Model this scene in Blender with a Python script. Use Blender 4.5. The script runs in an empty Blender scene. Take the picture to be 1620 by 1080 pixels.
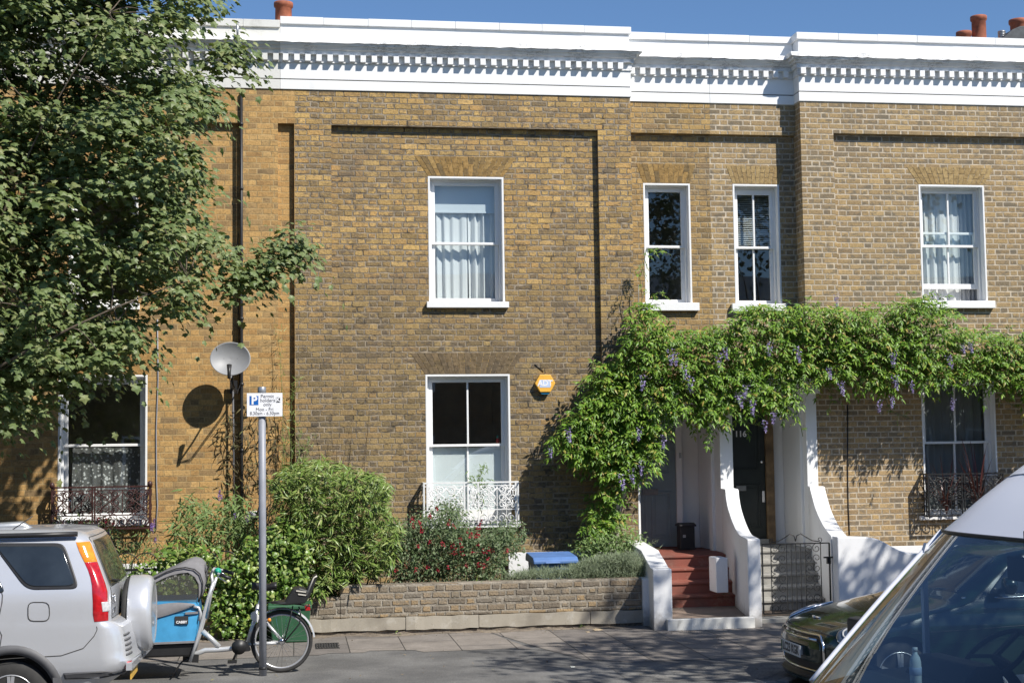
import bpy, bmesh, math, random
import numpy as np
from mathutils import Vector, Matrix
random.seed(7)
rng = np.random.default_rng(11)
scn = bpy.context.scene
COL = scn.collection
R = math.radians

# ------------------------------------------------------------------ camera
F = 2300.0                                   # focal length in photo pixels (1620 wide)
YAW, PITCH, ROLL = 0.150, 0.072, -0.0135
CAM = np.array([0.0, -20.3, 2.26])
_f = np.array([math.sin(YAW) * math.cos(PITCH), math.cos(YAW) * math.cos(PITCH), math.sin(PITCH)])
_r = np.array([math.cos(YAW), -math.sin(YAW), 0.0])
_u = np.cross(_r, _f)
CR = math.cos(ROLL) * _r + math.sin(ROLL) * _u
CU = -math.sin(ROLL) * _r + math.cos(ROLL) * _u
CF = _f
cd = bpy.data.cameras.new('camera')
cam = bpy.data.objects.new('camera', cd)
COL.objects.link(cam)
cd.sensor_width = 36.0
cd.lens = F / 1620 * 36.0
cd.clip_start = 0.1
cd.clip_end = 3000
m = Matrix.Identity(4)
for i in range(3):
    m[i][0] = CR[i]; m[i][1] = CU[i]; m[i][2] = -CF[i]; m[i][3] = CAM[i]
cam.matrix_world = m
scn.camera = cam

# ------------------------------------------------------------------ light
SUN = Vector((0.85, -1.0, 1.36)).normalized()     # towards the sun
w = bpy.data.worlds.new('World')
scn.world = w
w.use_nodes = True
nt = w.node_tree
bg = nt.nodes['Background']
sky = nt.nodes.new('ShaderNodeTexSky')
sky.sky_type = 'NISHITA'
sky.sun_disc = False
sky.sun_elevation = math.asin(SUN.z)
sky.sun_rotation = math.atan2(SUN.x, SUN.y)
sky.air_density = 1.0
sky.dust_density = 0.0
sky.ozone_density = 8.0
nt.links.new(sky.outputs[0], bg.inputs[0])
bg.inputs[1].default_value = 0.094
sl = bpy.data.lights.new('sun', 'SUN')
sl.energy = 5.0
sl.angle = R(0.53)
sl.color = (1.0, 0.955, 0.88)
so = bpy.data.objects.new('sun', sl)
COL.objects.link(so)
so.rotation_euler = SUN.to_track_quat('Z', 'Y').to_euler()
so.location = SUN * 60
scn.view_settings.view_transform = 'Standard'
scn.view_settings.look = 'None'
scn.view_settings.exposure = 0.38
scn.view_settings.gamma = 1.0

# ------------------------------------------------------------------ measuring helpers (photo pixel -> point on a real plane)
def ray(u, v):
    return (u - 810.0) * CR - (v - 540.0) * CU + F * CF
def at(u, v, Y):
    d = ray(u, v); t = (Y - CAM[1]) / d[1]
    p = CAM + t * d
    return float(p[0]), float(p[2])
def atX(u, v, X):
    d = ray(u, v); t = (X - CAM[0]) / d[0]
    p = CAM + t * d
    return float(p[1]), float(p[2])
def atZ(u, v, Z):
    d = ray(u, v); t = (Z - CAM[2]) / d[2]
    p = CAM + t * d
    return float(p[0]), float(p[1])
def P3(u, v, Y):
    x, z = at(u, v, Y)
    return (x, Y, z)
def rect(u0, v0, u1, v1, Y):
    um, vm = (u0 + u1) / 2, (v0 + v1) / 2
    return at(u0, vm, Y)[0], at(u1, vm, Y)[0], at(um, v1, Y)[1], at(um, v0, Y)[1]   # x0,x1,z0,z1

# ------------------------------------------------------------------ object helpers
def tag(o, label=None, cat=None, group=None, kind=None):
    if label: o['label'] = label
    if cat: o['category'] = cat
    if group: o['group'] = group
    if kind: o['kind'] = kind
    return o
def empty(name, loc, label, cat, group=None, rz=0.0):
    o = bpy.data.objects.new(name, None)
    COL.objects.link(o)
    o.location = loc
    o.rotation_euler = (0, 0, rz)
    o.empty_display_size = 0.2
    return tag(o, label, cat, group)
def origin_of(p):
    v = Vector((0, 0, 0))
    while p is not None:
        v = v + Vector(p.location); p = p.parent
    return v
def link_mesh(name, me, parent=None, loc=None):
    o = bpy.data.objects.new(name, me)
    COL.objects.link(o)
    if parent is not None: o.parent = parent
    if loc is not None: o.location = loc
    return o
def copy_tree(o, parent=None):
    c = o.copy(); COL.objects.link(c)
    if parent is not None: c.parent = parent
    for ch in list(o.children): copy_tree(ch, c)
    return c

class MB:
    """collects shapes given in world (or local) coordinates, links them as ONE mesh"""
    def __init__(s):
        s.v = []; s.f = []; s.mi = []; s.cur = 0; s.sm = []; s.smooth = False
    def add(s, vs, fs, smooth=None):
        b = len(s.v)
        s.v.extend([tuple(p) for p in vs])
        for f in fs:
            s.f.append([i + b for i in f]); s.mi.append(s.cur)
            s.sm.append(s.smooth if smooth is None else smooth)
        return s
    def box(s, x0, x1, y0, y1, z0, z1):
        x0, x1 = min(x0, x1), max(x0, x1); y0, y1 = min(y0, y1), max(y0, y1); z0, z1 = min(z0, z1), max(z0, z1)
        vs = [(x0, y0, z0), (x1, y0, z0), (x1, y1, z0), (x0, y1, z0), (x0, y0, z1), (x1, y0, z1), (x1, y1, z1), (x0, y1, z1)]
        return s.add(vs, [(0, 3, 2, 1), (4, 5, 6, 7), (0, 1, 5, 4), (1, 2, 6, 5), (2, 3, 7, 6), (3, 0, 4, 7)], False)
    def bar(s, p, q, w, h=None, up=(0, 0, 1)):
        h = h or w
        p = Vector(p); q = Vector(q); d = (q - p).normalized()
        upv = Vector(up)
        if abs(d.dot(upv)) > 0.98: upv = Vector((0, 1, 0))
        a = d.cross(upv).normalized(); b = a.cross(d).normalized()
        vs = []
        for c in (p, q):
            for sx, sy in ((-1, -1), (1, -1), (1, 1), (-1, 1)):
                vs.append(c + a * (sx * w / 2) + b * (sy * h / 2))
        return s.add(vs, [(0, 1, 2, 3), (7, 6, 5, 4), (0, 4, 5, 1), (1, 5, 6, 2), (2, 6, 7, 3), (3, 7, 4, 0)], False)
    def tube(s, pts, r, n=8, closed=False, cap=True):
        pts = [Vector(p) for p in pts]
        if not hasattr(r, '__len__'): r = [r] * len(pts)
        k = len(pts); rings = []
        ref = None
        for i, p in enumerate(pts):
            if closed: d = pts[(i + 1) % k] - pts[i - 1]
            else: d = pts[min(i + 1, k - 1)] - pts[max(i - 1, 0)]
            if d.length < 1e-9: d = Vector((0, 0, 1))
            d.normalize()
            if ref is None:
                ref = Vector((0, 0, 1)) if abs(d.z) < 0.9 else Vector((1, 0, 0))
            a = (ref - d * ref.dot(d))
            if a.length < 1e-6: a = d.orthogonal()
            a.normalize(); b = d.cross(a); ref = a
            rings.append([p + (a * math.cos(2 * math.pi * j / n) + b * math.sin(2 * math.pi * j / n)) * r[i] for j in range(n)])
        vs = [q for rg in rings for q in rg]; fs = []
        for i in range(k if closed else k - 1):
            i2 = (i + 1) % k
            for j in range(n):
                j2 = (j + 1) % n
                fs.append((i * n + j, i * n + j2, i2 * n + j2, i2 * n + j))
        if cap and not closed:
            fs.append(tuple(range(n - 1, -1, -1))); fs.append(tuple((k - 1) * n + j for j in range(n)))
        return s.add(vs, fs, True)
    def lathe(s, c, axis, prof, n=24, ang0=0):
        """prof: (along axis, radius); axis 'x','y','z'"""
        vs = []
        for (h, r) in prof:
            for j in range(n):
                a = ang0 + 2 * math.pi * j / n
                ca, sa = math.cos(a) * r, math.sin(a) * r
                q = {'x': (h, ca, sa), 'y': (ca, h, sa), 'z': (ca, sa, h)}[axis]
                vs.append((c[0] + q[0], c[1] + q[1], c[2] + q[2]))
        fs = []
        for i in range(len(prof) - 1):
            for j in range(n):
                j2 = (j + 1) % n
                f = (i * n + j, i * n + j2, (i + 1) * n + j2, (i + 1) * n + j)
                fs.append(f if axis != 'y' else f[::-1])
        k = len(prof) - 1
        fs.append(tuple(range(n))[::-1] if axis != 'y' else tuple(range(n)))
        fs.append(tuple(k * n + j for j in range(n)) if axis != 'y' else tuple(k * n + j for j in range(n))[::-1])
        return s.add(vs, fs, True)
    def prism(s, poly, axis, a0, a1):
        """poly in the two other axes; 'y': poly=(x,z), 'x': poly=(y,z), 'z': poly=(x,y)"""
        n = len(poly); vs = []
        for a in (a0, a1):
            for (p, q) in poly:
                vs.append({'y': (p, a, q), 'x': (a, p, q), 'z': (p, q, a)}[axis])
        fs = [tuple(range(n)), tuple(range(2 * n - 1, n - 1, -1))]
        for i in range(n):
            j = (i + 1) % n
            fs.append((i, i + n, j + n, j))
        return s.add(vs, fs, False)
    def quad(s, a, b, c, d): return s.add([a, b, c, d], [(0, 1, 2, 3)])
    def grid(s, fn, nu, nv, smooth=True):
        vs = [fn(i / nu, j / nv) for j in range(nv + 1) for i in range(nu + 1)]
        fs = [(j * (nu + 1) + i, j * (nu + 1) + i + 1, (j + 1) * (nu + 1) + i + 1, (j + 1) * (nu + 1) + i) for j in range(nv) for i in range(nu)]
        return s.add(vs, fs, smooth)
    def build(s, name, mats, parent=None, loc=None, bevel=0.0, seg=2, fix=True, local=False):
        if not isinstance(mats, (list, tuple)): mats = [mats]
        o0 = origin_of(parent) if parent is not None else (Vector(loc) if loc is not None else Vector((0, 0, 0)))
        if local: o0 = Vector((0, 0, 0))
        me = bpy.data.meshes.new(name)
        me.from_pydata([(p[0] - o0.x, p[1] - o0.y, p[2] - o0.z) for p in s.v], [], s.f)
        for mt in mats: me.materials.append(mt)
        me.polygons.foreach_set('material_index', s.mi)
        me.polygons.foreach_set('use_smooth', s.sm)
        if fix or bevel > 0:
            bm = bmesh.new(); bm.from_mesh(me)
            if fix: bmesh.ops.recalc_face_normals(bm, faces=bm.faces)
            if bevel > 0:
                es = [e for e in bm.edges if len(e.link_faces) == 2 and e.calc_face_angle(0) > 0.6]
                bmesh.ops.bevel(bm, geom=es, offset=bevel, segments=seg, profile=0.5, affect='EDGES', clamp_overlap=True)
            bm.to_mesh(me); bm.free()
        me.update()
        return link_mesh(name, me, parent, loc if parent is None else None)

def cloud_mesh(name, tv, tf, pos, bx, by, bz, sc, mat):
    """many copies of a small leaf template in one mesh; tv Nx3, tf list of triangles"""
    tv = np.asarray(tv, float); tf = np.asarray(tf, np.int32)
    M = len(pos); N = len(tv); T = len(tf)
    sc = np.asarray(sc).reshape(M, 1, 1)
    V = (tv[None, :, 0:1] * bx[:, None, :] + tv[None, :, 1:2] * by[:, None, :] + tv[None, :, 2:3] * bz[:, None, :]) * sc + pos[:, None, :]
    V = V.reshape(-1, 3)
    Fc = (tf[None] + (np.arange(M) * N)[:, None, None]).reshape(-1, 3)
    me = bpy.data.meshes.new(name)
    me.vertices.add(len(V)); me.vertices.foreach_set('co', V.astype(np.float32).ravel())
    me.loops.add(Fc.size); me.loops.foreach_set('vertex_index', Fc.astype(np.int32).ravel())
    me.polygons.add(len(Fc))
    me.polygons.foreach_set('loop_start', np.arange(0, Fc.size, 3, dtype=np.int32))
    me.polygons.foreach_set('loop_total', np.full(len(Fc), 3, np.int32))
    me.polygons.foreach_set('use_smooth', np.zeros(len(Fc), bool))
    me.materials.append(mat)
    me.update(calc_edges=True)
    return me
def unit(a):
    return a / np.maximum(np.linalg.norm(a, axis=1, keepdims=True), 1e-9)
def frames(tip, nrm):
    bx = unit(tip); by = unit(np.cross(nrm, bx)); bz = np.cross(bx, by)
    return bx, by, bz
def in_poly(px, py, poly):
    n = len(poly); c = np.zeros(len(px), bool); j = n - 1
    for i in range(n):
        xi, yi = poly[i]; xj, yj = poly[j]
        cond = ((yi > py) != (yj > py)) & (px < (xj - xi) * (py - yi) / (yj - yi + 1e-12) + xi)
        c ^= cond; j = i
    return c
# ------------------------------------------------------------------ materials
class NT:
    def __init__(s, name):
        s.m = bpy.data.materials.new(name); s.m.use_nodes = True
        s.t = s.m.node_tree; s.n = s.t.nodes; s.l = s.t.links
        s.b = s.n['Principled BSDF']; s.out = s.n['Material Output']
    def node(s, typ, **kw):
        nd = s.n.new(typ)
        for k, v in kw.items(): setattr(nd, k, v)
        return nd
    def inp(s, sock, val):
        if isinstance(val, bpy.types.NodeSocket): s.l.new(val, sock)
        elif val is not None:
            if hasattr(sock.default_value, '__len__') and hasattr(val, '__len__') and len(val) == 3 and len(sock.default_value) == 4:
                val = (*val, 1)
            sock.default_value = val
    def math(s, op, a, b=None, c=None, clamp=False):
        nd = s.node('ShaderNodeMath', operation=op); nd.use_clamp = clamp
        for i, x in enumerate((a, b, c)):
            if x is not None: s.inp(nd.inputs[i], x)
        return nd.outputs[0]
    def noise(s, vec, scale, detail=3, rough=0.55, dim='3D'):
        nd = s.node('ShaderNodeTexNoise', noise_dimensions=dim)
        s.inp(nd.inputs['Vector'], vec); nd.inputs['Scale'].default_value = scale
        nd.inputs['Detail'].default_value = detail; nd.inputs['Roughness'].default_value = rough
        return nd.outputs[0]
    def ramp(s, fac, stops, interp='LINEAR'):
        nd = s.node('ShaderNodeValToRGB'); nd.color_ramp.interpolation = interp
        e = nd.color_ramp.elements
        while len(e) < len(stops): e.new(0.5)
        for i, (p, c) in enumerate(stops):
            e[i].position = p
            e[i].color = (*c, 1) if hasattr(c, '__len__') else (c, c, c, 1)
        s.inp(nd.inputs[0], fac)
        return nd.outputs[0]
    def mix(s, fac, a, b, blend='MIX'):
        nd = s.node('ShaderNodeMix', data_type='RGBA', blend_type=blend)
        s.inp(nd.inputs[0], fac); s.inp(nd.inputs[6], a); s.inp(nd.inputs[7], b)
        return nd.outputs[2]
    def maprange(s, x, a, b, c=0.0, d=1.0, smooth=True):
        nd = s.node('ShaderNodeMapRange'); nd.interpolation_type = 'SMOOTHSTEP' if smooth else 'LINEAR'
        s.inp(nd.inputs[0], x)
        for i, q in enumerate((a, b, c, d)): s.inp(nd.inputs[1 + i], q)
        return nd.outputs[0]
    def obj(s): return s.node('ShaderNodeTexCoord').outputs['Object']
    def sep(s, v):
        nd = s.node('ShaderNodeSeparateXYZ'); s.inp(nd.inputs[0], v); return nd.outputs
    def comb(s, x, y, z=0.0):
        nd = s.node('ShaderNodeCombineXYZ'); s.inp(nd.inputs[0], x); s.inp(nd.inputs[1], y); s.inp(nd.inputs[2], z); return nd.outputs[0]
    def bump(s, h, strength=0.4, dist=0.01):
        nd = s.node('ShaderNodeBump'); nd.inputs['Strength'].default_value = strength; nd.inputs['Distance'].default_value = dist
        s.inp(nd.inputs['Height'], h); s.l.new(nd.outputs[0], s.b.inputs['Normal']); return nd.outputs[0]
    def set(s, color=None, rough=None, metal=None, spec=None, coat=None, emit=None):
        b = s.b
        if color is not None: s.inp(b.inputs['Base Color'], color)
        if rough is not None: s.inp(b.inputs['Roughness'], rough)
        if metal is not None: s.inp(b.inputs['Metallic'], metal)
        if spec is not None: s.inp(b.inputs['Specular IOR Level'], spec)
        if coat is not None: b.inputs['Coat Weight'].default_value = coat; b.inputs['Coat Roughness'].default_value = 0.03
        return s.m

def mul(c, k): return tuple(min(1, x * k) for x in c)
def plain(name, color, rough=0.5, var=0.12, scale=6.0, metal=0.0, spec=0.5, bump=0.0, bscale=60.0, coat=None):
    t = NT(name); v = t.obj()
    n = t.noise(v, scale, 4)
    c = t.ramp(n, [(0.3, mul(color, 1 - var)), (0.7, mul(color, 1 + var))])
    if bump: t.bump(t.noise(v, bscale, 3), bump, 0.005)
    return t.set(c, rough, metal, spec, coat)

def brick_mat(name, cols, mortar, H=0.08, L=0.236, mw=0.0065, stain=(0.09, 0.08, 0.065), stain_amt=0.5, low=None, low_z=(3.0, 5.0), wob=0.006, bump=0.55, dark_gap=0.25, seed=0.0, streak=0.3, mottle=0.5, speck=0.3, bdist=0.008, erode=0.004):
    t = NT(name); v = t.obj()
    x, y, z = t.sep(v)
    u = t.math('ADD', x, y)
    off = t.comb(seed, seed * 1.7, seed * 0.3)
    vv = t.node('ShaderNodeVectorMath', operation='ADD'); t.inp(vv.inputs[0], v); t.inp(vv.inputs[1], off); v2 = vv.outputs[0]
    wn = t.math('MULTIPLY_ADD', t.noise(v2, 4.0, 3), wob * 2, -wob)
    wn2 = t.math('MULTIPLY_ADD', t.noise(v2, 17.0, 2), wob * 2.4, -wob * 1.2)
    u2 = t.math('ADD', u, wn2)
    z2 = t.math('ADD', t.math('ADD', z, wn), t.math('MULTIPLY', wn2, 0.6))
    P = L * 1.5
    rz = t.math('DIVIDE', z2, H); row = t.math('FLOOR', rz); fz = t.math('FRACT', rz)
    rn = t.node('ShaderNodeTexWhiteNoise', noise_dimensions='1D'); t.inp(rn.inputs['W'], row)
    sh = t.math('MULTIPLY_ADD', rn.outputs[0], 0.10, t.math('MULTIPLY', row, 0.5))
    ru = t.math('ADD', t.math('DIVIDE', u2, P), sh)
    cell = t.math('FLOOR', ru); fu = t.math('FRACT', ru)
    head = t.math('GREATER_THAN', fu, 0.667)
    ul = t.math('MULTIPLY', t.math('SUBTRACT', fu, t.math('MULTIPLY', head, 0.667)), P)
    wd = t.math('SUBTRACT', L, t.math('MULTIPLY', head, L * 0.5))
    du = t.math('MINIMUM', ul, t.math('SUBTRACT', wd, ul))
    dz = t.math('MULTIPLY', t.math('MINIMUM', fz, t.math('SUBTRACT', 1.0, fz)), H)
    d = t.math('MINIMUM', du, dz)
    n40 = t.noise(v2, 42.0, 3, 0.6)
    idv = t.comb(t.math('MULTIPLY_ADD', cell, 2.0, head), row, seed)
    wn3 = t.node('ShaderNodeTexWhiteNoise', noise_dimensions='3D'); t.inp(wn3.inputs['Vector'], idv)
    wn5 = t.node('ShaderNodeTexWhiteNoise', noise_dimensions='3D'); t.inp(wn5.inputs['Vector'], t.comb(row, t.math('MULTIPLY_ADD', cell, 2.0, head), seed + 4.4))
    d2 = t.math('ADD', d, t.math('MULTIPLY_ADD', n40, 0.012, -0.006))
    d2 = t.math('SUBTRACT', d2, t.math('MULTIPLY', t.math('MULTIPLY', wn5.outputs[0], wn5.outputs[0]), erode))
    mort = t.math('SUBTRACT', 1.0, t.maprange(d2, mw * 0.45, mw * 1.35))
    k = len(cols)
    bc = t.ramp(wn3.outputs[0], [(i / (k - 1), c) for i, c in enumerate(cols)])
    bc = t.mix(0.55, bc, t.ramp(n40, [(0.28, 0.30), (0.5, 0.78), (0.72, 1.15)]), 'MULTIPLY')
    bc = t.mix(1.0, bc, (1.30, 1.30, 1.30), 'MULTIPLY')
    x13 = t.comb(t.math('MULTIPLY', u, 0.7), seed, z)
    nm = t.noise(x13, 13.0, 5, 0.72)
    bc = t.mix(t.math('MULTIPLY', t.maprange(t.math('MULTIPLY_ADD', wn5.outputs[0], 0.16, nm), 0.55, 0.72), mottle), bc, mul(stain, 0.85))
    bc = t.mix(t.math('MULTIPLY', t.maprange(t.noise(v2, 60.0, 2), 0.66, 0.76), speck), bc, mul(mortar, 1.2))
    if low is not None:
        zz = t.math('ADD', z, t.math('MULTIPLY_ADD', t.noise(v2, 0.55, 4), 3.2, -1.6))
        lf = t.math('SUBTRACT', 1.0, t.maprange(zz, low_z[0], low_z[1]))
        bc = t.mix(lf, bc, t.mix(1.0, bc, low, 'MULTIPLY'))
    big = t.noise(v2, 0.9, 5, 0.65)
    sf = t.math('MULTIPLY', t.maprange(big, 0.46, 0.72), stain_amt)
    # vertical soot streaks
    st = t.noise(t.comb(t.math('MULTIPLY', u, 1.0), 0.0, t.math('MULTIPLY', z, 0.16)), 3.6, 4, 0.6)
    sf = t.math('MAXIMUM', sf, t.math('MULTIPLY', t.maprange(st, 0.52, 0.78), streak))
    wn4 = t.node('ShaderNodeTexWhiteNoise', noise_dimensions='3D'); t.inp(wn4.inputs['Vector'], t.comb(row, cell, head))
    sf = t.math('MULTIPLY', sf, t.math('MULTIPLY_ADD', wn4.outputs[0], 0.5, 0.6), clamp=True)
    bc = t.mix(sf, bc, stain)
    mc = t.ramp(t.noise(v2, 9.0, 3), [(0.3, mul(mortar, 0.55)), (0.62, mortar), (0.8, mul(mortar, 1.25))])
    mc = t.mix(t.math('MULTIPLY', t.maprange(t.noise(v2, 6.5, 3), 0.55, 0.7), dark_gap), mc, (0.03, 0.027, 0.022))
    mc = t.mix(t.math('MULTIPLY', sf, 0.6), mc, stain)
    c = t.mix(mort, bc, mc)
    hgt = t.math('ADD', t.math('MULTIPLY', t.math('SUBTRACT', 1.0, mort), 1.0), t.math('MULTIPLY', n40, 0.55))
    t.bump(hgt, bump, bdist)
    return t.set(c, 0.9, 0.0, 0.2)

def white_paint(name, base=(0.80, 0.80, 0.79), dirt=(0.42, 0.41, 0.37), amt=0.35, rough=0.55, bump=0.25, bscale=18.0, splash=False):
    t = NT(name); v = t.obj(); x, y, z = t.sep(v)
    n = t.noise(v, 2.2, 5, 0.65)
    st = t.noise(t.comb(t.math('ADD', x, y), 0.0, t.math('MULTIPLY', z, 0.25)), 7.0, 4, 0.6)
    f = t.math('MULTIPLY', t.math('ADD', t.maprange(n, 0.52, 0.8), t.maprange(st, 0.56, 0.8)), amt, clamp=True)
    c = t.mix(f, base, dirt)
    if splash:
        sp = t.math('MULTIPLY', t.math('SUBTRACT', 1.0, t.maprange(t.math('ADD', z, t.math('MULTIPLY_ADD', t.noise(v, 16, 4), 0.30, -0.15)), 0.02, 0.30)), 0.75)
        c = t.mix(sp, c, (0.24, 0.21, 0.17))
        sc = t.math('MULTIPLY', t.maprange(t.noise(v, 34, 3, 0.7), 0.66, 0.72), 0.5)
        c = t.mix(sc, c, (0.33, 0.31, 0.27))
    t.bump(t.noise(v, bscale, 4), bump, 0.006)
    return t.set(c, rough, 0, 0.4)

def leaf_mat(name, cols, rough=0.5, trans=0.22, spec=0.4, tcol=None):
    t = NT(name)
    g = t.node('ShaderNodeNewGeometry')
    k = len(cols)
    c = t.ramp(g.outputs['Random Per Island'], [(i / (k - 1), q) for i, q in enumerate(cols)])
    t.set(c, rough, 0, spec)
    tr = t.node('ShaderNodeBsdfTranslucent')
    t.inp(tr.inputs[0], t.mix(1.0, c, tcol or (1.5, 1.6, 0.8), 'MULTIPLY'))
    mx = t.node('ShaderNodeMixShader'); mx.inputs[0].default_value = trans
    t.l.new(t.b.outputs[0], mx.inputs[1]); t.l.new(tr.outputs[0], mx.inputs[2]); t.l.new(mx.outputs[0], t.out.inputs[0])
    return t.m

def glass_mat(name, tint=(0.9, 0.95, 0.95), boost=1.0, rough=0.0):
    """thin pane: lets light through, reflects by Fresnel"""
    t = NT(name); t.n.remove(t.b)
    tr = t.node('ShaderNodeBsdfTransparent'); t.inp(tr.inputs[0], tint)
    gl = t.node('ShaderNodeBsdfGlossy'); gl.inputs['Roughness'].default_value = rough; t.inp(gl.inputs[0], (0.95, 0.97, 1.0))
    lw = t.node('ShaderNodeLayerWeight'); lw.inputs[0].default_value = 0.5
    fres = t.math('MULTIPLY_ADD', t.math('POWER', lw.outputs['Facing'], 5.0), 0.92, 0.055)
    nb = t.node('ShaderNodeBump'); nb.inputs['Strength'].default_value = 0.02; nb.inputs['Distance'].default_value = 0.05
    t.inp(nb.inputs['Height'], t.noise(t.obj(), 1.6, 1))
    t.l.new(nb.outputs[0], gl.inputs['Normal'])
    mx = t.node('ShaderNodeMixShader')
    t.l.new(t.math('MULTIPLY', fres, boost * 1.5, clamp=True), mx.inputs[0])
    t.l.new(tr.outputs[0], mx.inputs[1]); t.l.new(gl.outputs[0], mx.inputs[2]); t.l.new(mx.outputs[0], t.out.inputs[0])
    return t.m

def sheer_mat(name, color, alpha=0.5):
    t = NT(name)
    t.set(color, 0.8, 0, 0.1)
    tl = t.node('ShaderNodeBsdfTranslucent'); t.inp(tl.inputs[0], color)
    m1 = t.node('ShaderNodeMixShader'); m1.inputs[0].default_value = 0.2
    t.l.new(t.b.outputs[0], m1.inputs[1]); t.l.new(tl.outputs[0], m1.inputs[2])
    tr = t.node('ShaderNodeBsdfTransparent')
    m2 = t.node('ShaderNodeMixShader'); m2.inputs[0].default_value = alpha
    t.l.new(tr.outputs[0], m2.inputs[1]); t.l.new(m1.outputs[0], m2.inputs[2]); t.l.new(m2.outputs[0], t.out.inputs[0])
    return t.m

def lace_mat(name):
    t = NT(name); t.set((0.75, 0.75, 0.74), 0.8, 0, 0.1)
    v = t.obj(); x, y, z = t.sep(v)
    vo = t.node('ShaderNodeTexVoronoi', feature='F1'); vo.inputs['Scale'].default_value = 22.0
    t.inp(vo.inputs['Vector'], v)
    a = t.maprange(t.math('ADD', vo.outputs['Distance'], t.math('MULTIPLY', t.noise(v, 14, 2), 0.5)), 0.45, 0.66)
    a = t.math('MULTIPLY_ADD', a, -0.75, 0.95)
    tr = t.node('ShaderNodeBsdfTransparent')
    m2 = t.node('ShaderNodeMixShader'); t.l.new(a, m2.inputs[0])
    t.l.new(tr.outputs[0], m2.inputs[1]); t.l.new(t.b.outputs[0], m2.inputs[2]); t.l.new(m2.outputs[0], t.out.inputs[0])
    return t.m

def car_paint(name, color, metal=0.0, rough=0.35, coat=1.0, dirt=0.1):
    t = NT(name); v = t.obj()
    n = t.noise(v, 3.0, 5, 0.7)
    c = t.mix(t.math('MULTIPLY', t.maprange(n, 0.5, 0.75), dirt), color, (0.25, 0.23, 0.2))
    t.set(c, t.math('MULTIPLY_ADD', n, 0.12, rough - 0.06), metal, 0.5, coat)
    return t.m

M = {}
M['brick_left'] = brick_mat('brick yellow cleaned', [(0.3578, 0.2157, 0.0845), (0.4424, 0.2746, 0.1057), (0.3153, 0.1836, 0.071), (0.4849, 0.3067, 0.1219), (0.2116, 0.145, 0.0757), (0.3999, 0.2426, 0.0922)], (0.44, 0.31, 0.15), stain_amt=0.12, streak=0.10, wob=0.003, mw=0.006, dark_gap=0.0, seed=3.1, stain=(0.17, 0.12, 0.07), bump=0.4, mottle=0.35, speck=0.15)
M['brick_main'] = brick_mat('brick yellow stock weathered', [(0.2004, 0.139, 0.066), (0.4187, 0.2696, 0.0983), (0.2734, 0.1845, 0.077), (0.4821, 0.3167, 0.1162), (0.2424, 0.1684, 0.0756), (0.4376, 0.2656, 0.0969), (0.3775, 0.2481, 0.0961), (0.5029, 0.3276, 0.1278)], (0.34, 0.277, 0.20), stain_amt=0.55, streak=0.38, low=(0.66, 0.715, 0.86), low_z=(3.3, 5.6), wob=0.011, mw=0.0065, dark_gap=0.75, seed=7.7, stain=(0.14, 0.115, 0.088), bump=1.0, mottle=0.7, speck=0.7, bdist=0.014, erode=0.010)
M['brick_mid'] = brick_mat('brick stock entrance bay', [(0.1757, 0.1243, 0.0621), (0.369, 0.2398, 0.0923), (0.272, 0.1775, 0.0751), (0.4081, 0.2684, 0.1057), (0.2337, 0.1581, 0.0799)], (0.40, 0.32, 0.21), stain_amt=0.6, streak=0.35, wob=0.006, mw=0.007, dark_gap=0.5, seed=1.3, stain=(0.16, 0.13, 0.095), bump=0.8, mottle=0.6, speck=0.4, bdist=0.012, erode=0.006)
M['brick_right'] = brick_mat('brick stock repointed', [(0.2074, 0.1495, 0.0876), (0.3569, 0.2477, 0.1148), (0.2727, 0.1916, 0.1003), (0.3763, 0.2662, 0.1314), (0.2354, 0.1681, 0.09), (0.3197, 0.2243, 0.1154), (0.1708, 0.1349, 0.0888)], (0.54, 0.46, 0.35), stain_amt=0.3, streak=0.12, wob=0.0025, mw=0.0088, dark_gap=0.0, seed=5.5, stain=(0.17, 0.15, 0.115), bump=0.5, low=(1.04, 1.03, 1.05), low_z=(2.0, 4.0), mottle=0.75, speck=0.25, bdist=0.010)
M['brick_garden'] = brick_mat('brick garden wall', [(0.1344, 0.1113, 0.0833), (0.2688, 0.2067, 0.1372), (0.2016, 0.1643, 0.1176), (0.3248, 0.2279, 0.1225), (0.1232, 0.1039, 0.0833), (0.224, 0.1802, 0.1225)], (0.34, 0.30, 0.24), H=0.083, L=0.23, stain_amt=0.4, streak=0.2, wob=0.009, mw=0.011, dark_gap=0.5, seed=9.2, stain=(0.22, 0.195, 0.16), bump=1.0, mottle=0.7, speck=0.5, bdist=0.018, erode=0.012)
M['brick_opposite'] = brick_mat('brick opposite terrace', [(0.20, 0.12, 0.06), (0.26, 0.15, 0.07), (0.17, 0.11, 0.06)], (0.3, 0.26, 0.2), seed=2.2)
def arch_mat(name, cols):
    t = NT(name); g = t.node('ShaderNodeNewGeometry'); v = t.obj()
    c = t.ramp(g.outputs['Random Per Island'], [(i / (len(cols) - 1), q) for i, q in enumerate(cols)])
    n = t.noise(v, 22.0, 5, 0.7)
    c = t.mix(0.8, c, t.ramp(n, [(0.3, 0.35), (0.55, 0.95), (0.75, 1.2)]), 'MULTIPLY')
    t.bump(n, 0.6, 0.01)
    return t.set(c, 0.9, 0, 0.2)
M['arch'] = arch_mat('gauged brick arch', [(0.20, 0.135, 0.06), (0.38, 0.235, 0.085), (0.28, 0.18, 0.07), (0.40, 0.26, 0.10), (0.16, 0.115, 0.06)])
M['arch_left'] = arch_mat('gauged brick arch cleaned', [(0.36, 0.21, 0.075), (0.42, 0.25, 0.09), (0.30, 0.175, 0.065)])
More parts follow.
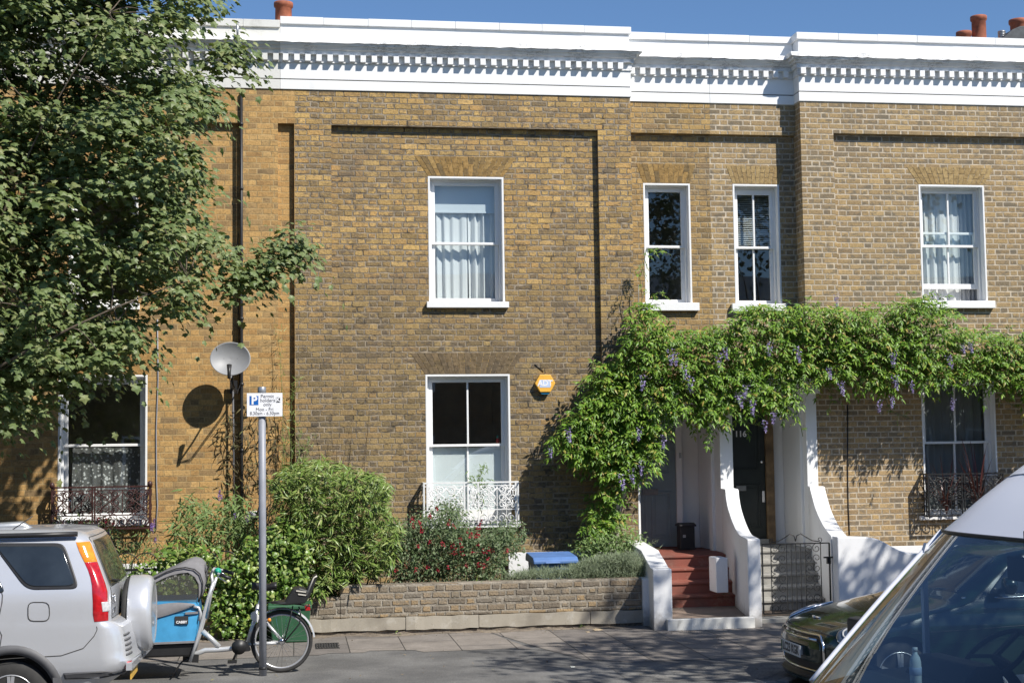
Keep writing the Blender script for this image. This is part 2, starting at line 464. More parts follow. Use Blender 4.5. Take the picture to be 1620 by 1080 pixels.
M['arch_dark'] = arch_mat('gauged brick arch sooty', [(0.12, 0.095, 0.066), (0.22, 0.158, 0.088), (0.16, 0.12, 0.076), (0.19, 0.14, 0.078)])
M['arch_right'] = arch_mat('gauged brick arch pale', [(0.36, 0.25, 0.115), (0.42, 0.30, 0.14), (0.32, 0.22, 0.10)])
def cracked_white(name):
    t = NT(name); v = t.obj(); x, y, z = t.sep(v)
    n = t.noise(t.comb(t.math('MULTIPLY', x, 0.5), y, t.math('MULTIPLY', z, 3.0)), 9.0, 6, 0.75)
    cr = t.math('ABSOLUTE', t.math('SUBTRACT', n, 0.5))
    f = t.math('MULTIPLY', t.math('SUBTRACT', 1.0, t.maprange(cr, 0.004, 0.022)), t.maprange(t.noise(v, 1.3, 3), 0.45, 0.6))
    st = t.noise(t.comb(x, 0.0, t.math('MULTIPLY', z, 0.2)), 6.0, 4, 0.65)
    c = t.mix(t.math('MULTIPLY', t.maprange(st, 0.5, 0.75), 0.35), (0.78, 0.78, 0.775), (0.52, 0.51, 0.48))
    c = t.mix(t.math('MULTIPLY', f, 0.8), c, (0.16, 0.155, 0.14))
    t.bump(t.math('ADD', t.noise(v, 26, 4), t.math('MULTIPLY', f, -0.8)), 0.6, 0.008)
    return t.set(c, 0.6, 0, 0.3)
M['white_lip'] = cracked_white('white render cracked')
M['white'] = white_paint('white render fresh', amt=0.16, dirt=(0.5, 0.5, 0.47))
M['white_old'] = white_paint('white render weathered', (0.66, 0.65, 0.61), (0.30, 0.29, 0.25), 0.75)
M['white_wall'] = white_paint('white painted wall', (0.78, 0.78, 0.78), (0.42, 0.40, 0.36), 0.35, bscale=9.0, splash=True)
M['white_wood'] = white_paint('white gloss woodwork', (0.80, 0.80, 0.79), (0.5, 0.5, 0.46), 0.06, 0.35, 0.08)
M['white_iron'] = white_paint('white painted iron', (0.78, 0.78, 0.77), (0.45, 0.36, 0.28), 0.3, 0.4, 0.1, 40)
M['joint'] = plain('dark joint', (0.05, 0.048, 0.045), 0.9)
M['black_iron'] = plain('black iron', (0.012, 0.012, 0.012), 0.45, 0.3, 30, bump=0.2)
M['maroon_iron'] = plain('maroon iron', (0.05, 0.018, 0.016), 0.5, 0.4, 20)
M['glass'] = glass_mat('window glass')
M['glass_refl'] = glass_mat('old window glass', (0.9, 0.94, 0.93), 2.2)
M['glass_dim'] = glass_mat('dusty window glass', (0.62, 0.66, 0.66), 0.8)
M['curtain'] = sheer_mat('white curtain', (0.80, 0.80, 0.80), 0.97)
M['net'] = sheer_mat('grey net curtain', (0.62, 0.63, 0.64), 0.75)
M['lace'] = lace_mat('white lace')
M['blind'] = sheer_mat('white roller blind', (0.72, 0.76, 0.80), 0.98)
M['slat'] = plain('white blind slat', (0.75, 0.75, 0.73), 0.5, 0.05)
M['film'] = plain('white window film', (0.80, 0.83, 0.84), 0.55, 0.03)
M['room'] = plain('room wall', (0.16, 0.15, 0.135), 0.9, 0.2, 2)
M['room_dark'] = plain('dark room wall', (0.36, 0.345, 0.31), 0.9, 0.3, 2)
M['door_grey'] = plain('grey door paint', (0.205, 0.265, 0.285), 0.4, 0.06, 5, bump=0.05)
M['door_black'] = plain('black door paint', (0.016, 0.021, 0.018), 0.3, 0.2, 5, bump=0.08)
M['brass'] = plain('dull brass', (0.24, 0.235, 0.22), 0.45, 0.15, 20, metal=0.4)
M['chrome'] = plain('chrome', (0.75, 0.75, 0.76), 0.16, 0.03, 20, metal=1.0)
M['wood'] = plain('bare wood jamb', (0.17, 0.11, 0.055), 0.7, 0.45, 7, bump=0.4)
def worn_paint(name, base, worn, dirt, amt=0.5):
    t = NT(name); v = t.obj(); n = t.noise(v, 7, 6, 0.75); n2 = t.noise(v, 2.2, 4)
    g = t.node('ShaderNodeNewGeometry'); up = t.sep(g.outputs['Normal'])[2]
    c = t.mix(t.math('MULTIPLY', t.maprange(n, 0.52, 0.66), amt), base, worn)
    c = t.mix(t.math('MULTIPLY', t.maprange(n2, 0.5, 0.7), 0.55), c, dirt)
    c = t.mix(t.math('MULTIPLY', t.maprange(t.noise(v, 40, 3), 0.6, 0.7), 0.4), c, dirt)
    t.bump(n, 0.5, 0.006)
    return t.set(c, 0.7, 0, 0.3)
M['red_step'] = worn_paint('red step paint', (0.235, 0.078, 0.056), (0.32, 0.16, 0.12), (0.13, 0.07, 0.055), 0.7)
M['tile'] = worn_paint('worn tile landing', (0.22, 0.165, 0.13), (0.30, 0.25, 0.21), (0.12, 0.10, 0.08), 0.5)
M['step_stone'] = worn_paint('grey step stone', (0.30, 0.29, 0.265), (0.42, 0.41, 0.38), (0.15, 0.145, 0.13), 0.6)
M['stone'] = worn_paint('weathered stone plinth', (0.35, 0.315, 0.255), (0.46, 0.43, 0.37), (0.20, 0.175, 0.14), 0.6)
M['slate'] = plain('slate', (0.055, 0.06, 0.066), 0.6, 0.3, 12, bump=0.3)
M['terracotta'] = plain('terracotta pot', (0.33, 0.105, 0.055), 0.8, 0.3, 9, bump=0.3)
M['lead'] = plain('galvanised metal', (0.45, 0.46, 0.47), 0.4, 0.15, 12, metal=0.7)
M['soil'] = plain('garden soil', (0.07, 0.05, 0.035), 0.95, 0.4, 12, bump=0.8, bscale=30)
M['plastic_black'] = plain('black plastic', (0.018, 0.018, 0.019), 0.45, 0.2, 14)
M['rubber'] = plain('tyre rubber', (0.028, 0.027, 0.026), 0.8, 0.25, 12, bump=0.2)
M['grey_post'] = plain('grey post paint', (0.26, 0.27, 0.30), 0.45, 0.1, 9, bump=0.05)
M['dish'] = plain('grey dish', (0.25, 0.255, 0.265), 0.5, 0.08, 5)
M['sign_white'] = plain('sign white', (0.82, 0.82, 0.83), 0.35, 0.03, 10)
M['sign_blue'] = plain('sign blue', (0.015, 0.12, 0.42), 0.35, 0.05)
M['sign_black'] = plain('sign black', (0.03, 0.03, 0.035), 0.4, 0.05)
M['alarm_yellow'] = plain('alarm yellow', (0.85, 0.46, 0.07), 0.35, 0.05)
M['alarm_blue'] = plain('alarm blue', (0.03, 0.16, 0.28), 0.25, 0.05)
M['logo_pale'] = plain('logo pale blue', (0.50, 0.60, 0.82), 0.4, 0.05)
M['bin_blue'] = plain('blue bin plastic', (0.095, 0.19, 0.42), 0.5, 0.12, 6)
M['box_green'] = plain('green box plastic', (0.03, 0.105, 0.05), 0.5, 0.15, 7)
# ------------------------------------------------------------------ ground, road, pavement
RZ = -0.14
def ground_tex(name, c0, c1, rough=0.9, s1=1.2, s2=70.0, bump=0.5, crack=0.0, patch=0.5):
    t = NT(name); v = t.obj()
    big = t.noise(v, s1, 5, 0.65); fine = t.noise(v, s2, 3, 0.7)
    c = t.mix(t.maprange(big, 0.35, 0.7), c0, c1)
    c = t.mix(patch, c, t.ramp(fine, [(0.25, 0.35), (0.5, 0.9), (0.75, 1.5)]), 'MULTIPLY')
    t.bump(fine, bump, 0.006)
    return t.set(c, rough, 0, 0.3)
M['asphalt'] = ground_tex('road asphalt', (0.085, 0.083, 0.08), (0.125, 0.122, 0.115))
M['asphalt_path'] = ground_tex('footway asphalt', (0.115, 0.112, 0.108), (0.195, 0.19, 0.18), s1=1.1, s2=55, patch=0.7)
M['asphalt_patch'] = ground_tex('footway tarmac patch', (0.13, 0.125, 0.118), (0.23, 0.22, 0.20), s1=2.5, s2=45, patch=0.8)
M['ground'] = ground_tex('distant ground', (0.10, 0.095, 0.085), (0.14, 0.13, 0.12))
M['dirt'] = ground_tex('wall foot dirt', (0.17, 0.14, 0.11), (0.30, 0.25, 0.19), s1=4, s2=40, patch=0.8, bump=0.8)
M['kerb'] = ground_tex('granite kerb', (0.20, 0.195, 0.185), (0.30, 0.29, 0.27), s1=2)
def slab_mat():
    t = NT('paving slabs'); v = t.obj(); x, y, z = t.sep(v)
    br = t.node('ShaderNodeTexBrick'); br.offset = 0.5
    t.inp(br.inputs['Vector'], t.comb(y, x))
    br.inputs['Scale'].default_value = 1.0; br.inputs['Brick Width'].default_value = 0.9; br.inputs['Row Height'].default_value = 0.62
    br.inputs['Mortar Size'].default_value = 0.007; br.inputs['Mortar Smooth'].default_value = 0.2; br.inputs['Bias'].default_value = 0.0
    t.inp(br.inputs['Color1'], (0.26, 0.23, 0.20)); t.inp(br.inputs['Color2'], (0.18, 0.162, 0.147)); t.inp(br.inputs['Mortar'], (0.06, 0.055, 0.048))
    n = t.noise(v, 3.0, 5, 0.7); f = t.noise(v, 60, 3)
    c = t.mix(0.7, br.outputs[0], t.ramp(n, [(0.3, 0.6), (0.7, 1.2)]), 'MULTIPLY')
    c = t.mix(0.5, c, t.ramp(f, [(0.3, 0.6), (0.7, 1.25)]), 'MULTIPLY')
    t.bump(t.math('ADD', t.math('MULTIPLY', br.outputs[1], -1.0), t.math('MULTIPLY', f, 0.3)), 0.5, 0.006)
    return t.set(c, 0.85, 0, 0.3)
M['slabs'] = slab_mat()

b = MB(); b.add([(-400, -400, RZ - 0.05), (400, -400, RZ - 0.05), (400, 400, RZ - 0.05), (-400, 400, RZ - 0.05)], [(0, 1, 2, 3)])
tag(b.build('ground', M['ground']), kind='structure')
b = MB(); b.add([(-60, -14.9, RZ), (60, -14.9, RZ), (60, -5.0, RZ), (-60, -5.0, RZ)], [(0, 1, 2, 3)])
tag(b.build('road', M['asphalt']), kind='structure')
edge = [(-60, -5.72), (-1.25, -5.72), (-0.45, -6.75), (4.55, -6.75), (5.2, -6.02), (60, -6.02)]
b = MB(); b.prism([(60, 9.0), (-60, 9.0)] + edge, 'z', RZ - 0.04, 0.0)
tag(b.build('pavement', M['asphalt_path']), kind='structure')
kb = MB()
for (p, q) in zip(edge[:-1], edge[1:]):
    pv, qv = Vector((*p, 0)), Vector((*q, 0)); d = (qv - pv); L_ = d.length; d.normalize(); nrm = Vector((d.y, -d.x, 0))
    if nrm.y > 0: nrm = -nrm
    n_ = max(1, int(min(L_, 20) / 0.9)); st = L_ / n_ if L_ < 21 else 0.9
    k = 0; s0 = 0.0 if p[0] > -50 else L_ - 14.4
    while s0 < min(L_, 14.4 if p[0] > 5 else 1e9) - 0.01:
        a_, c_ = pv + d * (s0 + 0.004), pv + d * (min(s0 + st, L_) - 0.004)
        vs = [a_, c_, c_ + nrm * 0.13, a_ + nrm * 0.13]
        kb.prism([(q_.x, q_.y) for q_ in vs], 'z', RZ - 0.03, 0.004); s0 += st
tag(kb.build('kerb', M['kerb'], bevel=0.012), kind='structure')
b = MB(); b.box(-60, 60, -21.5, -14.9, RZ - 0.04, 0.0)
tag(b.build('far_pavement', M['asphalt_path']), kind='structure')
# flagstones along the garden walls (two areas, the second reaching further towards the kerb)
def gp(u, v): return atZ(u, v, 0.0)
b = MB()
xa, xb = -12.0, 2.30
pts = [(xa, -2.2), (xb, -2.2), gp(842, 1026), gp(780, 1026.5), gp(670, 1031), gp(655, 1028), gp(585, 1029), gp(575, 1032), gp(520, 1033), gp(505, 1036), (-1.2, gp(505, 1036)[1] - 0.05), (xa, gp(505, 1036)[1])]
b.add([(x, y, 0.004) for x, y in pts], [tuple(range(len(pts)))])
pts = [(xb + 0.003, -2.2), (14, -2.2), (14, gp(1000, 1047)[1]), gp(1130, 1042), gp(1000, 1047), gp(925, 1043), gp(860, 1026)]
b.add([(x, y, 0.004) for x, y in pts], [tuple(range(len(pts)))])
tag(b.build('flagstone_pavement', M['slabs']), kind='structure')
b = MB()
pts = [gp(962, 1053), gp(1190, 1049), (5.6, gp(1190, 1049)[1]), (4.9, -6.1), (4.5, -6.62), gp(1000, 1079)]
b.add([(x, y, 0.003) for x, y in pts], [tuple(range(len(pts)))])
tag(b.build('tarmac_patch', M['asphalt_patch']), kind='structure')
# strip of dirt and mortar at the wall foot
b = MB(); n = 60
x0, x1 = -4.0, 4.2
va = [(x0 + (x1 - x0) * i / n, -2.2, 0.008) for i in range(n + 1)]
vb = [(x0 + (x1 - x0) * i / n, -2.46 - 0.16 * random.random() * (1 if i < 42 else 0.5) - 0.05 * math.sin(i * 0.7), 0.006) for i in range(n + 1)]
b.add(va + vb, [(i, i + 1, n + 2 + i, n + 1 + i) for i in range(n)])
tag(b.build('dirt_strip', M['dirt']), kind='structure')
b = MB(); b.box(-30, 30, -2.2, 0.6, -0.1, 0.06)
tag(b.build('garden_soil', M['soil']), kind='structure')
# ------------------------------------------------------------------ houses of the terrace
YM = 0.24                                     # entrance bay sits back
RC = 0.084                                    # depth of the recessed brick panels
def atP(u, v, P, Q):
    """photo pixel on the vertical plane through ground points P and Q"""
    d = ray(u, v); n = np.array([Q[1] - P[1], -(Q[0] - P[0]), 0.0]); p0 = np.array([P[0], P[1], 0.0])
    t = ((p0 - CAM) @ n) / (d @ n); p = CAM + t * d
    return Vector(p)
def wall_grid(b, regions, holes, back):
    """regions: (x0,x1,z0,z1,y) later ones win; holes: (x0,x1,z0,z1,depth behind)"""
    xs = sorted({round(q, 4) for r in regions + holes for q in r[:2]}); zs = sorted({round(q, 4) for r in regions + holes for q in r[2:4]})
    def cell(i, j):
        if i < 0 or j < 0 or i >= len(xs) - 1 or j >= len(zs) - 1: return None
        cx, cz = (xs[i] + xs[i + 1]) / 2, (zs[j] + zs[j + 1]) / 2
        for h in holes:
            if h[0] < cx < h[1] and h[2] < cz < h[3]: return ('h', h[4])
        y = None
        for r in regions:
            if r[0] < cx < r[1] and r[2] < cz < r[3]: y = r[4]
        return None if y is None else ('w', y)
    for i in range(len(xs) - 1):
        for j in range(len(zs) - 1):
            c = cell(i, j)
            if c is None: continue
            x0, x1, z0, z1 = xs[i], xs[i + 1], zs[j], zs[j + 1]; y = c[1]
            if c[0] == 'w': b.quad((x0, y, z0), (x1, y, z0), (x1, y, z1), (x0, y, z1))
            for (di, dj, e0, e1) in ((1, 0, (x1, z0), (x1, z1)), (0, 1, (x1, z1), (x0, z1))):
                n = cell(i + di, j + dj); yn = back if n is None else n[1]
                if abs(yn - y) > 1e-5: b.quad((e0[0], y, e0[1]), (e1[0], y, e1[1]), (e1[0], yn, e1[1]), (e0[0], yn, e0[1]))
            for (di, dj, e0, e1) in ((-1, 0, (x0, z1), (x0, z0)), (0, -1, (x0, z0), (x1, z0))):
                if cell(i + di, j + dj) is None: b.quad((e0[0], y, e0[1]), (e1[0], y, e1[1]), (e1[0], back, e1[1]), (e0[0], back, e0[1]))

def rough_box(b, x0, x1, y0, y1, z0, z1, jit=0.004, step=0.12, lip=None):
    """long box along x with slightly wavy edges"""
    n = max(2, int((x1 - x0) / step)); vs = []
    for i in range(n + 1):
        x = x0 + (x1 - x0) * i / n
        j = [random.uniform(-jit, jit) for _ in range(4)]
        vs += [(x, y0 + j[0], z0 + j[1]), (x, y0 + j[2] - (lip or 0), z1 + j[3]), (x, y1, z1), (x, y1, z0)]
    fs = []
    for i in range(n):
        a = i * 4; c = a + 4
        for k in range(4):
            k2 = (k + 1) % 4
            fs.append((a + k, a + k2, c + k2, c + k))
    fs += [(0, 1, 2, 3), (n * 4 + 3, n * 4 + 2, n * 4 + 1, n * 4)]
    b.add(vs, fs, False)

# heights of the cornice members, measured on the main house at u=540
def zc(v): return at(540, v, 0.0)[1]
ZC = dict(cop1=zc(29.8), cop0=zc(41), lip1=zc(66.5), lip0=zc(77), bed0=zc(89.5), den0=zc(100), gap1=zc(126.5), gap0=zc(128.5), bot=zc(143.5))
DENT_P = 17.45 / 113.0
def cornice(house, mat, x0, x1, y, l=False, r=False, old=False, dz=0.0):
    """parapet, coping, cornice and frieze along the top of one facade; l / r: free end that returns"""
    def ext(p): return (x0 - (p if l else -0.001), x1 + (p if r else -0.001))
    Z = {k: q + dz for k, q in ZC.items()}; bk = y + (0.27 if (l or r) else 0.06)
    if old:
        for k in ('cop1', 'cop0'): Z[k] -= 0.055
    pb = MB(); e = ext(0.0); pb.box(e[0], e[1], y + 0.004, y + 0.30, Z['lip1'] - 0.02, Z['cop0'])
    par = pb.build('parapet', mat, house, bevel=0.006)
    cb = MB(); xx = x0; k = 0
    L = 0.62
    cuts = [x0]
    while cuts[-1] + L < x1 - 0.2: cuts.append(cuts[-1] + L * (random.uniform(0.97, 1.03)))
    cuts.append(x1)
    for a, c in zip(cuts[:-1], cuts[1:]):
        a2 = a - (0.03 if (l and a == x0) else -0.0015); c2 = c + (0.03 if (r and c == x1) else -0.0015)
        dz = random.uniform(-0.004, 0.004)
        cb.box(a2, c2, y - 0.028 + random.uniform(-0.003, 0.003), y + 0.34, Z['cop0'], Z['cop1'] + dz)
    cb.build('coping', mat, house, bevel=0.005)
    lb = MB()
    e = ext(0.165); rough_box(lb, e[0], e[1], y - 0.165, bk, Z['lip0'] + 0.035, Z['lip1'] + 0.012, 0.007, 0.09, -0.03)
    e = ext(0.13); rough_box(lb, e[0], e[1], y - 0.13, bk, Z['lip0'] + 0.0, Z['lip0'] + 0.036, 0.004, 0.15, 0.02)
    e = ext(0.085); rough_box(lb, e[0], e[1], y - 0.085, bk, Z['lip0'] - 0.045, Z['lip0'] + 0.001, 0.003, 0.2, 0.03)
    e = ext(0.03); lb.box(e[0], e[1], y - 0.03, bk, Z['den0'] - 0.012, Z['bed0'])
    e = ext(0.055); lb.box(e[0], e[1], y - 0.055, bk, Z['bed0'] - 0.001, Z['lip0'] - 0.044)
    cor = lb.build('cornice', M['white_lip'] if not old else mat, house)
    db = MB(); zb_, zt_, zm_ = Z['den0'], Z['bed0'] - 0.001, 0
    x = x0 + 0.04 - (0.0 if not l else 0.04); top = []; pts_ = [(x0 - 0.0, zt_)]
    while x < x1 - 0.08:
        j = random.uniform(-.003, .003)
        pts_ += [(x, zt_ - 0.003), (x + j, zb_ + j), (x + 0.075 + j, zb_ + j), (x + 0.075, zt_ - 0.003)]; x += DENT_P
    pts_.append((x1, zt_))
    pts_ = [(x0, zt_ + 0.004)] + pts_[1:-1] + [(x1, zt_ + 0.004)]
    vs = [(p[0], y - 0.095, p[1]) for p in pts_] + [(p[0], y - 0.026, p[1]) for p in pts_]; n_ = len(pts_)
    fs = [(i, i + 1, n_ + i + 1, n_ + i) for i in range(n_ - 1)]
    k = 1
    while k + 3 < n_:
        fs += [(k, k + 3, k + 2, k + 1)]; k += 4
    db.add(vs, fs, False)
    db.build('dentil_row', mat, cor, fix=False)
    fb = MB(); e = ext(0.012); fb.box(e[0], e[1], y - 0.012, bk + 0.02, Z['gap1'] - 0.003, Z['den0'] - 0.010)
    e = ext(0.016); fb.box(e[0], e[1], y - 0.018, bk + 0.02, Z['bot'], Z['gap0'])
    fb.build('frieze', mat, house, bevel=0.004)
    jb = MB(); e = ext(0.004); jb.box(e[0], e[1], y - 0.004, bk + 0.01, Z['gap0'] - 0.002, Z['gap1'])
    jb.build('shadow_gap', M['joint'], house)

def arch(house, mat, x0, x1, z0, z1, spread, y, n=15):
    """flat gauged arch of splayed bricks, 4 mm proud of the wall"""
    b = MB(); c = (x0 + x1) / 2
    def xx(t, s): return (x0 + (x1 - x0) * t) * (1 - s) + (c + (x0 + (x1 - x0) * t - c) * spread) * s
    for i in range(n):
        t0, t1 = (i + 0.06) / n, (i + 0.94) / n
        cut = [0.0, 0.62, 1.0] if i % 2 else [0.0, 0.36, 1.0]
        for s0, s1 in zip(cut[:-1], cut[1:]):
            s0_, s1_ = s0 + 0.015, s1 - 0.015
            vs = []
            for yy in (y - 0.004, y + 0.02):
                vs += [(xx(t0, s0_), yy, z0 + (z1 - z0) * s0_), (xx(t1, s0_), yy, z0 + (z1 - z0) * s0_), (xx(t1, s1_), yy, z0 + (z1 - z0) * s1_), (xx(t0, s1_), yy, z0 + (z1 - z0) * s1_)]
            b.add(vs, [(0, 1, 2, 3), (0, 4, 5, 1), (1, 5, 6, 2), (2, 6, 7, 3), (3, 7, 4, 0)])
    return b.build('brick_arch', mat, house)

REV = 0.13
def window(house, x0, x1, z0, z1, y, rail=0.5, muntin=(False, False), sill=None, paint=None, stile=0.052, head=0.055, brail=0.075, raised=0.0, sillz=None, glass=None, box=0.03):
    """painted reveal, box frame, two sliding sashes, panes and sill"""
    paint = paint or M['white_wood']; glass = glass or M['glass']
    b = MB(); t = 0.022
    yb = y + REV + 0.10
    for (a0, a1, c0, c1) in ((x0 - t, x0 + 0.006, z0, z1), (x1 - 0.006, x1 + t, z0, z1), (x0 - t, x1 + t, z1 - 0.006, z1 + t)):
        b.box(a0, a1, y - 0.004, yb, c0, c1)
    yf = y + REV - 0.01
    b.box(x0 + 0.005, x0 + 0.005 + box, yf, yb, z0, z1 - 0.006); b.box(x1 - 0.005 - box, x1 - 0.005, yf, yb, z0, z1 - 0.006)
    b.box(x0 + 0.006 + box, x1 - 0.006 - box, yf, yb, z1 - 0.006 - box, z1 - 0.006)
    win = b.build('window', paint, house, bevel=0.003, seg=1)
    xi0, xi1, zt = x0 + 0.006 + box, x1 - 0.006 - box, z1 - 0.008 - box
    zr = z0 + (zt - z0) * rail
    def sash(za, zb_, yy, top, bot, mun):
        s = MB(); w = stile
        s.box(xi0, xi0 + w, yy, yy + 0.04, za, zb_); s.box(xi1 - w, xi1, yy, yy + 0.04, za, zb_)
        s.box(xi0 + w, xi1 - w, yy, yy + 0.04, zb_ - top, zb_); s.box(xi0 + w, xi1 - w, yy, yy + 0.04, za, za + bot)
        if mun:
            xm = (xi0 + xi1) / 2 if mun is True else mun
            s.box(xm - 0.013, xm + 0.013, yy + 0.004, yy + 0.036, za + bot, zb_ - top)
        s.build('sash', paint, win, bevel=0.003, seg=1)
        g = MB(); yg = yy + 0.022
        g.quad((xi0 + w, yg, za + bot), (xi1 - w, yg, za + bot), (xi1 - w, yg, zb_ - top), (xi0 + w, yg, zb_ - top))
        g.build('pane', glass, win, fix=False)
    sash(zr - 0.02, zt, y + REV, head - box * 0.3, 0.036, muntin[0])
    sash(z0 + raised + 0.002, zr + 0.016 + raised, y + REV + 0.045, 0.036, brail, muntin[1])
    if sill is not None:
        sx0, sx1, sz0, sz1 = sill
        s = MB(); s.box(sx0, sx1, y - 0.075, y - 0.001, sz0, sz1)
        s.box(x0 - t + 0.001, x1 + t - 0.001, y - 0.001, yb + 0.02, sz0 + 0.02, z0)
        s.build('sill', M['white'], win, bevel=0.005)
    return win, (xi0 + stile, xi1 - stile, z0, zt, zr)
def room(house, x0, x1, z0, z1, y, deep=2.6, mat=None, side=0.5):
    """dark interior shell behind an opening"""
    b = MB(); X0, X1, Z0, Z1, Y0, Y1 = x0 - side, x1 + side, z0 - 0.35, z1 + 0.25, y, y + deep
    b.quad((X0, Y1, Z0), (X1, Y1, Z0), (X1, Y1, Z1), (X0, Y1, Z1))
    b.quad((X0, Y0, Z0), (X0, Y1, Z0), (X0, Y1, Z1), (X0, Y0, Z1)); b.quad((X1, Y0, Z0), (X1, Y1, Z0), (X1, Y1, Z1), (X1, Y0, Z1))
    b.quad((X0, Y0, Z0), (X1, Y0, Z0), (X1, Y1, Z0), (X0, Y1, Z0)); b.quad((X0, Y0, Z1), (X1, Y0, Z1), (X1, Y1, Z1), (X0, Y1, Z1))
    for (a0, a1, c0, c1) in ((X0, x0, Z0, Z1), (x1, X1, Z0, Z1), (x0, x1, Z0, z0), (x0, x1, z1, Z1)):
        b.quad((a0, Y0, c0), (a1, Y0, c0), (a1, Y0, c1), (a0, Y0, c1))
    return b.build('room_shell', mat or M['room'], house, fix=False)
def drape(name, mat, x0, x1, z0, z1, y, label, cat, folds=9, amp=0.035, group=None, gather=0.0, phase=0.0):
    b = MB(); nu, nv = folds * 8, 8; ph = [random.uniform(0, 6.28) for _ in range(6)]
    def fn(s, t):
        x = x0 + (x1 - x0) * (s + 0.012 * math.sin(9 * s + ph[0] + 2 * t))
        a = amp * (0.55 + 0.45 * (1 - t)) * (0.7 + 0.3 * math.sin(5 * s + ph[1]))
        yy = y + a * math.sin(folds * 6.283 * (s + 0.02 * math.sin(7 * s + ph[2]) + gather * t * (s - .5)) + ph[3]) + 0.4 * a * math.sin(folds * 13.7 * s + ph[4] + t)
        z = z0 + (z1 - z0) * t + (0.006 * math.sin(folds * 6.283 * s + ph[5]) if t == 0 else 0)
        return (x, yy, z)
    b.grid(fn, nu, nv)
    return tag(b.build(name, mat, None, fix=False), label, cat, group)

def chimney_pot(b, x, y, z0, z1, r, flare=1.12):
    h = z1 - z0
    b.lathe((x, y, z0), 'z', [(0, r * 1.04), (h * 0.06, r * 1.04), (h * 0.07, r), (h - 0.09, r * 0.97), (h - 0.075, r * flare), (h - 0.03, r * flare * 1.03), (h, r * flare), (h, r * 0.8), (h - 0.15, r * 0.78)], 28)

XL = -12.5                                        # far left end of what is built
X468, X1002, X1270 = at(467, 420, 0)[0], at(1002, 420, 0)[0], at(1270, 330, 0)[0]
X443 = at(443, 70, 0)[0]
XR = 19.5
XMID = at(1128, 400, YM)[0]
ztop = ZC['bot'] + 0.03
zrec = at(720, 201.5, 0)[1]                     # top of the recessed panels

# ---- left house
hl = empty('terrace_house', (XL, 0, 0), 'yellow cleaned brick house behind the street tree with satellite dish on its wall', 'house', 'houses of the brick terrace')
W7 = rect(93, 0, 229.5, 0, 0)[:2] + (at(160, 822, 0)[1], at(200, 595, 0)[1])
W7 = (at(93, 680, 0)[0], at(229.5, 680, 0)[0], at(160, 822, 0)[1], at(200, 595, 0)[1])
W0 = (at(110, 380, 0)[0], at(215, 380, 0)[0], at(160, 480, 0)[1], at(160, 286, 0)[1])
b = MB()
wall_grid(b, [(XL, X468, 0, ztop, 0.0), (XL + 0.4, at(382, 400, 0)[0], 0, at(360, 194, 0)[1], RC), (at(440, 400, 0)[0], at(466, 400, 0)[0], 0, at(455, 195.3, 0)[1], RC)],
          [(W7[0], W7[1], W7[2], W7[3], 0.2), (W0[0], W0[1], W0[2], W0[3], 0.2)], 0.3)
b.build('wall', M['brick_left'], hl)
cornice(hl, M['white_old'], XL, X443, 0.0, old=True)
arch(hl, M['arch_left'], W7[0] - 0.02, W7[1] + 0.02, W7[3] + 0.022, W7[3] + 0.34, 1.33, RC)
window(hl, *W7, RC, 0.53, (False, False), (at(85, 826, 0)[0], at(237, 826, 0)[0], W7[2] - 0.09, W7[2]), head=0.07, glass=M['glass_refl'])
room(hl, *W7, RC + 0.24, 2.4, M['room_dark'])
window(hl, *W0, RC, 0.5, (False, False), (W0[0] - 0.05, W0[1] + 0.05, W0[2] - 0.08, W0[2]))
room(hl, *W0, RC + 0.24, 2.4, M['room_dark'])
b = MB(); b.prism([(0.34, ZC['lip1']), (4.4, ZC['cop1'] - 0.25), (4.4, ZC['lip1'] - 0.4), (0.34, ZC['lip1'] - 0.4)], 'x', XL, X468 - 0.002)
roof = b.build('roof', M['slate'], hl)
b = MB(); b.box(XL, at(330, 880, 0)[0], -0.03, -0.001, 0.40, at(250, 890, 0)[1]); b.build('plinth', M['white_wall'], hl, bevel=0.006)

# ---- middle house (main facade and the left half of the entrance bay)
hm = empty('terrace_house', (X468, 0, 0), 'weathered stock brick house with white window guard, grey door and new white cornice', 'house', 'houses of the brick terrace')
W1 = (at(681, 380, 0)[0], at(796.5, 380, 0)[0], at(740, 477.5, 0)[1], at(740, 280.5, 0)[1])
W2 = (at(677, 690, 0)[0], at(806.5, 690, 0)[0], at(740, 826, 0)[1], at(740, 594, 0)[1])
W3 = (at(1023.5, 385, YM)[0], at(1093.5, 385, YM)[0], at(1060, 479.5, YM)[1], at(1057, 291, YM)[1])
xp0, xp1 = at(525, 420, 0)[0], at(949.5, 420, 0)[0]
b = MB()
wall_grid(b, [(X468 + 0.001, X1002, 0, ztop, 0.0), (xp0, xp1, 0, zrec, RC)], [W1 + (0.2,), W2 + (0.2,)], 0.45)
b.build('wall', M['brick_main'], hm)
PORCH_Z = at(1225, 600, -0.05)[1]
zrm = at(1120, 212, YM)[1]
b = MB()
wall_grid(b, [(X1002 + 0.001, XMID, PORCH_Z, ztop, YM), (X1002 + 0.001, XMID, PORCH_Z, zrm, YM + RC)], [W3 + (YM + 0.2,)], YM + 0.3)
b.build('entrance_wall', M['brick_mid'], hm)
cornice(hm, M['white'], X443 + 0.001, X1002, 0.0, l=False, r=True)
cornice(hm, M['white'], X1002 + 0.002, XMID, YM, dz=-0.004)
arch(hm, M['arch'], W1[0] - 0.02, W1[1] + 0.02, W1[3] + 0.026, at(740, 246, 0)[1], 1.36, RC, 17)
arch(hm, M['arch_dark'], W2[0] - 0.02, W2[1] + 0.02, W2[3] + 0.026, W2[3] + 0.33, 1.36, RC, 17)
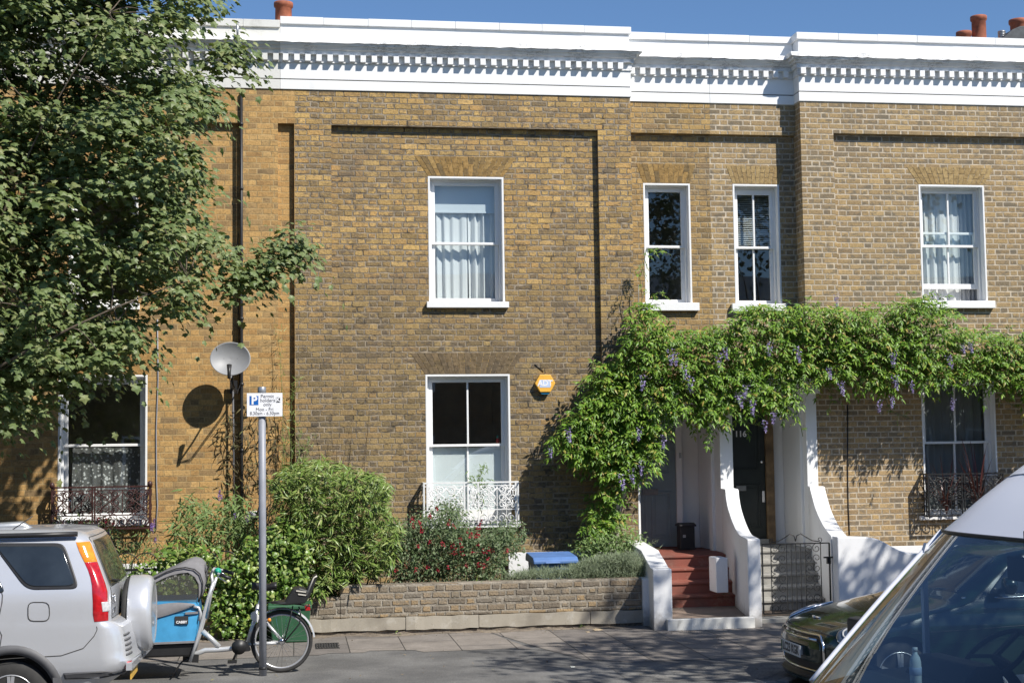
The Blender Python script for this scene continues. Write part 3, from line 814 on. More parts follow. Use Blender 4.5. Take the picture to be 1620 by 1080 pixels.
arch(hm, M['arch'], W3[0] - 0.02, W3[1] + 0.02, W3[3] + 0.026, W3[3] + 0.31, 1.28, YM + RC, 11)
window(hm, *W1, RC, 0.495, (False, False), (at(675.5, 482, 0)[0], at(805.5, 482, 0)[0], at(740, 486.3, 0)[1], at(740, 477, 0)[1]))
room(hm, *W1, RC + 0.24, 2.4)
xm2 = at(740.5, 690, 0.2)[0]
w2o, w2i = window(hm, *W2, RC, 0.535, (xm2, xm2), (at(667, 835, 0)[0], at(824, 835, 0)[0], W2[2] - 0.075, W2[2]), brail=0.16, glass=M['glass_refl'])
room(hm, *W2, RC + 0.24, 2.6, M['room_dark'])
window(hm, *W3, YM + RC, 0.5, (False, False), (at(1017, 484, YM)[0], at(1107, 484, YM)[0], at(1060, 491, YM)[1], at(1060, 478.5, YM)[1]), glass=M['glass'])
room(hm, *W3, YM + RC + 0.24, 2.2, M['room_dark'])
b = MB()
zf0, zf1 = w2i[2] + 0.16, w2i[4] - 0.03
b.box(w2i[0] - 0.02, xm2 - 0.012, RC + REV + 0.085, RC + REV + 0.09, zf0, zf1); b.box(xm2 + 0.012, w2i[1] + 0.02, RC + REV + 0.085, RC + REV + 0.09, zf0, zf1)
b.build('privacy_film', M['film'], w2o)
b = MB(); b.prism([(0.34, ZC['lip1']), (4.4, ZC['cop1'] - 0.25), (4.4, ZC['lip1'] - 0.4), (0.34, ZC['lip1'] - 0.4)], 'x', X468 + 0.001, XMID - 0.001)
roof = b.build('roof', M['slate'], hm)
cx, cz0 = at(448.5, 27, 4.6)
czt = at(448, 5, 4.6)[1]
b = MB(); b.box(cx - 0.45, cx + 1.6, 4.2, 5.1, ZC['lip1'] - 0.3, cz0 - 0.22); b.build('chimney_stack', M['brick_left'], hm, bevel=0.01)
b = MB(); chimney_pot(b, cx, 4.6, cz0 - 0.24, czt, 0.145); b.build('chimney_pot', M['terracotta'], hm)
b = MB(); b.box(at(804, 880, 0)[0], X1002 - 0.002, -0.03, -0.001, 0.45, at(830, 873, 0)[1]); b.build('plinth', M['white_wall'], hm, bevel=0.006)

# ---- right house (right half of the entrance bay and the facade at the right edge)
hr = empty('terrace_house', (XMID, 0, 0), 'pale repointed brick house with black door numbered 116 and black window guard', 'house', 'houses of the brick terrace')
W4 = (at(1166, 385, YM)[0], at(1235.5, 385, YM)[0], at(1200, 481, YM)[1], at(1200, 292.5, YM)[1])
W5 = (at(1462, 385, 0)[0], at(1561.5, 385, 0)[0], at(1512, 475.5, 0)[1], at(1510, 293.5, 0)[1])
W6 = (at(1465.5, 690, 0)[0], at(1578.5, 690, 0)[0], at(1520, 814, 0)[1], at(1520, 600, 0)[1])
xp2 = at(1321, 300, 0)[0]
b = MB()
wall_grid(b, [(XMID + 0.001, X1270 - 0.001, PORCH_Z, ztop, YM), (XMID + 0.001, X1270 - 0.001, PORCH_Z, zrm, YM + RC)], [W4 + (YM + 0.2,)], YM + 0.3)
b.build('entrance_wall', M['brick_right'], hr)
b = MB()
wall_grid(b, [(X1270, XR, 0, ztop, 0.0), (xp2, XR - 0.4, 0, at(1460, 213.5, 0)[1], RC)], [W5 + (0.2,), W6 + (0.2,)], 0.45)
b.build('wall', M['brick_right'], hr)
cornice(hr, M['white'], XMID + 0.001, X1270 - 0.002, YM, dz=-0.004)
cornice(hr, M['white'], X1270, XR, 0.0, l=True)
arch(hr, M['arch_right'], W4[0] - 0.02, W4[1] + 0.02, W4[3] + 0.026, W4[3] + 0.30, 1.28, YM + RC, 12)
arch(hr, M['arch_right'], W5[0] - 0.02, W5[1] + 0.02, W5[3] + 0.026, W5[3] + 0.29, 1.36, RC, 15)
arch(hr, M['arch_right'], W6[0] - 0.02, W6[1] + 0.02, W6[3] + 0.026, W6[3] + 0.29, 1.36, RC, 15)
window(hr, *W4, YM + RC, 0.5, (True, True), (at(1159, 486, YM)[0], at(1246, 486, YM)[0], at(1200, 492, YM)[1], at(1200, 480, YM)[1]), head=0.085)
room(hr, *W4, YM + RC + 0.24, 2.2, M['room_dark'])
window(hr, *W5, RC, 0.50, (True, True), (at(1454, 481, 0)[0], at(1575.5, 481, 0)[0], at(1515, 487, 0)[1], at(1515, 475.5, 0)[1]), raised=0.20)
room(hr, *W5, RC + 0.24, 2.4)
window(hr, *W6, RC, 0.545, (True, True), (at(1458, 820, 0)[0], at(1586, 820, 0)[0], at(1520, 821, 0)[1], at(1520, 814.5, 0)[1]), glass=M['glass_dim'])
room(hr, *W6, RC + 0.24, 2.4, M['room_dark'])
b = MB(); b.prism([(0.34, ZC['lip1']), (4.4, ZC['cop1'] - 0.25), (4.4, ZC['lip1'] - 0.4), (0.34, ZC['lip1'] - 0.4)], 'x', XMID + 0.001, XR)
b.build('roof', M['slate'], hr)
# chimney: two pots in front of the slate topped stack, a steel flue and a third pot
YC = 4.4
b = MB(); x0, z0 = at(1508, 62, YC); x1 = at(1640, 60, YC)[0]; b.box(x0 - 0.1, x1 + 0.6, YC - 0.3, YC + 0.9, ZC['lip1'] - 0.3, z0 - 0.25); b.build('chimney_stack', M['brick_right'], hr, bevel=0.01)
for (ua, ub, va, vb) in ((1513.5, 1536, 51, 64), (1537, 1560.5, 26.5, 64), (1598, 1624, 32, 64)):
    b = MB(); xa = at((ua + ub) / 2, 50, YC)[0]; r = (at(ub, 50, YC)[0] - at(ua, 50, YC)[0]) / 2
    chimney_pot(b, xa, YC, at((ua + ub) / 2, vb, YC)[1] - 0.25, at((ua + ub) / 2, va, YC)[1], r * 0.9); b.build('chimney_pot', M['terracotta'], hr)
b = MB(); xa, za = at(1584.5, 49, YC - 0.2); zb = at(1584, 64, YC - 0.2)[1]
pr = [(zb - 0.2 - zb, 0.055)]; h = za - zb
for i in range(6): pr += [(h * i / 6, 0.055), (h * i / 6 + 0.004, 0.072), (h * i / 6 + h / 12, 0.072), (h * i / 6 + h / 12 + 0.004, 0.055)]
b.lathe((xa, YC - 0.2, zb), 'z', pr + [(h, 0.05)], 16); b.build('flue', M['lead'], hr)
b = MB(); q = [at(u, v, YC - 0.45) for u, v in ((1582, 64), (1600, 48), (1612, 43), (1660, 40), (1660, 66), (1582, 68))]
b.prism(q, 'y', YC - 0.5, YC - 0.15); b.build('slate_flashing', M['slate'], hr, bevel=0.006)
b = MB(); b.box(X1270 + 0.25, XR, -0.03, -0.001, 0.40, at(1430, 863, 0)[1]); b.build('plinth', M['white_wall'], hr, bevel=0.006)

# ---- porch walls and doors
YD = 0.95
XP0, XP1 = at(1139.5, 740, -0.1)[0], at(1160, 740, -0.1)[0]     # pier between the two doors
ZT = at(1040, 864.5, YD)[1]                     # grey door threshold
ZB = at(1185, 852, YD)[1]                       # black door threshold
b = MB()
b.box(X1002 + 0.002, X1002 + 0.035, -0.006, YD + 0.2, 0.02, PORCH_Z)          # painted return of the main house corner
b.box(XP0, XP1, -0.10, YD + 0.2, 0.02, PORCH_Z + 0.05)
b.box(XP0 - 0.045, XP0 + 0.001, 0.20, 0.36, 0.02, PORCH_Z - 0.002)
b.box(X1002 - 0.01, XP0 - 0.001, -0.02 + YM, YM + 0.3, PORCH_Z - 0.18, PORCH_Z + 0.06)
b.box(X1002 + 0.036, XP0 - 0.002, YD + 0.08, YD + 0.16, ZT - 0.3, PORCH_Z)
b.build('porch', M['white'], hm, bevel=0.006)
b = MB()
b.box(X1270 - 0.045, X1270 - 0.001, -0.04, YD + 0.2, 0.02, PORCH_Z)
b.box(X1270 - 0.06, at(1293.5, 740, -0.03)[0], -0.045, -0.002, 0.02, PORCH_Z)
b.box(X1270 - 0.085, X1270 - 0.044, 0.16, 0.32, 0.02, PORCH_Z - 0.01)
b.box(X1270 - 0.11, at(1296, 610, -0.05)[0], -0.075, 0.25, at(1240, 622, -0.05)[1], PORCH_Z + 0.02)
b.box(XP1 + 0.001, X1270 - 0.115, YM - 0.02, YM + 0.3, PORCH_Z - 0.16, PORCH_Z + 0.04)
b.box(XP1 + 0.001, X1270 - 0.046, YD + 0.08, YD + 0.16, ZB - 0.3, PORCH_Z)
b.build('porch', M['white'], hr, bevel=0.006)
def panel_door(house, mat, x0, x1, z0, z1, y, rows):
    b = MB(); b.box(x0, x1, y, y + 0.05, z0, z1); w = x1 - x0; h = z1 - z0
    for (a, c, e, f) in rows:
        X0, X1, Z0, Z1 = x0 + a * w, x0 + c * w, z0 + e * h, z0 + f * h
        for (p, q, r_, s) in ((X0, X1, Z0, Z0 + 0.03), (X0, X1, Z1 - 0.03, Z1), (X0, X0 + 0.03, Z0 + 0.03, Z1 - 0.03), (X1 - 0.03, X1, Z0 + 0.03, Z1 - 0.03)):
            b.box(p, q, y - 0.014, y + 0.001, r_, s)
        b.box(X0 + 0.06, X1 - 0.06, y - 0.008, y + 0.001, Z0 + 0.06, Z1 - 0.06)
    return b.build('door', mat, house, bevel=0.004, seg=1)
xd1 = at(1070, 800, YD)[0]; xd0 = xd1 - 0.84
d = panel_door(hm, M['door_grey'], xd0, xd1, ZT, ZT + 2.05, YD, [(0.08, 0.46, 0.06, 0.40), (0.54, 0.90, 0.06, 0.40), (0.08, 0.46, 0.52, 0.94), (0.54, 0.90, 0.52, 0.94)])
b = MB(); q = rect(1016, 772.5, 1040.5, 782.5, YD); b.box(q[0], q[1], YD - 0.022, YD, q[2], q[3]); b.box(q[0] + 0.03, q[1] - 0.03, YD - 0.028, YD - 0.02, q[2] + 0.025, q[3] - 0.025)
b.build('letterbox', M['brass'], d, bevel=0.004)
b = MB(); b.box(xd1 + 0.001, xd1 + 0.09, YD - 0.04, YD + 0.08, ZT - 0.02, ZT + 2.12); b.box(xd0 - 0.08, xd0 - 0.001, YD - 0.04, YD + 0.08, ZT - 0.02, ZT + 2.12); b.box(xd0 - 0.001, xd1 + 0.001, YD - 0.04, YD + 0.08, ZT + 2.052, ZT + 2.12)
b.build('door_frame', M['white_wood'], hm, bevel=0.006)
b = MB(); q = at(1076, 720, YD - 0.04); b.box(q[0] - 0.015, q[0] + 0.015, YD - 0.06, YD - 0.041, q[1] - 0.04, q[1] + 0.04); b.build('doorbell', M['lead'], hm, bevel=0.004)
xb1 = at(1211.5, 780, YD)[0]; xb0 = xb1 - 0.84
d = panel_door(hr, M['door_black'], xb0, xb1, ZB, ZB + 2.05, YD, [(0.10, 0.90, 0.08, 0.40), (0.10, 0.90, 0.50, 0.94)])
b = MB(); q = rect(1164.5, 768, 1180, 776, YD); b.box(q[0], q[1], YD - 0.022, YD, q[2], q[3]); b.build('letterbox', M['brass'], d, bevel=0.004)
b = MB(); q = rect(1205, 776, 1209, 794, YD); b.box(q[0], q[1], YD - 0.03, YD, q[2], q[3]); b.build('handle', M['chrome'], d, bevel=0.004)
b = MB(); q = at(1205, 730, YD); b.lathe((q[0], YD, q[1]), 'y', [(-0.02, 0.022), (0, 0.026)], 16); b.build('lock', M['chrome'], d)
b = MB(); b.box(xb1 + 0.001, at(1226, 780, YD - 0.05)[0], YD - 0.05, YD + 0.08, ZB - 0.12, PORCH_Z - 0.17); b.build('door_jamb', M['wood'], hr, bevel=0.006)
b = MB(); b.box(xb0, xb1, YD - 0.1, YD + 0.02, ZB - 0.07, ZB - 0.001); b.build('threshold', M['step_stone'], hr, bevel=0.006)
b = MB(); b.box(xd0, xd1, YD - 0.06, YD + 0.02, ZT - 0.02, ZT - 0.001); b.build('threshold', M['red_step'], hm, bevel=0.004)
def text_obj(name, body, size, loc, mat, parent=None, rot=(R(90), 0, 0), align='CENTER', extrude=0.001, sx=1.0, spacing=1.0, bold=0.0):
    cu = bpy.data.curves.new(name, 'FONT'); cu.body = body; cu.size = size; cu.align_x = align; cu.align_y = 'CENTER'
    cu.extrude = extrude; cu.space_character = spacing; cu.offset = bold; cu.resolution_u = 4
    o = bpy.data.objects.new(name, cu); COL.objects.link(o)
    dg = bpy.context.evaluated_depsgraph_get(); dg.update()
    me = bpy.data.meshes.new_from_object(o.evaluated_get(dg))
    bpy.data.objects.remove(o); bpy.data.curves.remove(cu)
    me.materials.clear(); me.materials.append(mat)
    mt = Matrix.LocRotScale(Vector((0, 0, 0)), Matrix.Rotation(rot[2], 3, 'Z').to_quaternion() @ Matrix.Rotation(rot[0], 3, 'X').to_quaternion(), Vector((1, 1, 1))) @ Matrix.Diagonal((sx, 1, 1, 1))
    me.transform(mt)
    o0 = origin_of(parent) if parent is not None else Vector((0, 0, 0))
    me.transform(Matrix.Translation(Vector(loc) - o0))
    return link_mesh(name, me, parent)
q = at(1170, 686.5, YD); text_obj('door_number', '116', 0.125, (q[0] + 0.01, YD - 0.018, q[1]), M['sign_white'], d, bold=0.003)

M['voile'] = sheer_mat('white voile', (0.74, 0.74, 0.73), 0.98)
# ---- curtains and blinds
xi = (W1[0], W1[1], W1[2], W1[3]); y1 = RC + 0.285
tag_c = 'curtains and blinds in the windows'
zb = at(740, 334, 0.3)[1]
bb = MB(); bb.box(xi[0] - 0.02, xi[1] + 0.02, y1 - 0.045, y1 - 0.041, zb, xi[3] + 0.05); bb.box(xi[0] - 0.02, xi[1] + 0.02, y1 - 0.052, y1 - 0.034, zb - 0.025, zb)
tag(bb.build('roller_blind', M['blind']), 'half lowered pale roller blind at top of the wide upstairs window above white guard', 'blind', tag_c)
xg = at(741, 400, 0.3)[0]
drape('curtain', M['curtain'], xi[0] - 0.1, xg - 0.004, xi[2] - 0.02, xi[3], y1, 'white curtain hanging at left in upstairs window below the roller blind', 'curtain', 5, 0.04, tag_c)
drape('curtain', M['curtain'], xg + 0.004, xi[1] + 0.12, xi[2] - 0.02, xi[3], y1 + 0.01, 'white curtain hanging at right in upstairs window below the roller blind', 'curtain', 5, 0.04, tag_c)
drape('curtain', M['voile'], W5[0] - 0.1, at(1520, 400, 0.3)[0], W5[2] - 0.02, W5[3] + 0.03, RC + 0.285, 'grey white net curtain in upper right window, nearer the entrance', 'curtain', 6, 0.035, tag_c)
drape('curtain', M['net'], at(1520, 400, 0.3)[0], W5[1] + 0.12, W5[2] - 0.02, W5[3] + 0.03, RC + 0.29, 'grey white net curtain in upper right window, at right of the glazing bar', 'curtain', 6, 0.035, tag_c)
drape('curtain', M['net'], W6[0] - 0.1, W6[1] + 0.1, W6[2], W6[3] + 0.03, RC + 0.30, 'full height grey net curtain in lower right window behind black guard', 'curtain', 9, 0.03, tag_c)
drape('curtain', M['lace'], at(112, 760, 0.3)[0], at(222, 760, 0.3)[0], W7[2], at(165, 708, 0.3)[1], RC + 0.30, 'white patterned lace half curtain in lower left window behind iron guard', 'curtain', 6, 0.03, tag_c)
bb = MB(); z = at(1200, 386, YM + 0.3)[1]
while z < W4[3]:
    bb.add([(W4[0] + 0.02, YM + RC + 0.30, z), (W4[1] - 0.02, YM + RC + 0.30, z), (W4[1] - 0.02, YM + RC + 0.322, z + 0.012), (W4[0] + 0.02, YM + RC + 0.322, z + 0.012)], [(0, 1, 2, 3)]); z += 0.028
tag(bb.build('venetian_blind', M['slat'], fix=False), 'half open slatted blind in narrow upstairs window next to the projecting corner', 'blind', tag_c)
# ------------------------------------------------------------------ front walls, steps, gate
YW = -2.33
def gate_scroll(b, cx, cz, r, y, turn=1.6, dirn=1, a0=0.0, th=0.0048, n=22):
    pts = []
    for i in range(n + 1):
        t = i / n; a = a0 + dirn * t * turn * 2 * math.pi; rr = r * (1 - 0.78 * t)
        pts.append((cx + rr * math.cos(a), y, cz + rr * math.sin(a)))
    b.tube(pts, th, 5)
# brick garden wall
xw1 = at(1016.5, 950, YW)[0]; zt_w = at(800, 919.5, YW)[1]
x_left = at(478, 950, YW)[0]
gw = empty('garden_wall', ((x_left + xw1) / 2, YW, 0), 'low weathered brick garden wall on a stone base in front of the flower bed', 'garden wall')
b = MB()
z_s = at(800, 970, YW)[1]
b.box(at(538, 950, YW)[0], xw1 - 0.001, YW, YW + 0.22, z_s, zt_w)
b.box(x_left, at(538, 950, YW)[0] - 0.001, YW + 0.004, YW + 0.215, z_s, at(500, 945, YW)[1])
b.build('brickwork', M['brick_garden'], gw, bevel=0.012)
b = MB(); xx = x_left
for L_ in (1.25, 0.9, 1.4, 1.1, 1.3):
    xe = min(xx + L_, xw1 - 0.002)
    if xe - xx > 0.1:
        rough_box(b, xx + 0.004, xe - 0.004, YW - 0.035, YW + 0.22, at(800, 990, YW)[1] + random.uniform(-.005, .005), z_s - 0.003, 0.008, 0.11)
    xx = xe
b.build('stone_base', M['stone'], gw)
b = MB(); rough_box(b, x_left, xw1 - 0.004, YW - 0.01, YW + 0.2, -0.02, at(800, 991.5, YW)[1], 0.01, 0.1); b.build('footing', M['dirt'], gw)

# white pier ending the brick wall and the stepped white side wall
YF = -2.82
b = MB(); x0 = at(1017.3, 950, YW - 0.05)[0]; x1 = at(1031.5, 950, YW - 0.05)[0]; b.box(x0, x1, YW - 0.06, YW + 0.25, 0, at(1024, 914.8, YW - 0.05)[1])
tag(b.build('gate_pier', M['white_wall'], bevel=0.012), 'narrow white painted pier closing the brick garden wall beside red steps', 'pier')
# side wall left of the red steps, running back to the house corner
Lf0, Lf1 = (at(1033.7, 950, YF)[0], YF), (at(1063.6, 950, YF)[0], YF)
zf = at(1048, 899.5, YF)[1]
Bk0, Bk1 = (X1002 - 0.2, -0.06), (X1002 + 0.03, -0.06)
def splayed_wall(b, f0, f1, k0, k1, prof):
    """prof: (t from front 0 to back 1, z)"""
    vs = []; n = len(prof)
    for (t, z) in prof:
        for a, c in ((f0, k0), (f1, k1)):
            x, y = a[0] + (c[0] - a[0]) * t, a[1] + (c[1] - a[1]) * t
            vs += [(x, y, -0.02), (x, y, z)]
    fs = []
    for i in range(n - 1):
        a, c = i * 4, i * 4 + 4
        fs += [(a, a + 1, c + 1, c), (a + 3, a + 2, c + 2, c + 3), (a + 1, a + 3, c + 3, c + 1)]
    fs += [(0, 2, 3, 1), ((n - 1) * 4 + 1, (n - 1) * 4 + 3, (n - 1) * 4 + 2, (n - 1) * 4)]
    b.add(vs, fs)
b = MB(); splayed_wall(b, Lf0, Lf1, Bk0, Bk1, [(0, zf), (0.09, zf), (0.16, zf + 0.035), (0.34, zf + 0.12), (0.40, zf + 0.15), (1.0, zf + 0.17)])
tag(b.build('side_wall', M['white_wall'], bevel=0.012), 'low white side wall left of the red steps with its top sloping up to house', 'side wall', 'white side walls of the front steps')
# scroll walls either side of the black door's steps
def scroll_wall(f0, f1, k0, k1, front_z, curve_px, label, flat=0.0):
    b = MB(); pr = [(0, front_z)]
    a0, b0 = f1, k1                       # the right-hand top edge is the one seen against door and brick
    d = Vector((b0[0] - a0[0], b0[1] - a0[1])); L2 = d.length_squared
    for (u, v) in curve_px:
        p = atP(u, v, a0, b0); t = (p.x - a0[0]) * d.x / L2 + (p.y - a0[1]) * d.y / L2
        pr.append((t, p.z))
    pr = sorted(pr); pr.append((1.0, pr[-1][1]))
    # smooth the curve
    fine = [pr[0]]
    for i in range(len(pr) - 1):
        p0 = pr[max(i - 1, 0)]; p1 = pr[i]; p2 = pr[i + 1]; p3 = pr[min(i + 2, len(pr) - 1)]
        for s in (0.25, 0.5, 0.75, 1.0):
            f = lambda k: 0.5 * (2 * p1[k] + (p2[k] - p0[k]) * s + (2 * p0[k] - 5 * p1[k] + 4 * p2[k] - p3[k]) * s * s + (3 * p1[k] - p0[k] - 3 * p2[k] + p3[k]) * s ** 3)
            if i in (0, len(pr) - 2): q = (p1[0] + (p2[0] - p1[0]) * s, p1[1] + (p2[1] - p1[1]) * s)
            else: q = (f(0), f(1))
            fine.append(q)
    splayed_wall(b, f0, f1, k0, k1, fine)
    return tag(b.build('side_wall', M['white_wall'], bevel=0.012), label, 'side wall', 'white side walls of the front steps')
S0, S1 = (at(1183.8, 920, YF)[0], YF), (at(1204.3, 920, YF)[0], YF)
K0, K1 = (XP0 + 0.0, -0.102), (XP1 + 0.012, -0.102)
scroll_wall(S0, S1, K0, K1, at(1194, 852.5, YF)[1], [(1198, 849.5), (1190, 845), (1184.5, 836), (1179, 823), (1175, 811), (1172, 800), (1169.5, 785), (1168, 773)], 'white side wall with swept curved top between the red steps and iron gate')
T0, T1 = (at(1315.5, 900, YW)[0], YW), (at(1341, 900, YW)[0], YW)
J0, J1 = (X1270 - 0.06, -0.05), (at(1302, 768, -0.05)[0], -0.05)
scroll_wall(T0, T1, J0, J1, at(1325, 846.5, YW)[1], [(1336, 842.5), (1325.5, 828), (1315, 806), (1309.5, 788), (1306, 775), (1304.5, 769)], 'white side wall with swept curved top against pale brick, right of iron gate')
# white front wall of the right house
b = MB()
tp = [at(u, v, YW - 0.02) for u, v in ((1316, 847.5), (1340, 847.5), (1366, 848), (1378, 850.5), (1390, 856), (1402, 863), (1414, 869), (1428, 873), (1450, 874), (1480, 874))]
xe = 19.0
b.prism([(tp[0][0], 0), *[(p[0], p[1]) for p in tp], (xe, tp[-1][1]), (xe, 0)], 'y', YW - 0.02 - 0.19, YW - 0.021)
tag(b.build('front_wall', M['white_wall'], bevel=0.012), 'white rendered front wall behind the green car with top stepping down in curve', 'garden wall')
# small white block standing on the red steps
b = MB(); q = rect(1133, 882, 1152, 936, -1.75); b.box(q[0], q[1], -1.75, -1.42, q[2] - 0.01, q[3])
tag(b.build('plinth_block', M['white_wall'], bevel=0.012), 'small square white block at the right end of the red steps', 'block')

# red steps
st = empty('front_steps', (at(1100, 950, -2)[0], -2.0, 0), 'flight of red painted steps with tiled landing up to the grey door', 'steps', 'front steps')
zs = [0.115]; zl = at(1040, 870, 0.3)[1] - 0.01
zl = ZT - 0.02
rise = (zl - 0.115) / 4
ys = []
for k, (u, v) in enumerate(((1095, 941.3), (1095, 919.8), (1095, 898), (1095, 877.3))):
    zs.append(0.115 + rise * (k + 1)); ys.append(atZ(u, v, zs[-1])[1])
b = MB()
def xl_at(y): t = (y - YF) / (Bk1[1] - YF); return Lf1[0] + (Bk1[0] - Lf1[0]) * max(0, min(1, t)) + 0.002
def xr_at(y): t = (y - YF) / (K0[1] - YF); return S0[0] + (K0[0] - S0[0]) * max(0, min(1, t)) - 0.003
xend = [at(1151, 950, -1.8)[0], 99, 99, 99]
for k in range(4):
    y0 = ys[k]; y1 = ys[k + 1] if k < 3 else YD - 0.03
    y1b = y1 + 0.05 if k < 3 else y1
    za = 0.0
    if k < 3:
        poly = [(xl_at(y0), y0), (xr_at(y0), y0), (xr_at(y1), y1b), (xl_at(y1), y1b)]
    else:
        poly = [(xl_at(y0), y0), (xr_at(y0), y0), (XP0 - 0.003, -0.1), (XP0 - 0.003, 0.19), (XP0 - 0.05, 0.2), (XP0 - 0.05, 0.37), (XP0 - 0.003, 0.38), (XP0 - 0.003, y1), (X1002 + 0.037, y1), (X1002 + 0.037, -0.02)]
    b.prism(poly, 'z', za + 0.001 * k, zs[k + 1] - 0.035)
    c = Vector((sum(p[0] for p in poly) / len(poly), 0))
    pl = list(poly); pl[0] = (pl[0][0], pl[0][1] - 0.02); pl[1] = (pl[1][0], pl[1][1] - 0.02)
    b.prism(pl, 'z', zs[k + 1] - 0.035, zs[k + 1])
b.build('flight', M['red_step'], st, bevel=0.007)
b = MB(); b.prism([(xl_at(YF), YF), (xr_at(YF) - 0.0, YF), (xr_at(ys[0]), ys[0] + 0.03), (xl_at(ys[0]), ys[0] + 0.03)], 'z', 0.0, 0.115)
b.build('tiled_landing', M['tile'], st, bevel=0.004)
b = MB(); q = at(1056, 985, YF - 0.06)[0]; rough_box(b, q, S0[0] + 0.05, YF - 0.075, YF - 0.002, -0.01, at(1120, 977.5, YF - 0.07)[1], 0.006, 0.1)
b.build('kerb_step', M['white_old'], st, bevel=0.006)
# grey stone steps behind the gate
st2 = empty('front_steps', (at(1260, 950, -1.5)[0], -1.5, 0), 'flight of worn grey stone steps behind the iron gate up to black door', 'steps', 'front steps')
b = MB(); n = 5; zl2 = ZB - 0.075
def x2l(y): t = (y - YF) / (K1[1] - YF); return S1[0] + (K1[0] - S1[0]) * max(0, min(1, t)) + 0.003
def x2r(y): t = (y - YW) / (J0[1] - YW); return T0[0] + (J0[0] - T0[0]) * max(0, min(1, t)) - 0.003
yy = [-1.62, -1.28, -0.95, -0.62, -0.28]
for k in range(n):
    z = 0.06 + (zl2 - 0.06) * (k + 1) / n; y0 = yy[k]; y1 = yy[k + 1] + 0.04 if k < n - 1 else YD - 0.1
    if k < n - 1: poly = [(x2l(y0), y0), (x2r(y0), y0), (x2r(y1), y1), (x2l(y1), y1)]
    else: poly = [(x2l(y0), y0), (x2r(y0), y0), (X1270 - 0.09, 0.15), (X1270 - 0.09, y1), (XP1 + 0.003, y1), (XP1 + 0.014, -0.1)]
    b.prism(poly, 'z', 0.001 * k, z - 0.04)
    pl = list(poly); pl[0] = (pl[0][0], pl[0][1] - 0.025); pl[1] = (pl[1][0], pl[1][1] - 0.025)
    b.prism(pl, 'z', z - 0.04, z)
b.build('flight', M['step_stone'], st2, bevel=0.008)
b = MB(); b.prism([(S1[0] + 0.01, YW - 0.15), (T0[0] - 0.002, YW - 0.15), (T0[0] - 0.002, -1.58), (x2l(-1.6), -1.58)], 'z', 0.0, at(1260, 971, YW)[1] - 0.03)
b.build('threshold', M['step_stone'], st2, bevel=0.006)
# iron gate
yg = YW - 0.03
gx0, gx1 = at(1206.5, 910, yg)[0], at(1313, 910, yg)[0]; gz0, gz1 = at(1260, 969, yg)[1], at(1260, 859.5, yg)[1]
g = empty('iron_gate', ((gx0 + gx1) / 2, yg, 0), 'black wrought iron gate with S scrolls in front of grey stone steps', 'gate')
b = MB()
for x in (gx0, gx1): b.bar((x, yg, gz0), (x, yg, gz1), 0.018, 0.018)
b.bar((gx0, yg, gz1), (gx1, yg, gz1), 0.016); b.bar((gx0, yg, gz0), (gx1, yg, gz0), 0.016)
W_ = gx1 - gx0
for f in (0.13, 0.36, 0.43, 0.50, 0.57, 0.64, 0.87):
    b.bar((gx0 + f * W_, yg, gz0), (gx0 + f * W_, yg, gz1), 0.010)
b.build('frame', M['black_iron'], g)
for cxf in (0.245, 0.755):
    b = MB()
    for k in range(7):
        cz = gz0 + (gz1 - gz0) * (k + 0.5) / 7
        gate_scroll(b, gx0 + (cxf - 0.055) * W_, cz, 0.06, yg, 1.25, 1 if k % 2 else -1, math.pi / 2 if k % 2 else -math.pi / 2)
        gate_scroll(b, gx0 + (cxf + 0.055) * W_, cz, 0.06, yg, 1.25, -1 if k % 2 else 1, -math.pi / 2 if k % 2 else math.pi / 2)
    b.build('scrollwork', M['black_iron'], g)
b = MB(); cxg = gx0 + 0.5 * W_
for s in (-1, 1):
    b.tube([(cxg + s * 0.36 * W_, yg, gz1 + 0.02), (cxg + s * 0.25 * W_, yg, gz1 + 0.035), (cxg + s * 0.16 * W_, yg, gz1 + 0.08), (cxg + s * 0.08 * W_, yg, gz1 + 0.125), (cxg + s * 0.02 * W_, yg, gz1 + 0.10), (cxg, yg, gz1 + 0.03)], 0.007, 6)
    gate_scroll(b, cxg + s * 0.36 * W_, gz1 + 0.045, 0.035, yg, 1.1, s, -math.pi / 2)
b.build('cresting', M['black_iron'], g)
b = MB(); q = at(1310, 882, yg); b.box(q[0] - 0.03, q[0] + 0.02, yg - 0.05, yg - 0.012, q[1] - 0.07, q[1] + 0.02); b.bar((q[0] - 0.07, yg - 0.03, q[1] + 0.01), (q[0] + 0.05, yg - 0.03, q[1] + 0.01), 0.02)
b.build('latch', M['black_iron'], g)

# hooped railing and low wall of the left garden
x0, x1 = -8.5, at(420, 900, YW)[0]
b = MB(); b.box(x0, x_left - 0.01, YW + 0.02, YW + 0.22, 0, 0.34)
tag(b.build('garden_wall', M['brick_garden'], bevel=0.01), 'low brick wall hidden under ivy below the hooped railing', 'garden wall')
hp = empty('hooped_railing', (x0, YW + 0.1, 0), 'black wrought iron hoop top railing half covered by ivy', 'railing')
b = MB(); zt = at(250, 873.5, YW + 0.1)[1]; pit = 0.235; x = x0; yr = YW + 0.1; i = 0
while x < x1:
    b.tube([(x, yr, 0.32)] + [(x + 0.165 - 0.165 * math.cos(a), yr + (0.008 if i % 2 else -0.008), zt - 0.165 + 0.165 * math.sin(a)) for a in [k * math.pi / 12 for k in range(13)]] + [(x + 0.33, yr, 0.32)], 0.006, 6)
    x += pit; i += 1
b.build('hoops', M['black_iron'], hp)
b = MB()
for z in (0.42, zt - 0.2): b.bar((x0, yr, z), (x1 + 0.2, yr, z), 0.012, 0.03)
b.build('rails', M['black_iron'], hp)

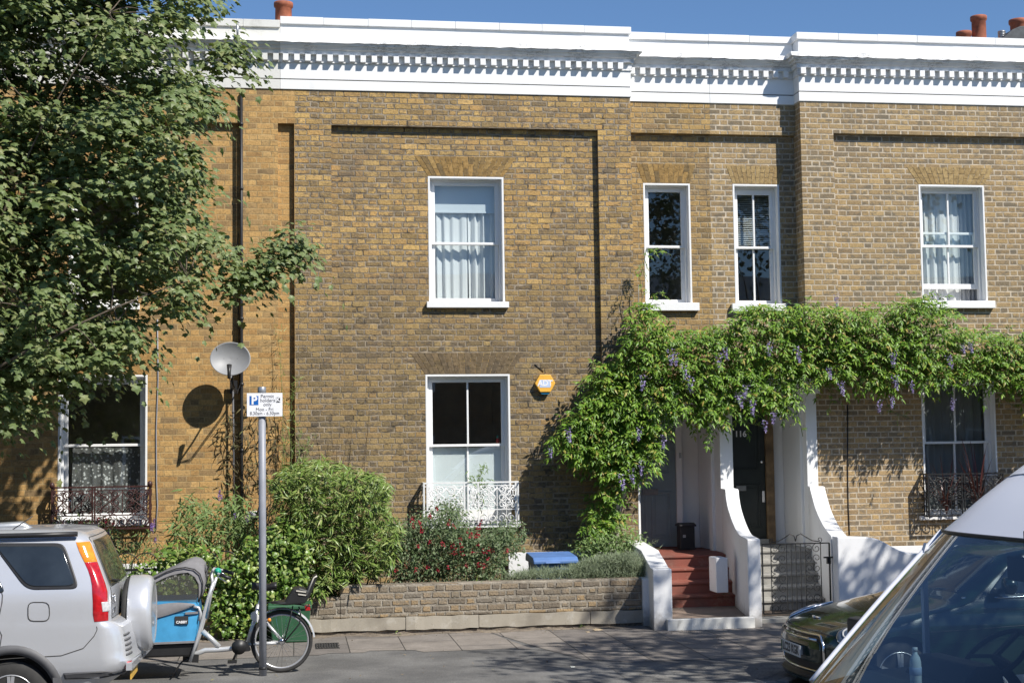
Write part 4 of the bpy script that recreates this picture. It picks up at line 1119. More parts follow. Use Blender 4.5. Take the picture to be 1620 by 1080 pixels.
# ornamental window guards
def guard(name, x0, x1, z0, z1, y, p, mat, label, zmid, panels, posts, knob=None, open_right=True):
    root = empty(name, ((x0 + x1) / 2, y, z0), label, 'window guard', 'iron window guards')
    yf = y - p
    b = MB()
    for z, w in ((z1, 0.022), (zmid, 0.014), (z0, 0.022), (z1 - 0.045, 0.012)):
        b.bar((x0, yf, z), (x1, yf, z), w)
        b.bar((x0, yf, z), (x0, y, z), w); b.bar((x1, yf, z), (x1, y, z), w)
    for x in (x0, x1, *posts): b.bar((x, yf, z0 - 0.02), (x, yf, z1 + 0.01), 0.02)
    for x in (x0, x1):
        for yy in (y - p * 0.66, y - p * 0.33): b.bar((x, yy, z0), (x, yy, z1), 0.012)
    if knob:
        for x in (x0, x1): b.lathe((x, yf, z1 + 0.03), 'z', [(-0.04, 0.012), (-0.03, 0.03), (0.0, 0.036), (0.03, 0.028), (0.045, 0.004)], 10)
    b.build('frame', mat, root)
    b = MB()
    for (a, c) in panels:
        w = c - a
        # upper register: mirrored scroll foliage round a central stem
        zz0, zz1 = zmid + 0.012, z1 - 0.05; h = zz1 - zz0; m_ = (a + c) / 2
        b.bar((m_, yf, zz0), (m_, yf, zz1), 0.012)
        for s in (-1, 1):
            for (fx, fz, rr, dr, a0) in ((0.13, 0.16, 0.11, 1, -1.57), (0.13, 0.50, 0.13, -1, 1.57), (0.13, 0.84, 0.11, 1, -1.57), (0.30, 0.30, 0.12, -1, 0.4), (0.31, 0.70, 0.13, 1, -0.6), (0.43, 0.14, 0.08, 1, 1.2), (0.43, 0.50, 0.09, -1, 0), (0.43, 0.86, 0.08, -1, 2.0), (0.22, 0.04, 0.07, 1, 0), (0.22, 0.96, 0.07, -1, 0)):
                gate_scroll(b, m_ + s * fx * w, zz0 + fz * h, rr * min(w, h * 1.6), yf, 1.5, s * dr, a0 if s > 0 else math.pi - a0, 0.0085, 18)
            b.tube([(m_, yf, zz0 + 0.02), (m_ + s * 0.1 * w, yf, zz0 + 0.35 * h), (m_ + s * 0.24 * w, yf, zz0 + 0.55 * h), (m_ + s * 0.45 * w, yf, zz0 + 0.98 * h)], 0.008, 5)
            b.tube([(m_, yf, zz1 - 0.02), (m_ + s * 0.1 * w, yf, zz1 - 0.3 * h), (m_ + s * 0.26 * w, yf, zz1 - 0.52 * h), (m_ + s * 0.46 * w, yf, zz0 + 0.04 * h)], 0.008, 5)
        # lower register
        zz0, zz1 = z0 + 0.012, zmid - 0.012; h = zz1 - zz0; k = max(2, int(w / 0.13))
        for i in range(k):
            cx = a + w * (i + 0.5) / k
            gate_scroll(b, cx, (zz0 + zz1) / 2, min(h * 0.46, w / k * 0.48), yf, 1.4, 1 if i % 2 else -1, 1.57, 0.008, 18)
            b.bar((cx + w / k / 2, yf, zz0), (cx + w / k / 2, yf, zz1), 0.009)
    b.build('ornament', mat, root)
    b = MB()
    n = 3
    for x in (x0, x1):
        for i in range(n):
            for k in range(3):
                c = Vector((x, y - p * (i + 0.5) / n, z0 + (z1 - z0) * (k + 0.5) / 3)); rr = p / n * 0.42
                b.tube([(c.x, c.y + rr * math.cos(t), c.z + rr * 1.3 * math.sin(t)) for t in [j * math.pi / 5 for j in range(10)]], 0.007, 4, closed=True)
    b.build('side_ornament', mat, root)
    return root
pg = 0.15
gx0, gx1 = at(671, 800, -pg)[0], at(820, 800, -pg)[0]
gz1, gz0, gzm = at(745, 763, -pg)[1], at(745, 833, -pg)[1], at(745, 806, -pg)[1]
ps = [at(u, 800, -pg)[0] for u in (676, 735, 740.5, 757, 816)]
guard('window_guard', gx0, gx1, gz0, gz1, RC, RC + pg, M['white_iron'], 'white painted ornamental iron guard below the lower window of weathered house', gzm, [(ps[0], ps[1]), (ps[2], ps[3]), (ps[3], ps[4])], ps)
gx0, gx1 = at(1469, 780, -pg)[0], at(1588, 780, -pg)[0]
gz1, gz0, gzm = at(1525, 749, -pg)[1], at(1525, 815, -pg)[1], at(1525, 789, -pg)[1]
ps = [at(u, 780, -pg)[0] for u in (1522, 1526)]
guard('window_guard', gx0, gx1, gz0, gz1, RC, RC + pg, M['black_iron'], 'black ornamental iron guard at the right edge with dark red spiky plants behind', gzm, [(gx0, ps[0]), (ps[1], gx1)], ps)
gx0, gx1 = at(82, 800, -pg)[0], at(237, 800, -pg)[0]
gz1, gz0, gzm = at(160, 770, -pg)[1], at(160, 836, -pg)[1], at(160, 815, -pg)[1]
ps = [at(u, 800, -pg)[0] for u in (146, 150)]
guard('window_guard', gx0, gx1, gz0, gz1, RC, RC + pg, M['maroon_iron'], 'dark maroon ornamental iron guard below lower left window above silver car', gzm, [(gx0, ps[0]), (ps[1], gx1)], ps, knob=True)
M['sign_grey'] = plain('sign lettering grey', (0.16, 0.16, 0.17), 0.4, 0.05)
# ------------------------------------------------------------------ things on the walls and in the front gardens
# satellite dish
yd_ = -0.34
cxd, czd = at(364.5, 567.5, yd_)
ds = empty('satellite_dish', (cxd, 0, czd), 'grey oval satellite dish on a short pole beside the black drainpipe', 'satellite dish')
rx = (at(396.5, 567, yd_)[0] - at(332, 567, yd_)[0]) / 2; rz = (at(364, 541, yd_)[1] - at(364, 594.5, yd_)[1]) / 2
b = MB(); rings = [0.0, 0.25, 0.5, 0.75, 0.93, 1.0]; n = 36; vs = []; fs = []
tilt = -0.20
def dpt(r, a, back=0.0):
    x, z = r * math.cos(a) * rx, r * math.sin(a) * rz
    y = -0.09 * (r * r) + 0.05 + z * -tilt + back
    return (cxd + x, yd_ + y, czd + z)
for side in (0.0, 0.012):
    for r in rings:
        for k in range(n): vs.append(dpt(max(r, 0.001), 2 * math.pi * k / n, side))
R_ = len(rings)
for s in (0, 1):
    for i in range(R_ - 1):
        for k in range(n):
            k2 = (k + 1) % n; o = s * R_ * n
            f = (o + i * n + k, o + i * n + k2, o + (i + 1) * n + k2, o + (i + 1) * n + k); fs.append(f if s == 0 else f[::-1])
for k in range(n):
    k2 = (k + 1) % n; fs.append(((R_ - 1) * n + k, (R_ - 1) * n + k2, (2 * R_ - 1) * n + k2, (2 * R_ - 1) * n + k))
b.add(vs, fs, True)
b.build('reflector', M['dish'], ds)
b = MB()
for dx in (-0.36, 0.36): b.lathe((cxd + dx * rx, yd_ + 0.045, czd), 'y', [(-0.006, 0.012), (0.0, 0.014)], 10)
b.build('bolts', M['joint'], ds)
b = MB()
pb = Vector((cxd + 0.03, 0, at(366, 612, 0)[1]))
b.box(pb.x - 0.05, pb.x + 0.05, -0.02, -0.001, pb.z - 0.09, pb.z + 0.09)
b.tube([(pb.x, -0.01, pb.z), (pb.x, yd_ * 0.6, pb.z), (pb.x - 0.01, yd_ * 0.75, pb.z + 0.05), (pb.x - 0.02, yd_ + 0.06, czd - 0.05)], 0.02, 10)
b.build('bracket', M['plastic_black'], ds)
b = MB()
arm = [(cxd + 0.02, yd_ - 0.0, czd - rz * 0.98), (cxd + 0.005, yd_ - 0.20, czd - rz * 1.18), (cxd - 0.0, yd_ - 0.42, czd - rz * 1.1)]
b.tube(arm, 0.013, 8); b.build('arm', M['dish'], ds)
b = MB(); e = Vector(arm[-1]); b.tube([e + Vector((0, 0.0, -0.03)), e + Vector((0, 0.03, 0.06)), e + Vector((0, 0.06, 0.15))], [0.022, 0.024, 0.034], 10); b.build('receiver', M['plastic_black'], ds)
b = MB()
for k in range(3):
    b.tube([(e.x, e.y + 0.02, e.z - 0.02), (e.x + 0.04, e.y + 0.15, e.z - 0.14 - 0.02 * k), (pb.x + 0.05, -0.14, pb.z - 0.06 - 0.02 * k), (pb.x + 0.10, -0.03, pb.z + 0.02 + 0.02 * k)], 0.0045, 6)
b.build('cable', M['plastic_black'], ds)
# drainpipe and cables
def pipe(name, px, y, r, mat, label, cat, brk=0):
    pts = [P3(u, v, y) for u, v in px]; o = empty(name, (pts[-1][0], y, pts[-1][2]), label, cat)
    b = MB(); b.tube(pts, r, 10); b.build('pipe', mat, o)
    if brk:
        b = MB(); z0, z1 = pts[-1][2], pts[0][2]
        for k in range(brk):
            z = z0 + (z1 - z0) * (k + 0.5) / brk; t = (z - z0) / (z1 - z0); x = pts[-1][0] + (pts[0][0] - pts[-1][0]) * t
            b.lathe((x, y, z), 'z', [(-0.02, r * 1.02), (-0.018, r * 1.35), (0.018, r * 1.35), (0.02, r * 1.02)], 10)
        b.build('brackets', mat, o)
pipe('drainpipe', [(381.8, 146), (382, 400), (382.4, 700), (383, 870)], -0.035, 0.021, M['plastic_black'], 'black drainpipe running full height of the yellow brick wall by the dish', 'drainpipe', 7)
pipe('wall_pipe', [(368.5, 610), (369.5, 700), (370, 860)], -0.022, 0.013, plain('dark grey pipe', (0.10, 0.10, 0.105), 0.6), 'thin dark grey pipe running down the wall from the dish bracket', 'pipe', 3)
pipe('wall_pipe', [(375.5, 34), (376, 62)], -0.20, 0.016, M['lead'], 'short pale pipe crossing the weathered parapet above black drainpipe', 'pipe')
for px, lb in (([(249, 505), (250, 600), (247, 680), (247.5, 760), (249, 800), (246, 840)], 'grey cable hanging down yellow brick beside the lower left window'), ([(377, 370), (372, 430), (378, 500), (379, 620)], 'thin dark cable looping down beside upper black drainpipe')):
    pts = [P3(u, v, RC - 0.012) for u, v in px]; o = MB().tube(pts, 0.009 if '249' in str(px[0]) else 0.006, 6).build('wall_cable', M['grey_post'] if px[0][0] == 249 else M['plastic_black'], None, pts[0]); tag(o, lb, 'cable')
o = MB().tube([P3(u, v, RC - 0.008) for u, v in ((1341, 640), (1341, 740), (1342, 800), (1344, 846))], 0.008, 6).build('wall_cable', M['plastic_black'], None, P3(1341, 640, RC)); tag(o, 'black cable running down pale brick beside right swept wall', 'cable')
o = MB().tube([P3(u, v, RC - 0.006) for u, v in ((846, 576), (852, 581), (860, 588))], 0.007, 6).build('wall_cable', M['plastic_black'], None, P3(846, 576, RC)); tag(o, 'short black cable entering the top of alarm box', 'cable')
# alarm box
hx, hz = at(863, 606, -0.02); rr = (at(879.5, 606, -0.02)[0] - at(847, 606, -0.02)[0]) / 2
al = empty('alarm_box', (hx, RC, hz), 'yellow hexagonal burglar alarm box on the brick beside wisteria', 'alarm box')
hexo = [(hx + rr * math.cos(k * math.pi / 3), hz + rr * 0.98 * math.sin(k * math.pi / 3)) for k in range(6)]
b = MB(); b.prism(hexo, 'y', RC - 0.085, RC - 0.001); b.build('case', M['alarm_yellow'], al, bevel=0.008)
b = MB(); b.prism([(hx - rr * 0.47, hz - rr * 0.87), (hx + rr * 0.47, hz - rr * 0.87), (hx + rr * 0.36, hz - rr * 1.06), (hx - rr * 0.36, hz - rr * 1.06)], 'y', RC - 0.07, RC - 0.001); b.build('strobe', M['alarm_blue'], al, bevel=0.004)
b = MB(); b.box(hx - rr * 0.54, hx + rr * 0.5, RC - 0.0875, RC - 0.0845, hz - rr * 0.40, hz + rr * 0.34); lg = b.build('logo_panel', M['logo_pale'], al)
text_obj('lettering', 'ADT', 0.115, (hx - 0.003, RC - 0.0885, hz - 0.002), M['sign_white'], al, bold=0.004, sx=0.92)
# wheelie bin lid and body behind the wall
yb = -1.55
x0, x1 = at(838, 885, yb)[0], at(908, 885, yb)[0]; zt_ = at(872, 873.5, yb)[1]; zl_ = at(872, 890, yb - 0.1)[1]
wb = empty('wheelie_bin', ((x0 + x1) / 2, yb, 0.06), 'blue wheelie bin with closed lid among lavender behind the garden wall', 'wheelie bin')
b = MB(); w_ = (x1 - x0) / 2 * 0.92; cx_ = (x0 + x1) / 2
vs = [(cx_ - w_ * 0.8, yb - 0.2, 0.07), (cx_ + w_ * 0.8, yb - 0.2, 0.07), (cx_ + w_ * 0.8, yb + 0.25, 0.07), (cx_ - w_ * 0.8, yb + 0.25, 0.07), (cx_ - w_, yb - 0.27, zl_), (cx_ + w_, yb - 0.27, zl_), (cx_ + w_, yb + 0.3, zl_), (cx_ - w_, yb + 0.3, zl_)]
b.add(vs, [(0, 3, 2, 1), (4, 5, 6, 7), (0, 1, 5, 4), (1, 2, 6, 5), (2, 3, 7, 6), (3, 0, 4, 7)]); b.build('body', M['bin_blue'], wb, bevel=0.015)
b = MB()
b.prism([(yb - 0.31, zl_ + 0.002), (yb - 0.31, zl_ + 0.045), (yb - 0.24, zl_ + 0.085), (yb + 0.1, zt_ - 0.02), (yb + 0.30, zt_ - 0.01), (yb + 0.36, zl_ + 0.06), (yb + 0.36, zl_ + 0.002)], 'x', x0, x1)
b.box(cx_ - w_ * 0.55, cx_ + w_ * 0.2, yb - 0.33, yb - 0.29, zl_ + 0.005, zl_ + 0.03)
b.build('lid', M['bin_blue'], wb, bevel=0.014)
b = MB(); b.tube([(x0 + 0.05, yb + 0.40, zl_ + 0.02), (x1 - 0.05, yb + 0.40, zl_ + 0.02)], 0.016, 8); b.build('handle', M['bin_blue'], wb)
for s in (-1, 1):
    b = MB(); b.lathe((cx_ + s * w_ * 0.7, yb + 0.28, 0.16), 'x', [(-0.025, 0.09), (-0.02, 0.10), (0.02, 0.10), (0.025, 0.09)], 18); b.build('wheel', M['plastic_black'], wb)
# small black post box standing at the grey door
ym = 0.55
x0, x1 = at(1073.5, 850, ym)[0], at(1096.5, 850, ym)[0]; zb_ = ZT - 0.02; zt_ = at(1085, 826, ym)[1]
pbx = empty('parcel_box', ((x0 + x1) / 2, ym, zb_), 'small black box with pitched lid standing by grey door', 'box')
b = MB(); b.box(x0, x1, ym - 0.1, ym + 0.1, zb_, zt_ - 0.05); b.build('body', M['plastic_black'], pbx, bevel=0.01)
b = MB(); b.prism([(ym - 0.13, zt_ - 0.052), (ym - 0.13, zt_ - 0.03), (ym, zt_ + 0.0), (ym + 0.13, zt_ - 0.03), (ym + 0.13, zt_ - 0.052)], 'x', x0 - 0.018, x1 + 0.018); b.build('lid', M['plastic_black'], pbx, bevel=0.005)
b = MB(); b.box(x0 + 0.04, x0 + 0.08, ym - 0.106, ym - 0.099, zb_ + 0.18, zb_ + 0.22); b.build('catch', M['lead'], pbx)
# parking sign on its post
pxb, pyb = atZ(416, 1068, 0.0)
zt_ = at(414.5, 612, pyb)[1]; xt_ = at(414.3, 612, pyb)[0]
ps_ = empty('parking_sign', (pxb, pyb, 0), 'grey post with a white permit holders parking sign in front of cargo bike', 'road sign')
b = MB(); b.tube([(pxb, pyb, -0.02), (pxb * 0.5 + xt_ * 0.5, pyb, zt_ / 2), (xt_, pyb, zt_)], (at(421.6, 900, pyb)[0] - at(409.8, 900, pyb)[0]) / 2, 20)
b.build('post', M['grey_post'], ps_)
b = MB(); b.lathe((xt_, pyb, zt_), 'z', [(-0.06, 0.041), (-0.055, 0.043), (-0.004, 0.043), (0.0, 0.040)], 20); b.build('cap', M['lead'], ps_)
b = MB(); r_ = 0.0385; b.lathe((pxb, pyb, at(415, 1056, pyb)[1]), 'z', [(-0.012, r_), (-0.010, 0.043), (0.010, 0.043), (0.012, r_)], 20); b.build('strap', M['plastic_black'], ps_)
ysg = pyb - 0.055
q = rect(390.5, 621.5, 446.8, 658.5, ysg)
b = MB(); b.box(q[0], q[1], ysg, ysg + 0.006, q[2], q[3]); b.box(xt_ - 0.03, xt_ + 0.03, ysg + 0.006, pyb - 0.02, q[2] + 0.05, q[2] + 0.09); b.box(xt_ - 0.03, xt_ + 0.03, ysg + 0.006, pyb - 0.02, q[3] - 0.09, q[3] - 0.05)
pl = b.build('sign_plate', M['sign_white'], ps_, bevel=0.002)
W_, H_ = q[1] - q[0], q[3] - q[2]
def sx_(u): return q[0] + W_ * u
def sz_(v): return q[3] - H_ * v
b = MB(); b.box(sx_(0.075), sx_(0.325), ysg - 0.0015, ysg + 0.001, sz_(0.51), sz_(0.12)); b.build('parking_symbol', M['sign_blue'], pl)
text_obj('letter', 'P', 0.115, (sx_(0.205), ysg - 0.0025, sz_(0.318)), M['sign_white'], pl, bold=0.004)
b = MB(); b.box(sx_(0.82), sx_(0.935), ysg - 0.0015, ysg + 0.001, sz_(0.41), sz_(0.18)); b.build('zone_box', M['sign_black'], pl)
text_obj('letter', 'K', 0.062, (sx_(0.878), ysg - 0.0025, sz_(0.293)), M['sign_white'], pl, bold=0.002)
for tx, x_, v_, sz in (('Permit', 0.575, 0.14, 0.050), ('holders', 0.585, 0.315, 0.050), ('only', 0.58, 0.49, 0.050), ('Mon - Fri', 0.50, 0.70, 0.047), ('8.30am - 6.30pm', 0.50, 0.865, 0.047)):
    text_obj('lettering', tx, sz, (sx_(x_), ysg - 0.0015, sz_(v_)), M['sign_grey'], pl, bold=0.0, sx=1.0 if len(tx) < 12 else 0.93)
# green recycling box against the wall foot
yg_ = -2.72
x0, x1 = at(424, 960, yg_)[0], at(493, 960, yg_)[0]; zt_ = at(458, 954, yg_)[1]; zb_ = 0.006
gb = empty('recycling_box', ((x0 + x1) / 2, yg_, 0), 'green plastic recycling box on the footway behind the bicycle wheel', 'box')
b = MB(); c_ = (x0 + x1) / 2; w_ = (x1 - x0) / 2
z_r = zt_ - 0.05
vs = [(c_ - w_ * 0.80, yg_ - 0.14, zb_), (c_ + w_ * 0.80, yg_ - 0.14, zb_), (c_ + w_ * 0.80, yg_ + 0.2, zb_), (c_ - w_ * 0.80, yg_ + 0.2, zb_), (c_ - w_ * 0.95, yg_ - 0.19, z_r), (c_ + w_ * 0.95, yg_ - 0.19, z_r), (c_ + w_ * 0.95, yg_ + 0.24, z_r), (c_ - w_ * 0.95, yg_ + 0.24, z_r)]
b.add(vs, [(0, 3, 2, 1), (0, 1, 5, 4), (1, 2, 6, 5), (2, 3, 7, 6), (3, 0, 4, 7), (4, 5, 6, 7)]); b.build('body', M['box_green'], gb, bevel=0.015)
b = MB(); b.box(x0, x1, yg_ - 0.21, yg_ + 0.26, z_r + 0.001, zt_); b.build('rim', M['box_green'], gb, bevel=0.012)
# little house-shaped shelf and meter clutter left: small white pot on a bracket
q = at(400, 815, -0.2); pt = empty('wall_shelf', (q[0], 0, q[1]), 'small black bracket shelf with white pot beside the drainpipe', 'shelf')
b = MB(); z_ = at(400, 818, -0.12)[1]; b.box(q[0] - 0.06, q[0] + 0.07, -0.2, -0.002, z_ - 0.015, z_); b.bar((q[0] + 0.05, -0.18, z_ - 0.01), (q[0] + 0.05, -0.004, z_ - 0.2), 0.014); b.build('bracket', M['plastic_black'], pt)
b = MB(); b.lathe((q[0], -0.11, z_), 'z', [(0.001, 0.035), (0.07, 0.05), (0.085, 0.052)], 16); tag(b.build('plant_pot', M['sign_white']), 'small white plant pot on black bracket shelf by the drainpipe', 'pot')
# drain grating in the footway
x0, y0 = atZ(500, 1026, 0.004); x1, y1 = atZ(536, 1017, 0.004)
b = MB()
for k in range(9): b.box(x0 + (x1 - x0) * k / 9, x0 + (x1 - x0) * (k + 0.6) / 9, y0, y1, 0.004, 0.016)
for k in range(3): b.box(x0, x1, y0 + (y1 - y0) * k / 2 - 0.012, y0 + (y1 - y0) * k / 2 + 0.012, 0.0035, 0.013)
tag(b.build('drain_grating', M['rubber']), 'small dark iron drain grating beside the bicycle rear wheel', 'grating')
# red bottle on the lower window's meeting rail
q = at(788, 703, RC + REV + 0.07); k_ = at(788, 689, RC + REV + 0.07)[1] - q[1]
rb = empty('soap_bottle', (q[0], RC + REV + 0.10, q[1]), 'small red bottle with teal nozzle standing inside the lower window', 'bottle')
b = MB(); b.lathe((q[0], RC + REV + 0.10, q[1]), 'z', [(0, 0.024), (k_ * 0.62, 0.024), (k_ * 0.72, 0.014)], 14); b.build('body', plain('red plastic', (0.5, 0.02, 0.02), 0.3), rb)
b = MB(); b.lathe((q[0] - 0.004, RC + REV + 0.10, q[1]), 'z', [(k_ * 0.72, 0.012), (k_ * 0.95, 0.010), (k_, 0.016), (k_ * 1.06, 0.004)], 10); b.build('nozzle', plain('teal plastic', (0.03, 0.30, 0.27), 0.3), rb)
# ------------------------------------------------------------------ terrace across the road (seen only as reflections)
M['dark_pane'] = plain('dark pane', (0.02, 0.024, 0.03), 0.08, 0.2, 3)
for i in range(11):
    x0 = -32 + i * 6.4
    h = empty('opposite_house', (x0 + 3.2, -26.0, 0), ['plain brick house across the road, far left of the photographer', 'plain brick house across the road, behind the photographer', 'plain brick house across the road, far right of the photographer'][0 if i < 4 else 1 if i < 7 else 2], 'house', 'houses across the road')
    b = MB(); b.box(x0, x0 + 6.39, -33, -26.0, RZ, 7.6); b.build('wall', M['brick_opposite'], h)
    b = MB(); b.box(x0 - 0.0, x0 + 6.39, -26.12, -25.999, 6.9, 7.9); b.build('parapet', M['white'], h)
    for (wx, wz) in ((1.1, 0.9), (3.4, 0.9), (1.1, 4.0), (3.4, 4.0)):
        b = MB(); b.box(x0 + wx, x0 + wx + 1.1, -26.0, -25.95, wz, wz + 1.8); w_ = b.build('window', M['white_wood'], h)
        b = MB(); b.box(x0 + wx + 0.08, x0 + wx + 1.02, -25.95, -25.94, wz + 0.08, wz + 1.72); b.build('pane', M['dark_pane'], w_)
    b = MB(); b.box(x0 + 5.0, x0 + 5.95, -26.0, -25.95, 0, 2.2); b.build('door', M['door_black'], h)
# ------------------------------------------------------------------ vehicles
M['silver'] = car_paint('silver car paint', (0.60, 0.61, 0.635), 0.42, 0.32, 0.7, 0.08)
M['grey_trim'] = plain('grey plastic trim', (0.10, 0.10, 0.105), 0.6, 0.12, 8)
M['tint'] = plain('tinted glass', (0.022, 0.028, 0.034), 0.06, 0.4, 3, spec=0.7)
M['rear_glass'] = plain('rear glass', (0.045, 0.045, 0.035), 0.05, 0.5, 4, spec=0.7)
M['lamp_red'] = plain('red lamp', (0.42, 0.012, 0.016), 0.15, 0.25, 30, coat=0.8)
M['lamp_orange'] = plain('orange lamp', (0.85, 0.27, 0.02), 0.15, 0.2, 30, coat=0.8)
M['lamp_clear'] = plain('clear lamp', (0.50, 0.50, 0.50), 0.15, 0.2, 40, coat=0.8)
M['alloy'] = plain('alloy rim', (0.55, 0.55, 0.56), 0.3, 0.06, 20, metal=0.6)
M['plate_yellow'] = plain('yellow plate', (0.60, 0.36, 0.06), 0.5, 0.3, 40)
M['plate_white'] = plain('white plate', (0.62, 0.62, 0.60), 0.4, 0.04, 20)
M['green_paint'] = car_paint('dark green car paint', (0.005, 0.020, 0.013), 0.0, 0.25, 0.8, 0.02)
M['headlight'] = plain('headlight lens', (0.10, 0.13, 0.18), 0.06, 0.3, 12, metal=0.3, coat=1.0)
M['van_paint'] = car_paint('white van paint', (0.70, 0.71, 0.76), 0.0, 0.4, 0.15, 0.05)
M['windscreen'] = glass_mat('windscreen glass', (0.40, 0.50, 0.55), 1.1)
M['cab_dark'] = plain('dark cab plastic', (0.022, 0.024, 0.028), 0.6, 0.2, 6)
M['seat_cloth'] = plain('dark seat cloth', (0.022, 0.026, 0.036), 0.85, 0.2, 9)

class Loft:
    """body made of stacked plan outlines; keys: list of (z, xf, xr, halfwidth, rf, rr, bowf, bowr)"""
    def __init__(s, yc, keys): s.yc = yc; s.k = np.array(keys, float)
    def par(s, z): return [float(np.interp(z, s.k[:, 0], s.k[:, i])) for i in range(1, 8)]
    def half(s, z, n=9):
        """outline from front centre round one side to rear centre; list of (x, d) with d = distance from the centre line"""
        xf, xr, w, rf, rr, bf, br = s.par(z)
        pts = []
        for i in range(n): t = i / n; pts.append((xf, (w - rf) * t))
        for i in range(n + 1): a = math.pi / 2 * i / n; pts.append((xf + rf * (1 - math.cos(a)), w - rf + rf * math.sin(a)))
        for i in range(1, n): t = i / n; pts.append((xf + rf + (xr - rr - xf - rf) * t, w))
        for i in range(n + 1): a = math.pi / 2 * i / n; pts.append((xr - rr + rr * math.sin(a), w - rr + rr * math.cos(a)))
        for i in range(1, n + 1): t = i / n; pts.append((xr, (w - rr) * (1 - t)))
        L = xr - xf; out = []
        for x, d in pts:
            ff = max(0.0, 1 - (x - xf) / (0.25 * L)); fr = max(0.0, 1 - (xr - x) / (0.25 * L)); q = (d / w) ** 2
            out.append((x + bf * q * ff - br * q * fr, d))
        return out
    def build(s, zs):
        b = MB(); rings = []
        for z in zs:
            h = s.half(z)
            rings.append([(x, s.yc - d, z) for x, d in h] + [(x, s.yc + d, z) for x, d in h[-2:0:-1]])
        n = len(rings[0]); vs = [p for r in rings for p in r]; fs = []
        for i in range(len(rings) - 1):
            for j in range(n): j2 = (j + 1) % n; fs.append((i * n + j, i * n + j2, (i + 1) * n + j2, (i + 1) * n + j))
        fs.append(tuple(range(n))[::-1]); fs.append(tuple((len(rings) - 1) * n + j for j in range(n)))
        b.add(vs, fs, True); return b
    def pt(s, z, t, rear=True, side=-1, off=0.0):
        """t: distance along the outline from the rear (or front) centre towards one side"""
        def raw(z_, t_):
            h = s.half(z_); h = h[::-1] if rear else h
            sgn = 1
            if t_ < 0: t_ = -t_; sgn = -1
            acc = 0.0
            for (x0, d0), (x1, d1) in zip(h[:-1], h[1:]):
                L = math.hypot(x1 - x0, d1 - d0)
                if acc + L >= t_ and L > 0:
                    f = (t_ - acc) / L; return Vector((x0 + (x1 - x0) * f, s.yc + sgn * side * (d0 + (d1 - d0) * f), z_))
                acc += L
            return Vector((h[-1][0], s.yc, z_))
        p = raw(z, t)
        if off:
            e = 0.01; a = raw(z, t + e) - raw(z, t - e); c = raw(z + e, t) - raw(z - e, t); n = a.cross(c)
            if n.length > 1e-9:
                n.normalize()
                cen = Vector(((s.par(z)[0] + s.par(z)[1]) / 2, s.yc, z))
                if n.dot(p - cen) < 0: n = -n
                p = p + n * off
        return p
    def patch(s, b, poly, off=0.006, rear=True, side=-1, rings=(1.0, 0.96, 0.8, 0.55, 0.3), rim=None):
        """poly: list of (t, z); star shaped about its centroid; laid on the body surface"""
        # densify
        P = []
        for (p, q) in zip(poly, poly[1:] + poly[:1]):
            for k in range(4): P.append((p[0] + (q[0] - p[0]) * k / 4, p[1] + (q[1] - p[1]) * k / 4))
        c = (sum(p[0] for p in P) / len(P), sum(p[1] for p in P) / len(P)); n = len(P); vs = []
        for i, r in enumerate((1.0,) + tuple(rings)):
            o = 0.0 if i == 0 else off * (1.0 if i > 1 else 0.85)
            for (t, z) in P: vs.append(s.pt(c[1] + (z - c[1]) * r, c[0] + (t - c[0]) * r, rear, side, o if i else -0.004))
        vs.append(s.pt(c[1], c[0], rear, side, off)); fs = []
        R_ = len(rings) + 1
        for i in range(R_ - 1):
            for j in range(n): j2 = (j + 1) % n; fs.append((i * n + j, i * n + j2, (i + 1) * n + j2, (i + 1) * n + j))
        for j in range(n): fs.append(((R_ - 1) * n + j, (R_ - 1) * n + (j + 1) % n, R_ * n))
        return b.add(vs, fs, True)
    def line(s, b, poly, r=0.004, rear=True, side=-1, closed=True, off=0.001):
        pts = []
        seg = list(zip(poly, poly[1:] + poly[:1])) if closed else list(zip(poly[:-1], poly[1:]))
        for (p, q) in seg:
            for k in range(5): pts.append(s.pt(p[1] + (q[1] - p[1]) * k / 5, p[0] + (q[0] - p[0]) * k / 5, rear, side, off))
        if not closed: pts.append(s.pt(poly[-1][1], poly[-1][0], rear, side, off))
        return b.tube(pts, r, 5, closed=closed)
    def t_of(s, z, x, rear=True, side=-1):
        """distance along the outline of the point on the side at this x"""
        h = s.half(z); h = h[::-1] if rear else h; acc = 0.0; best = (9, 0)
        for (x0, d0), (x1, d1) in zip(h[:-1], h[1:]):
            L = math.hypot(x1 - x0, d1 - d0)
            if max(d0, d1) > s.par(z)[2] * 0.6 and (x0 - x) * (x1 - x) <= 0 and abs(x1 - x0) > 1e-6:
                return acc + L * (x - x0) / (x1 - x0)
            acc += L
        return acc
def cut(o, cutters):
    for cb in cutters:
        c = cb.build('cutter', M['rubber'])
        md = o.modifiers.new('b', 'BOOLEAN'); md.operation = 'DIFFERENCE'; md.object = c; md.solver = 'EXACT'
        par = o.parent
        c.location = -origin_of(par) + Vector((0, 0, 0)) + origin_of(par)
        dg = bpy.context.evaluated_depsgraph_get(); dg.update()
        me = bpy.data.meshes.new_from_object(o.evaluated_get(dg)); o.modifiers.clear(); old = o.data; o.data = me
        bpy.data.objects.remove(c)
    for p in o.data.polygons: p.use_smooth = True
    o.data.set_sharp_from_angle(angle=R(32))
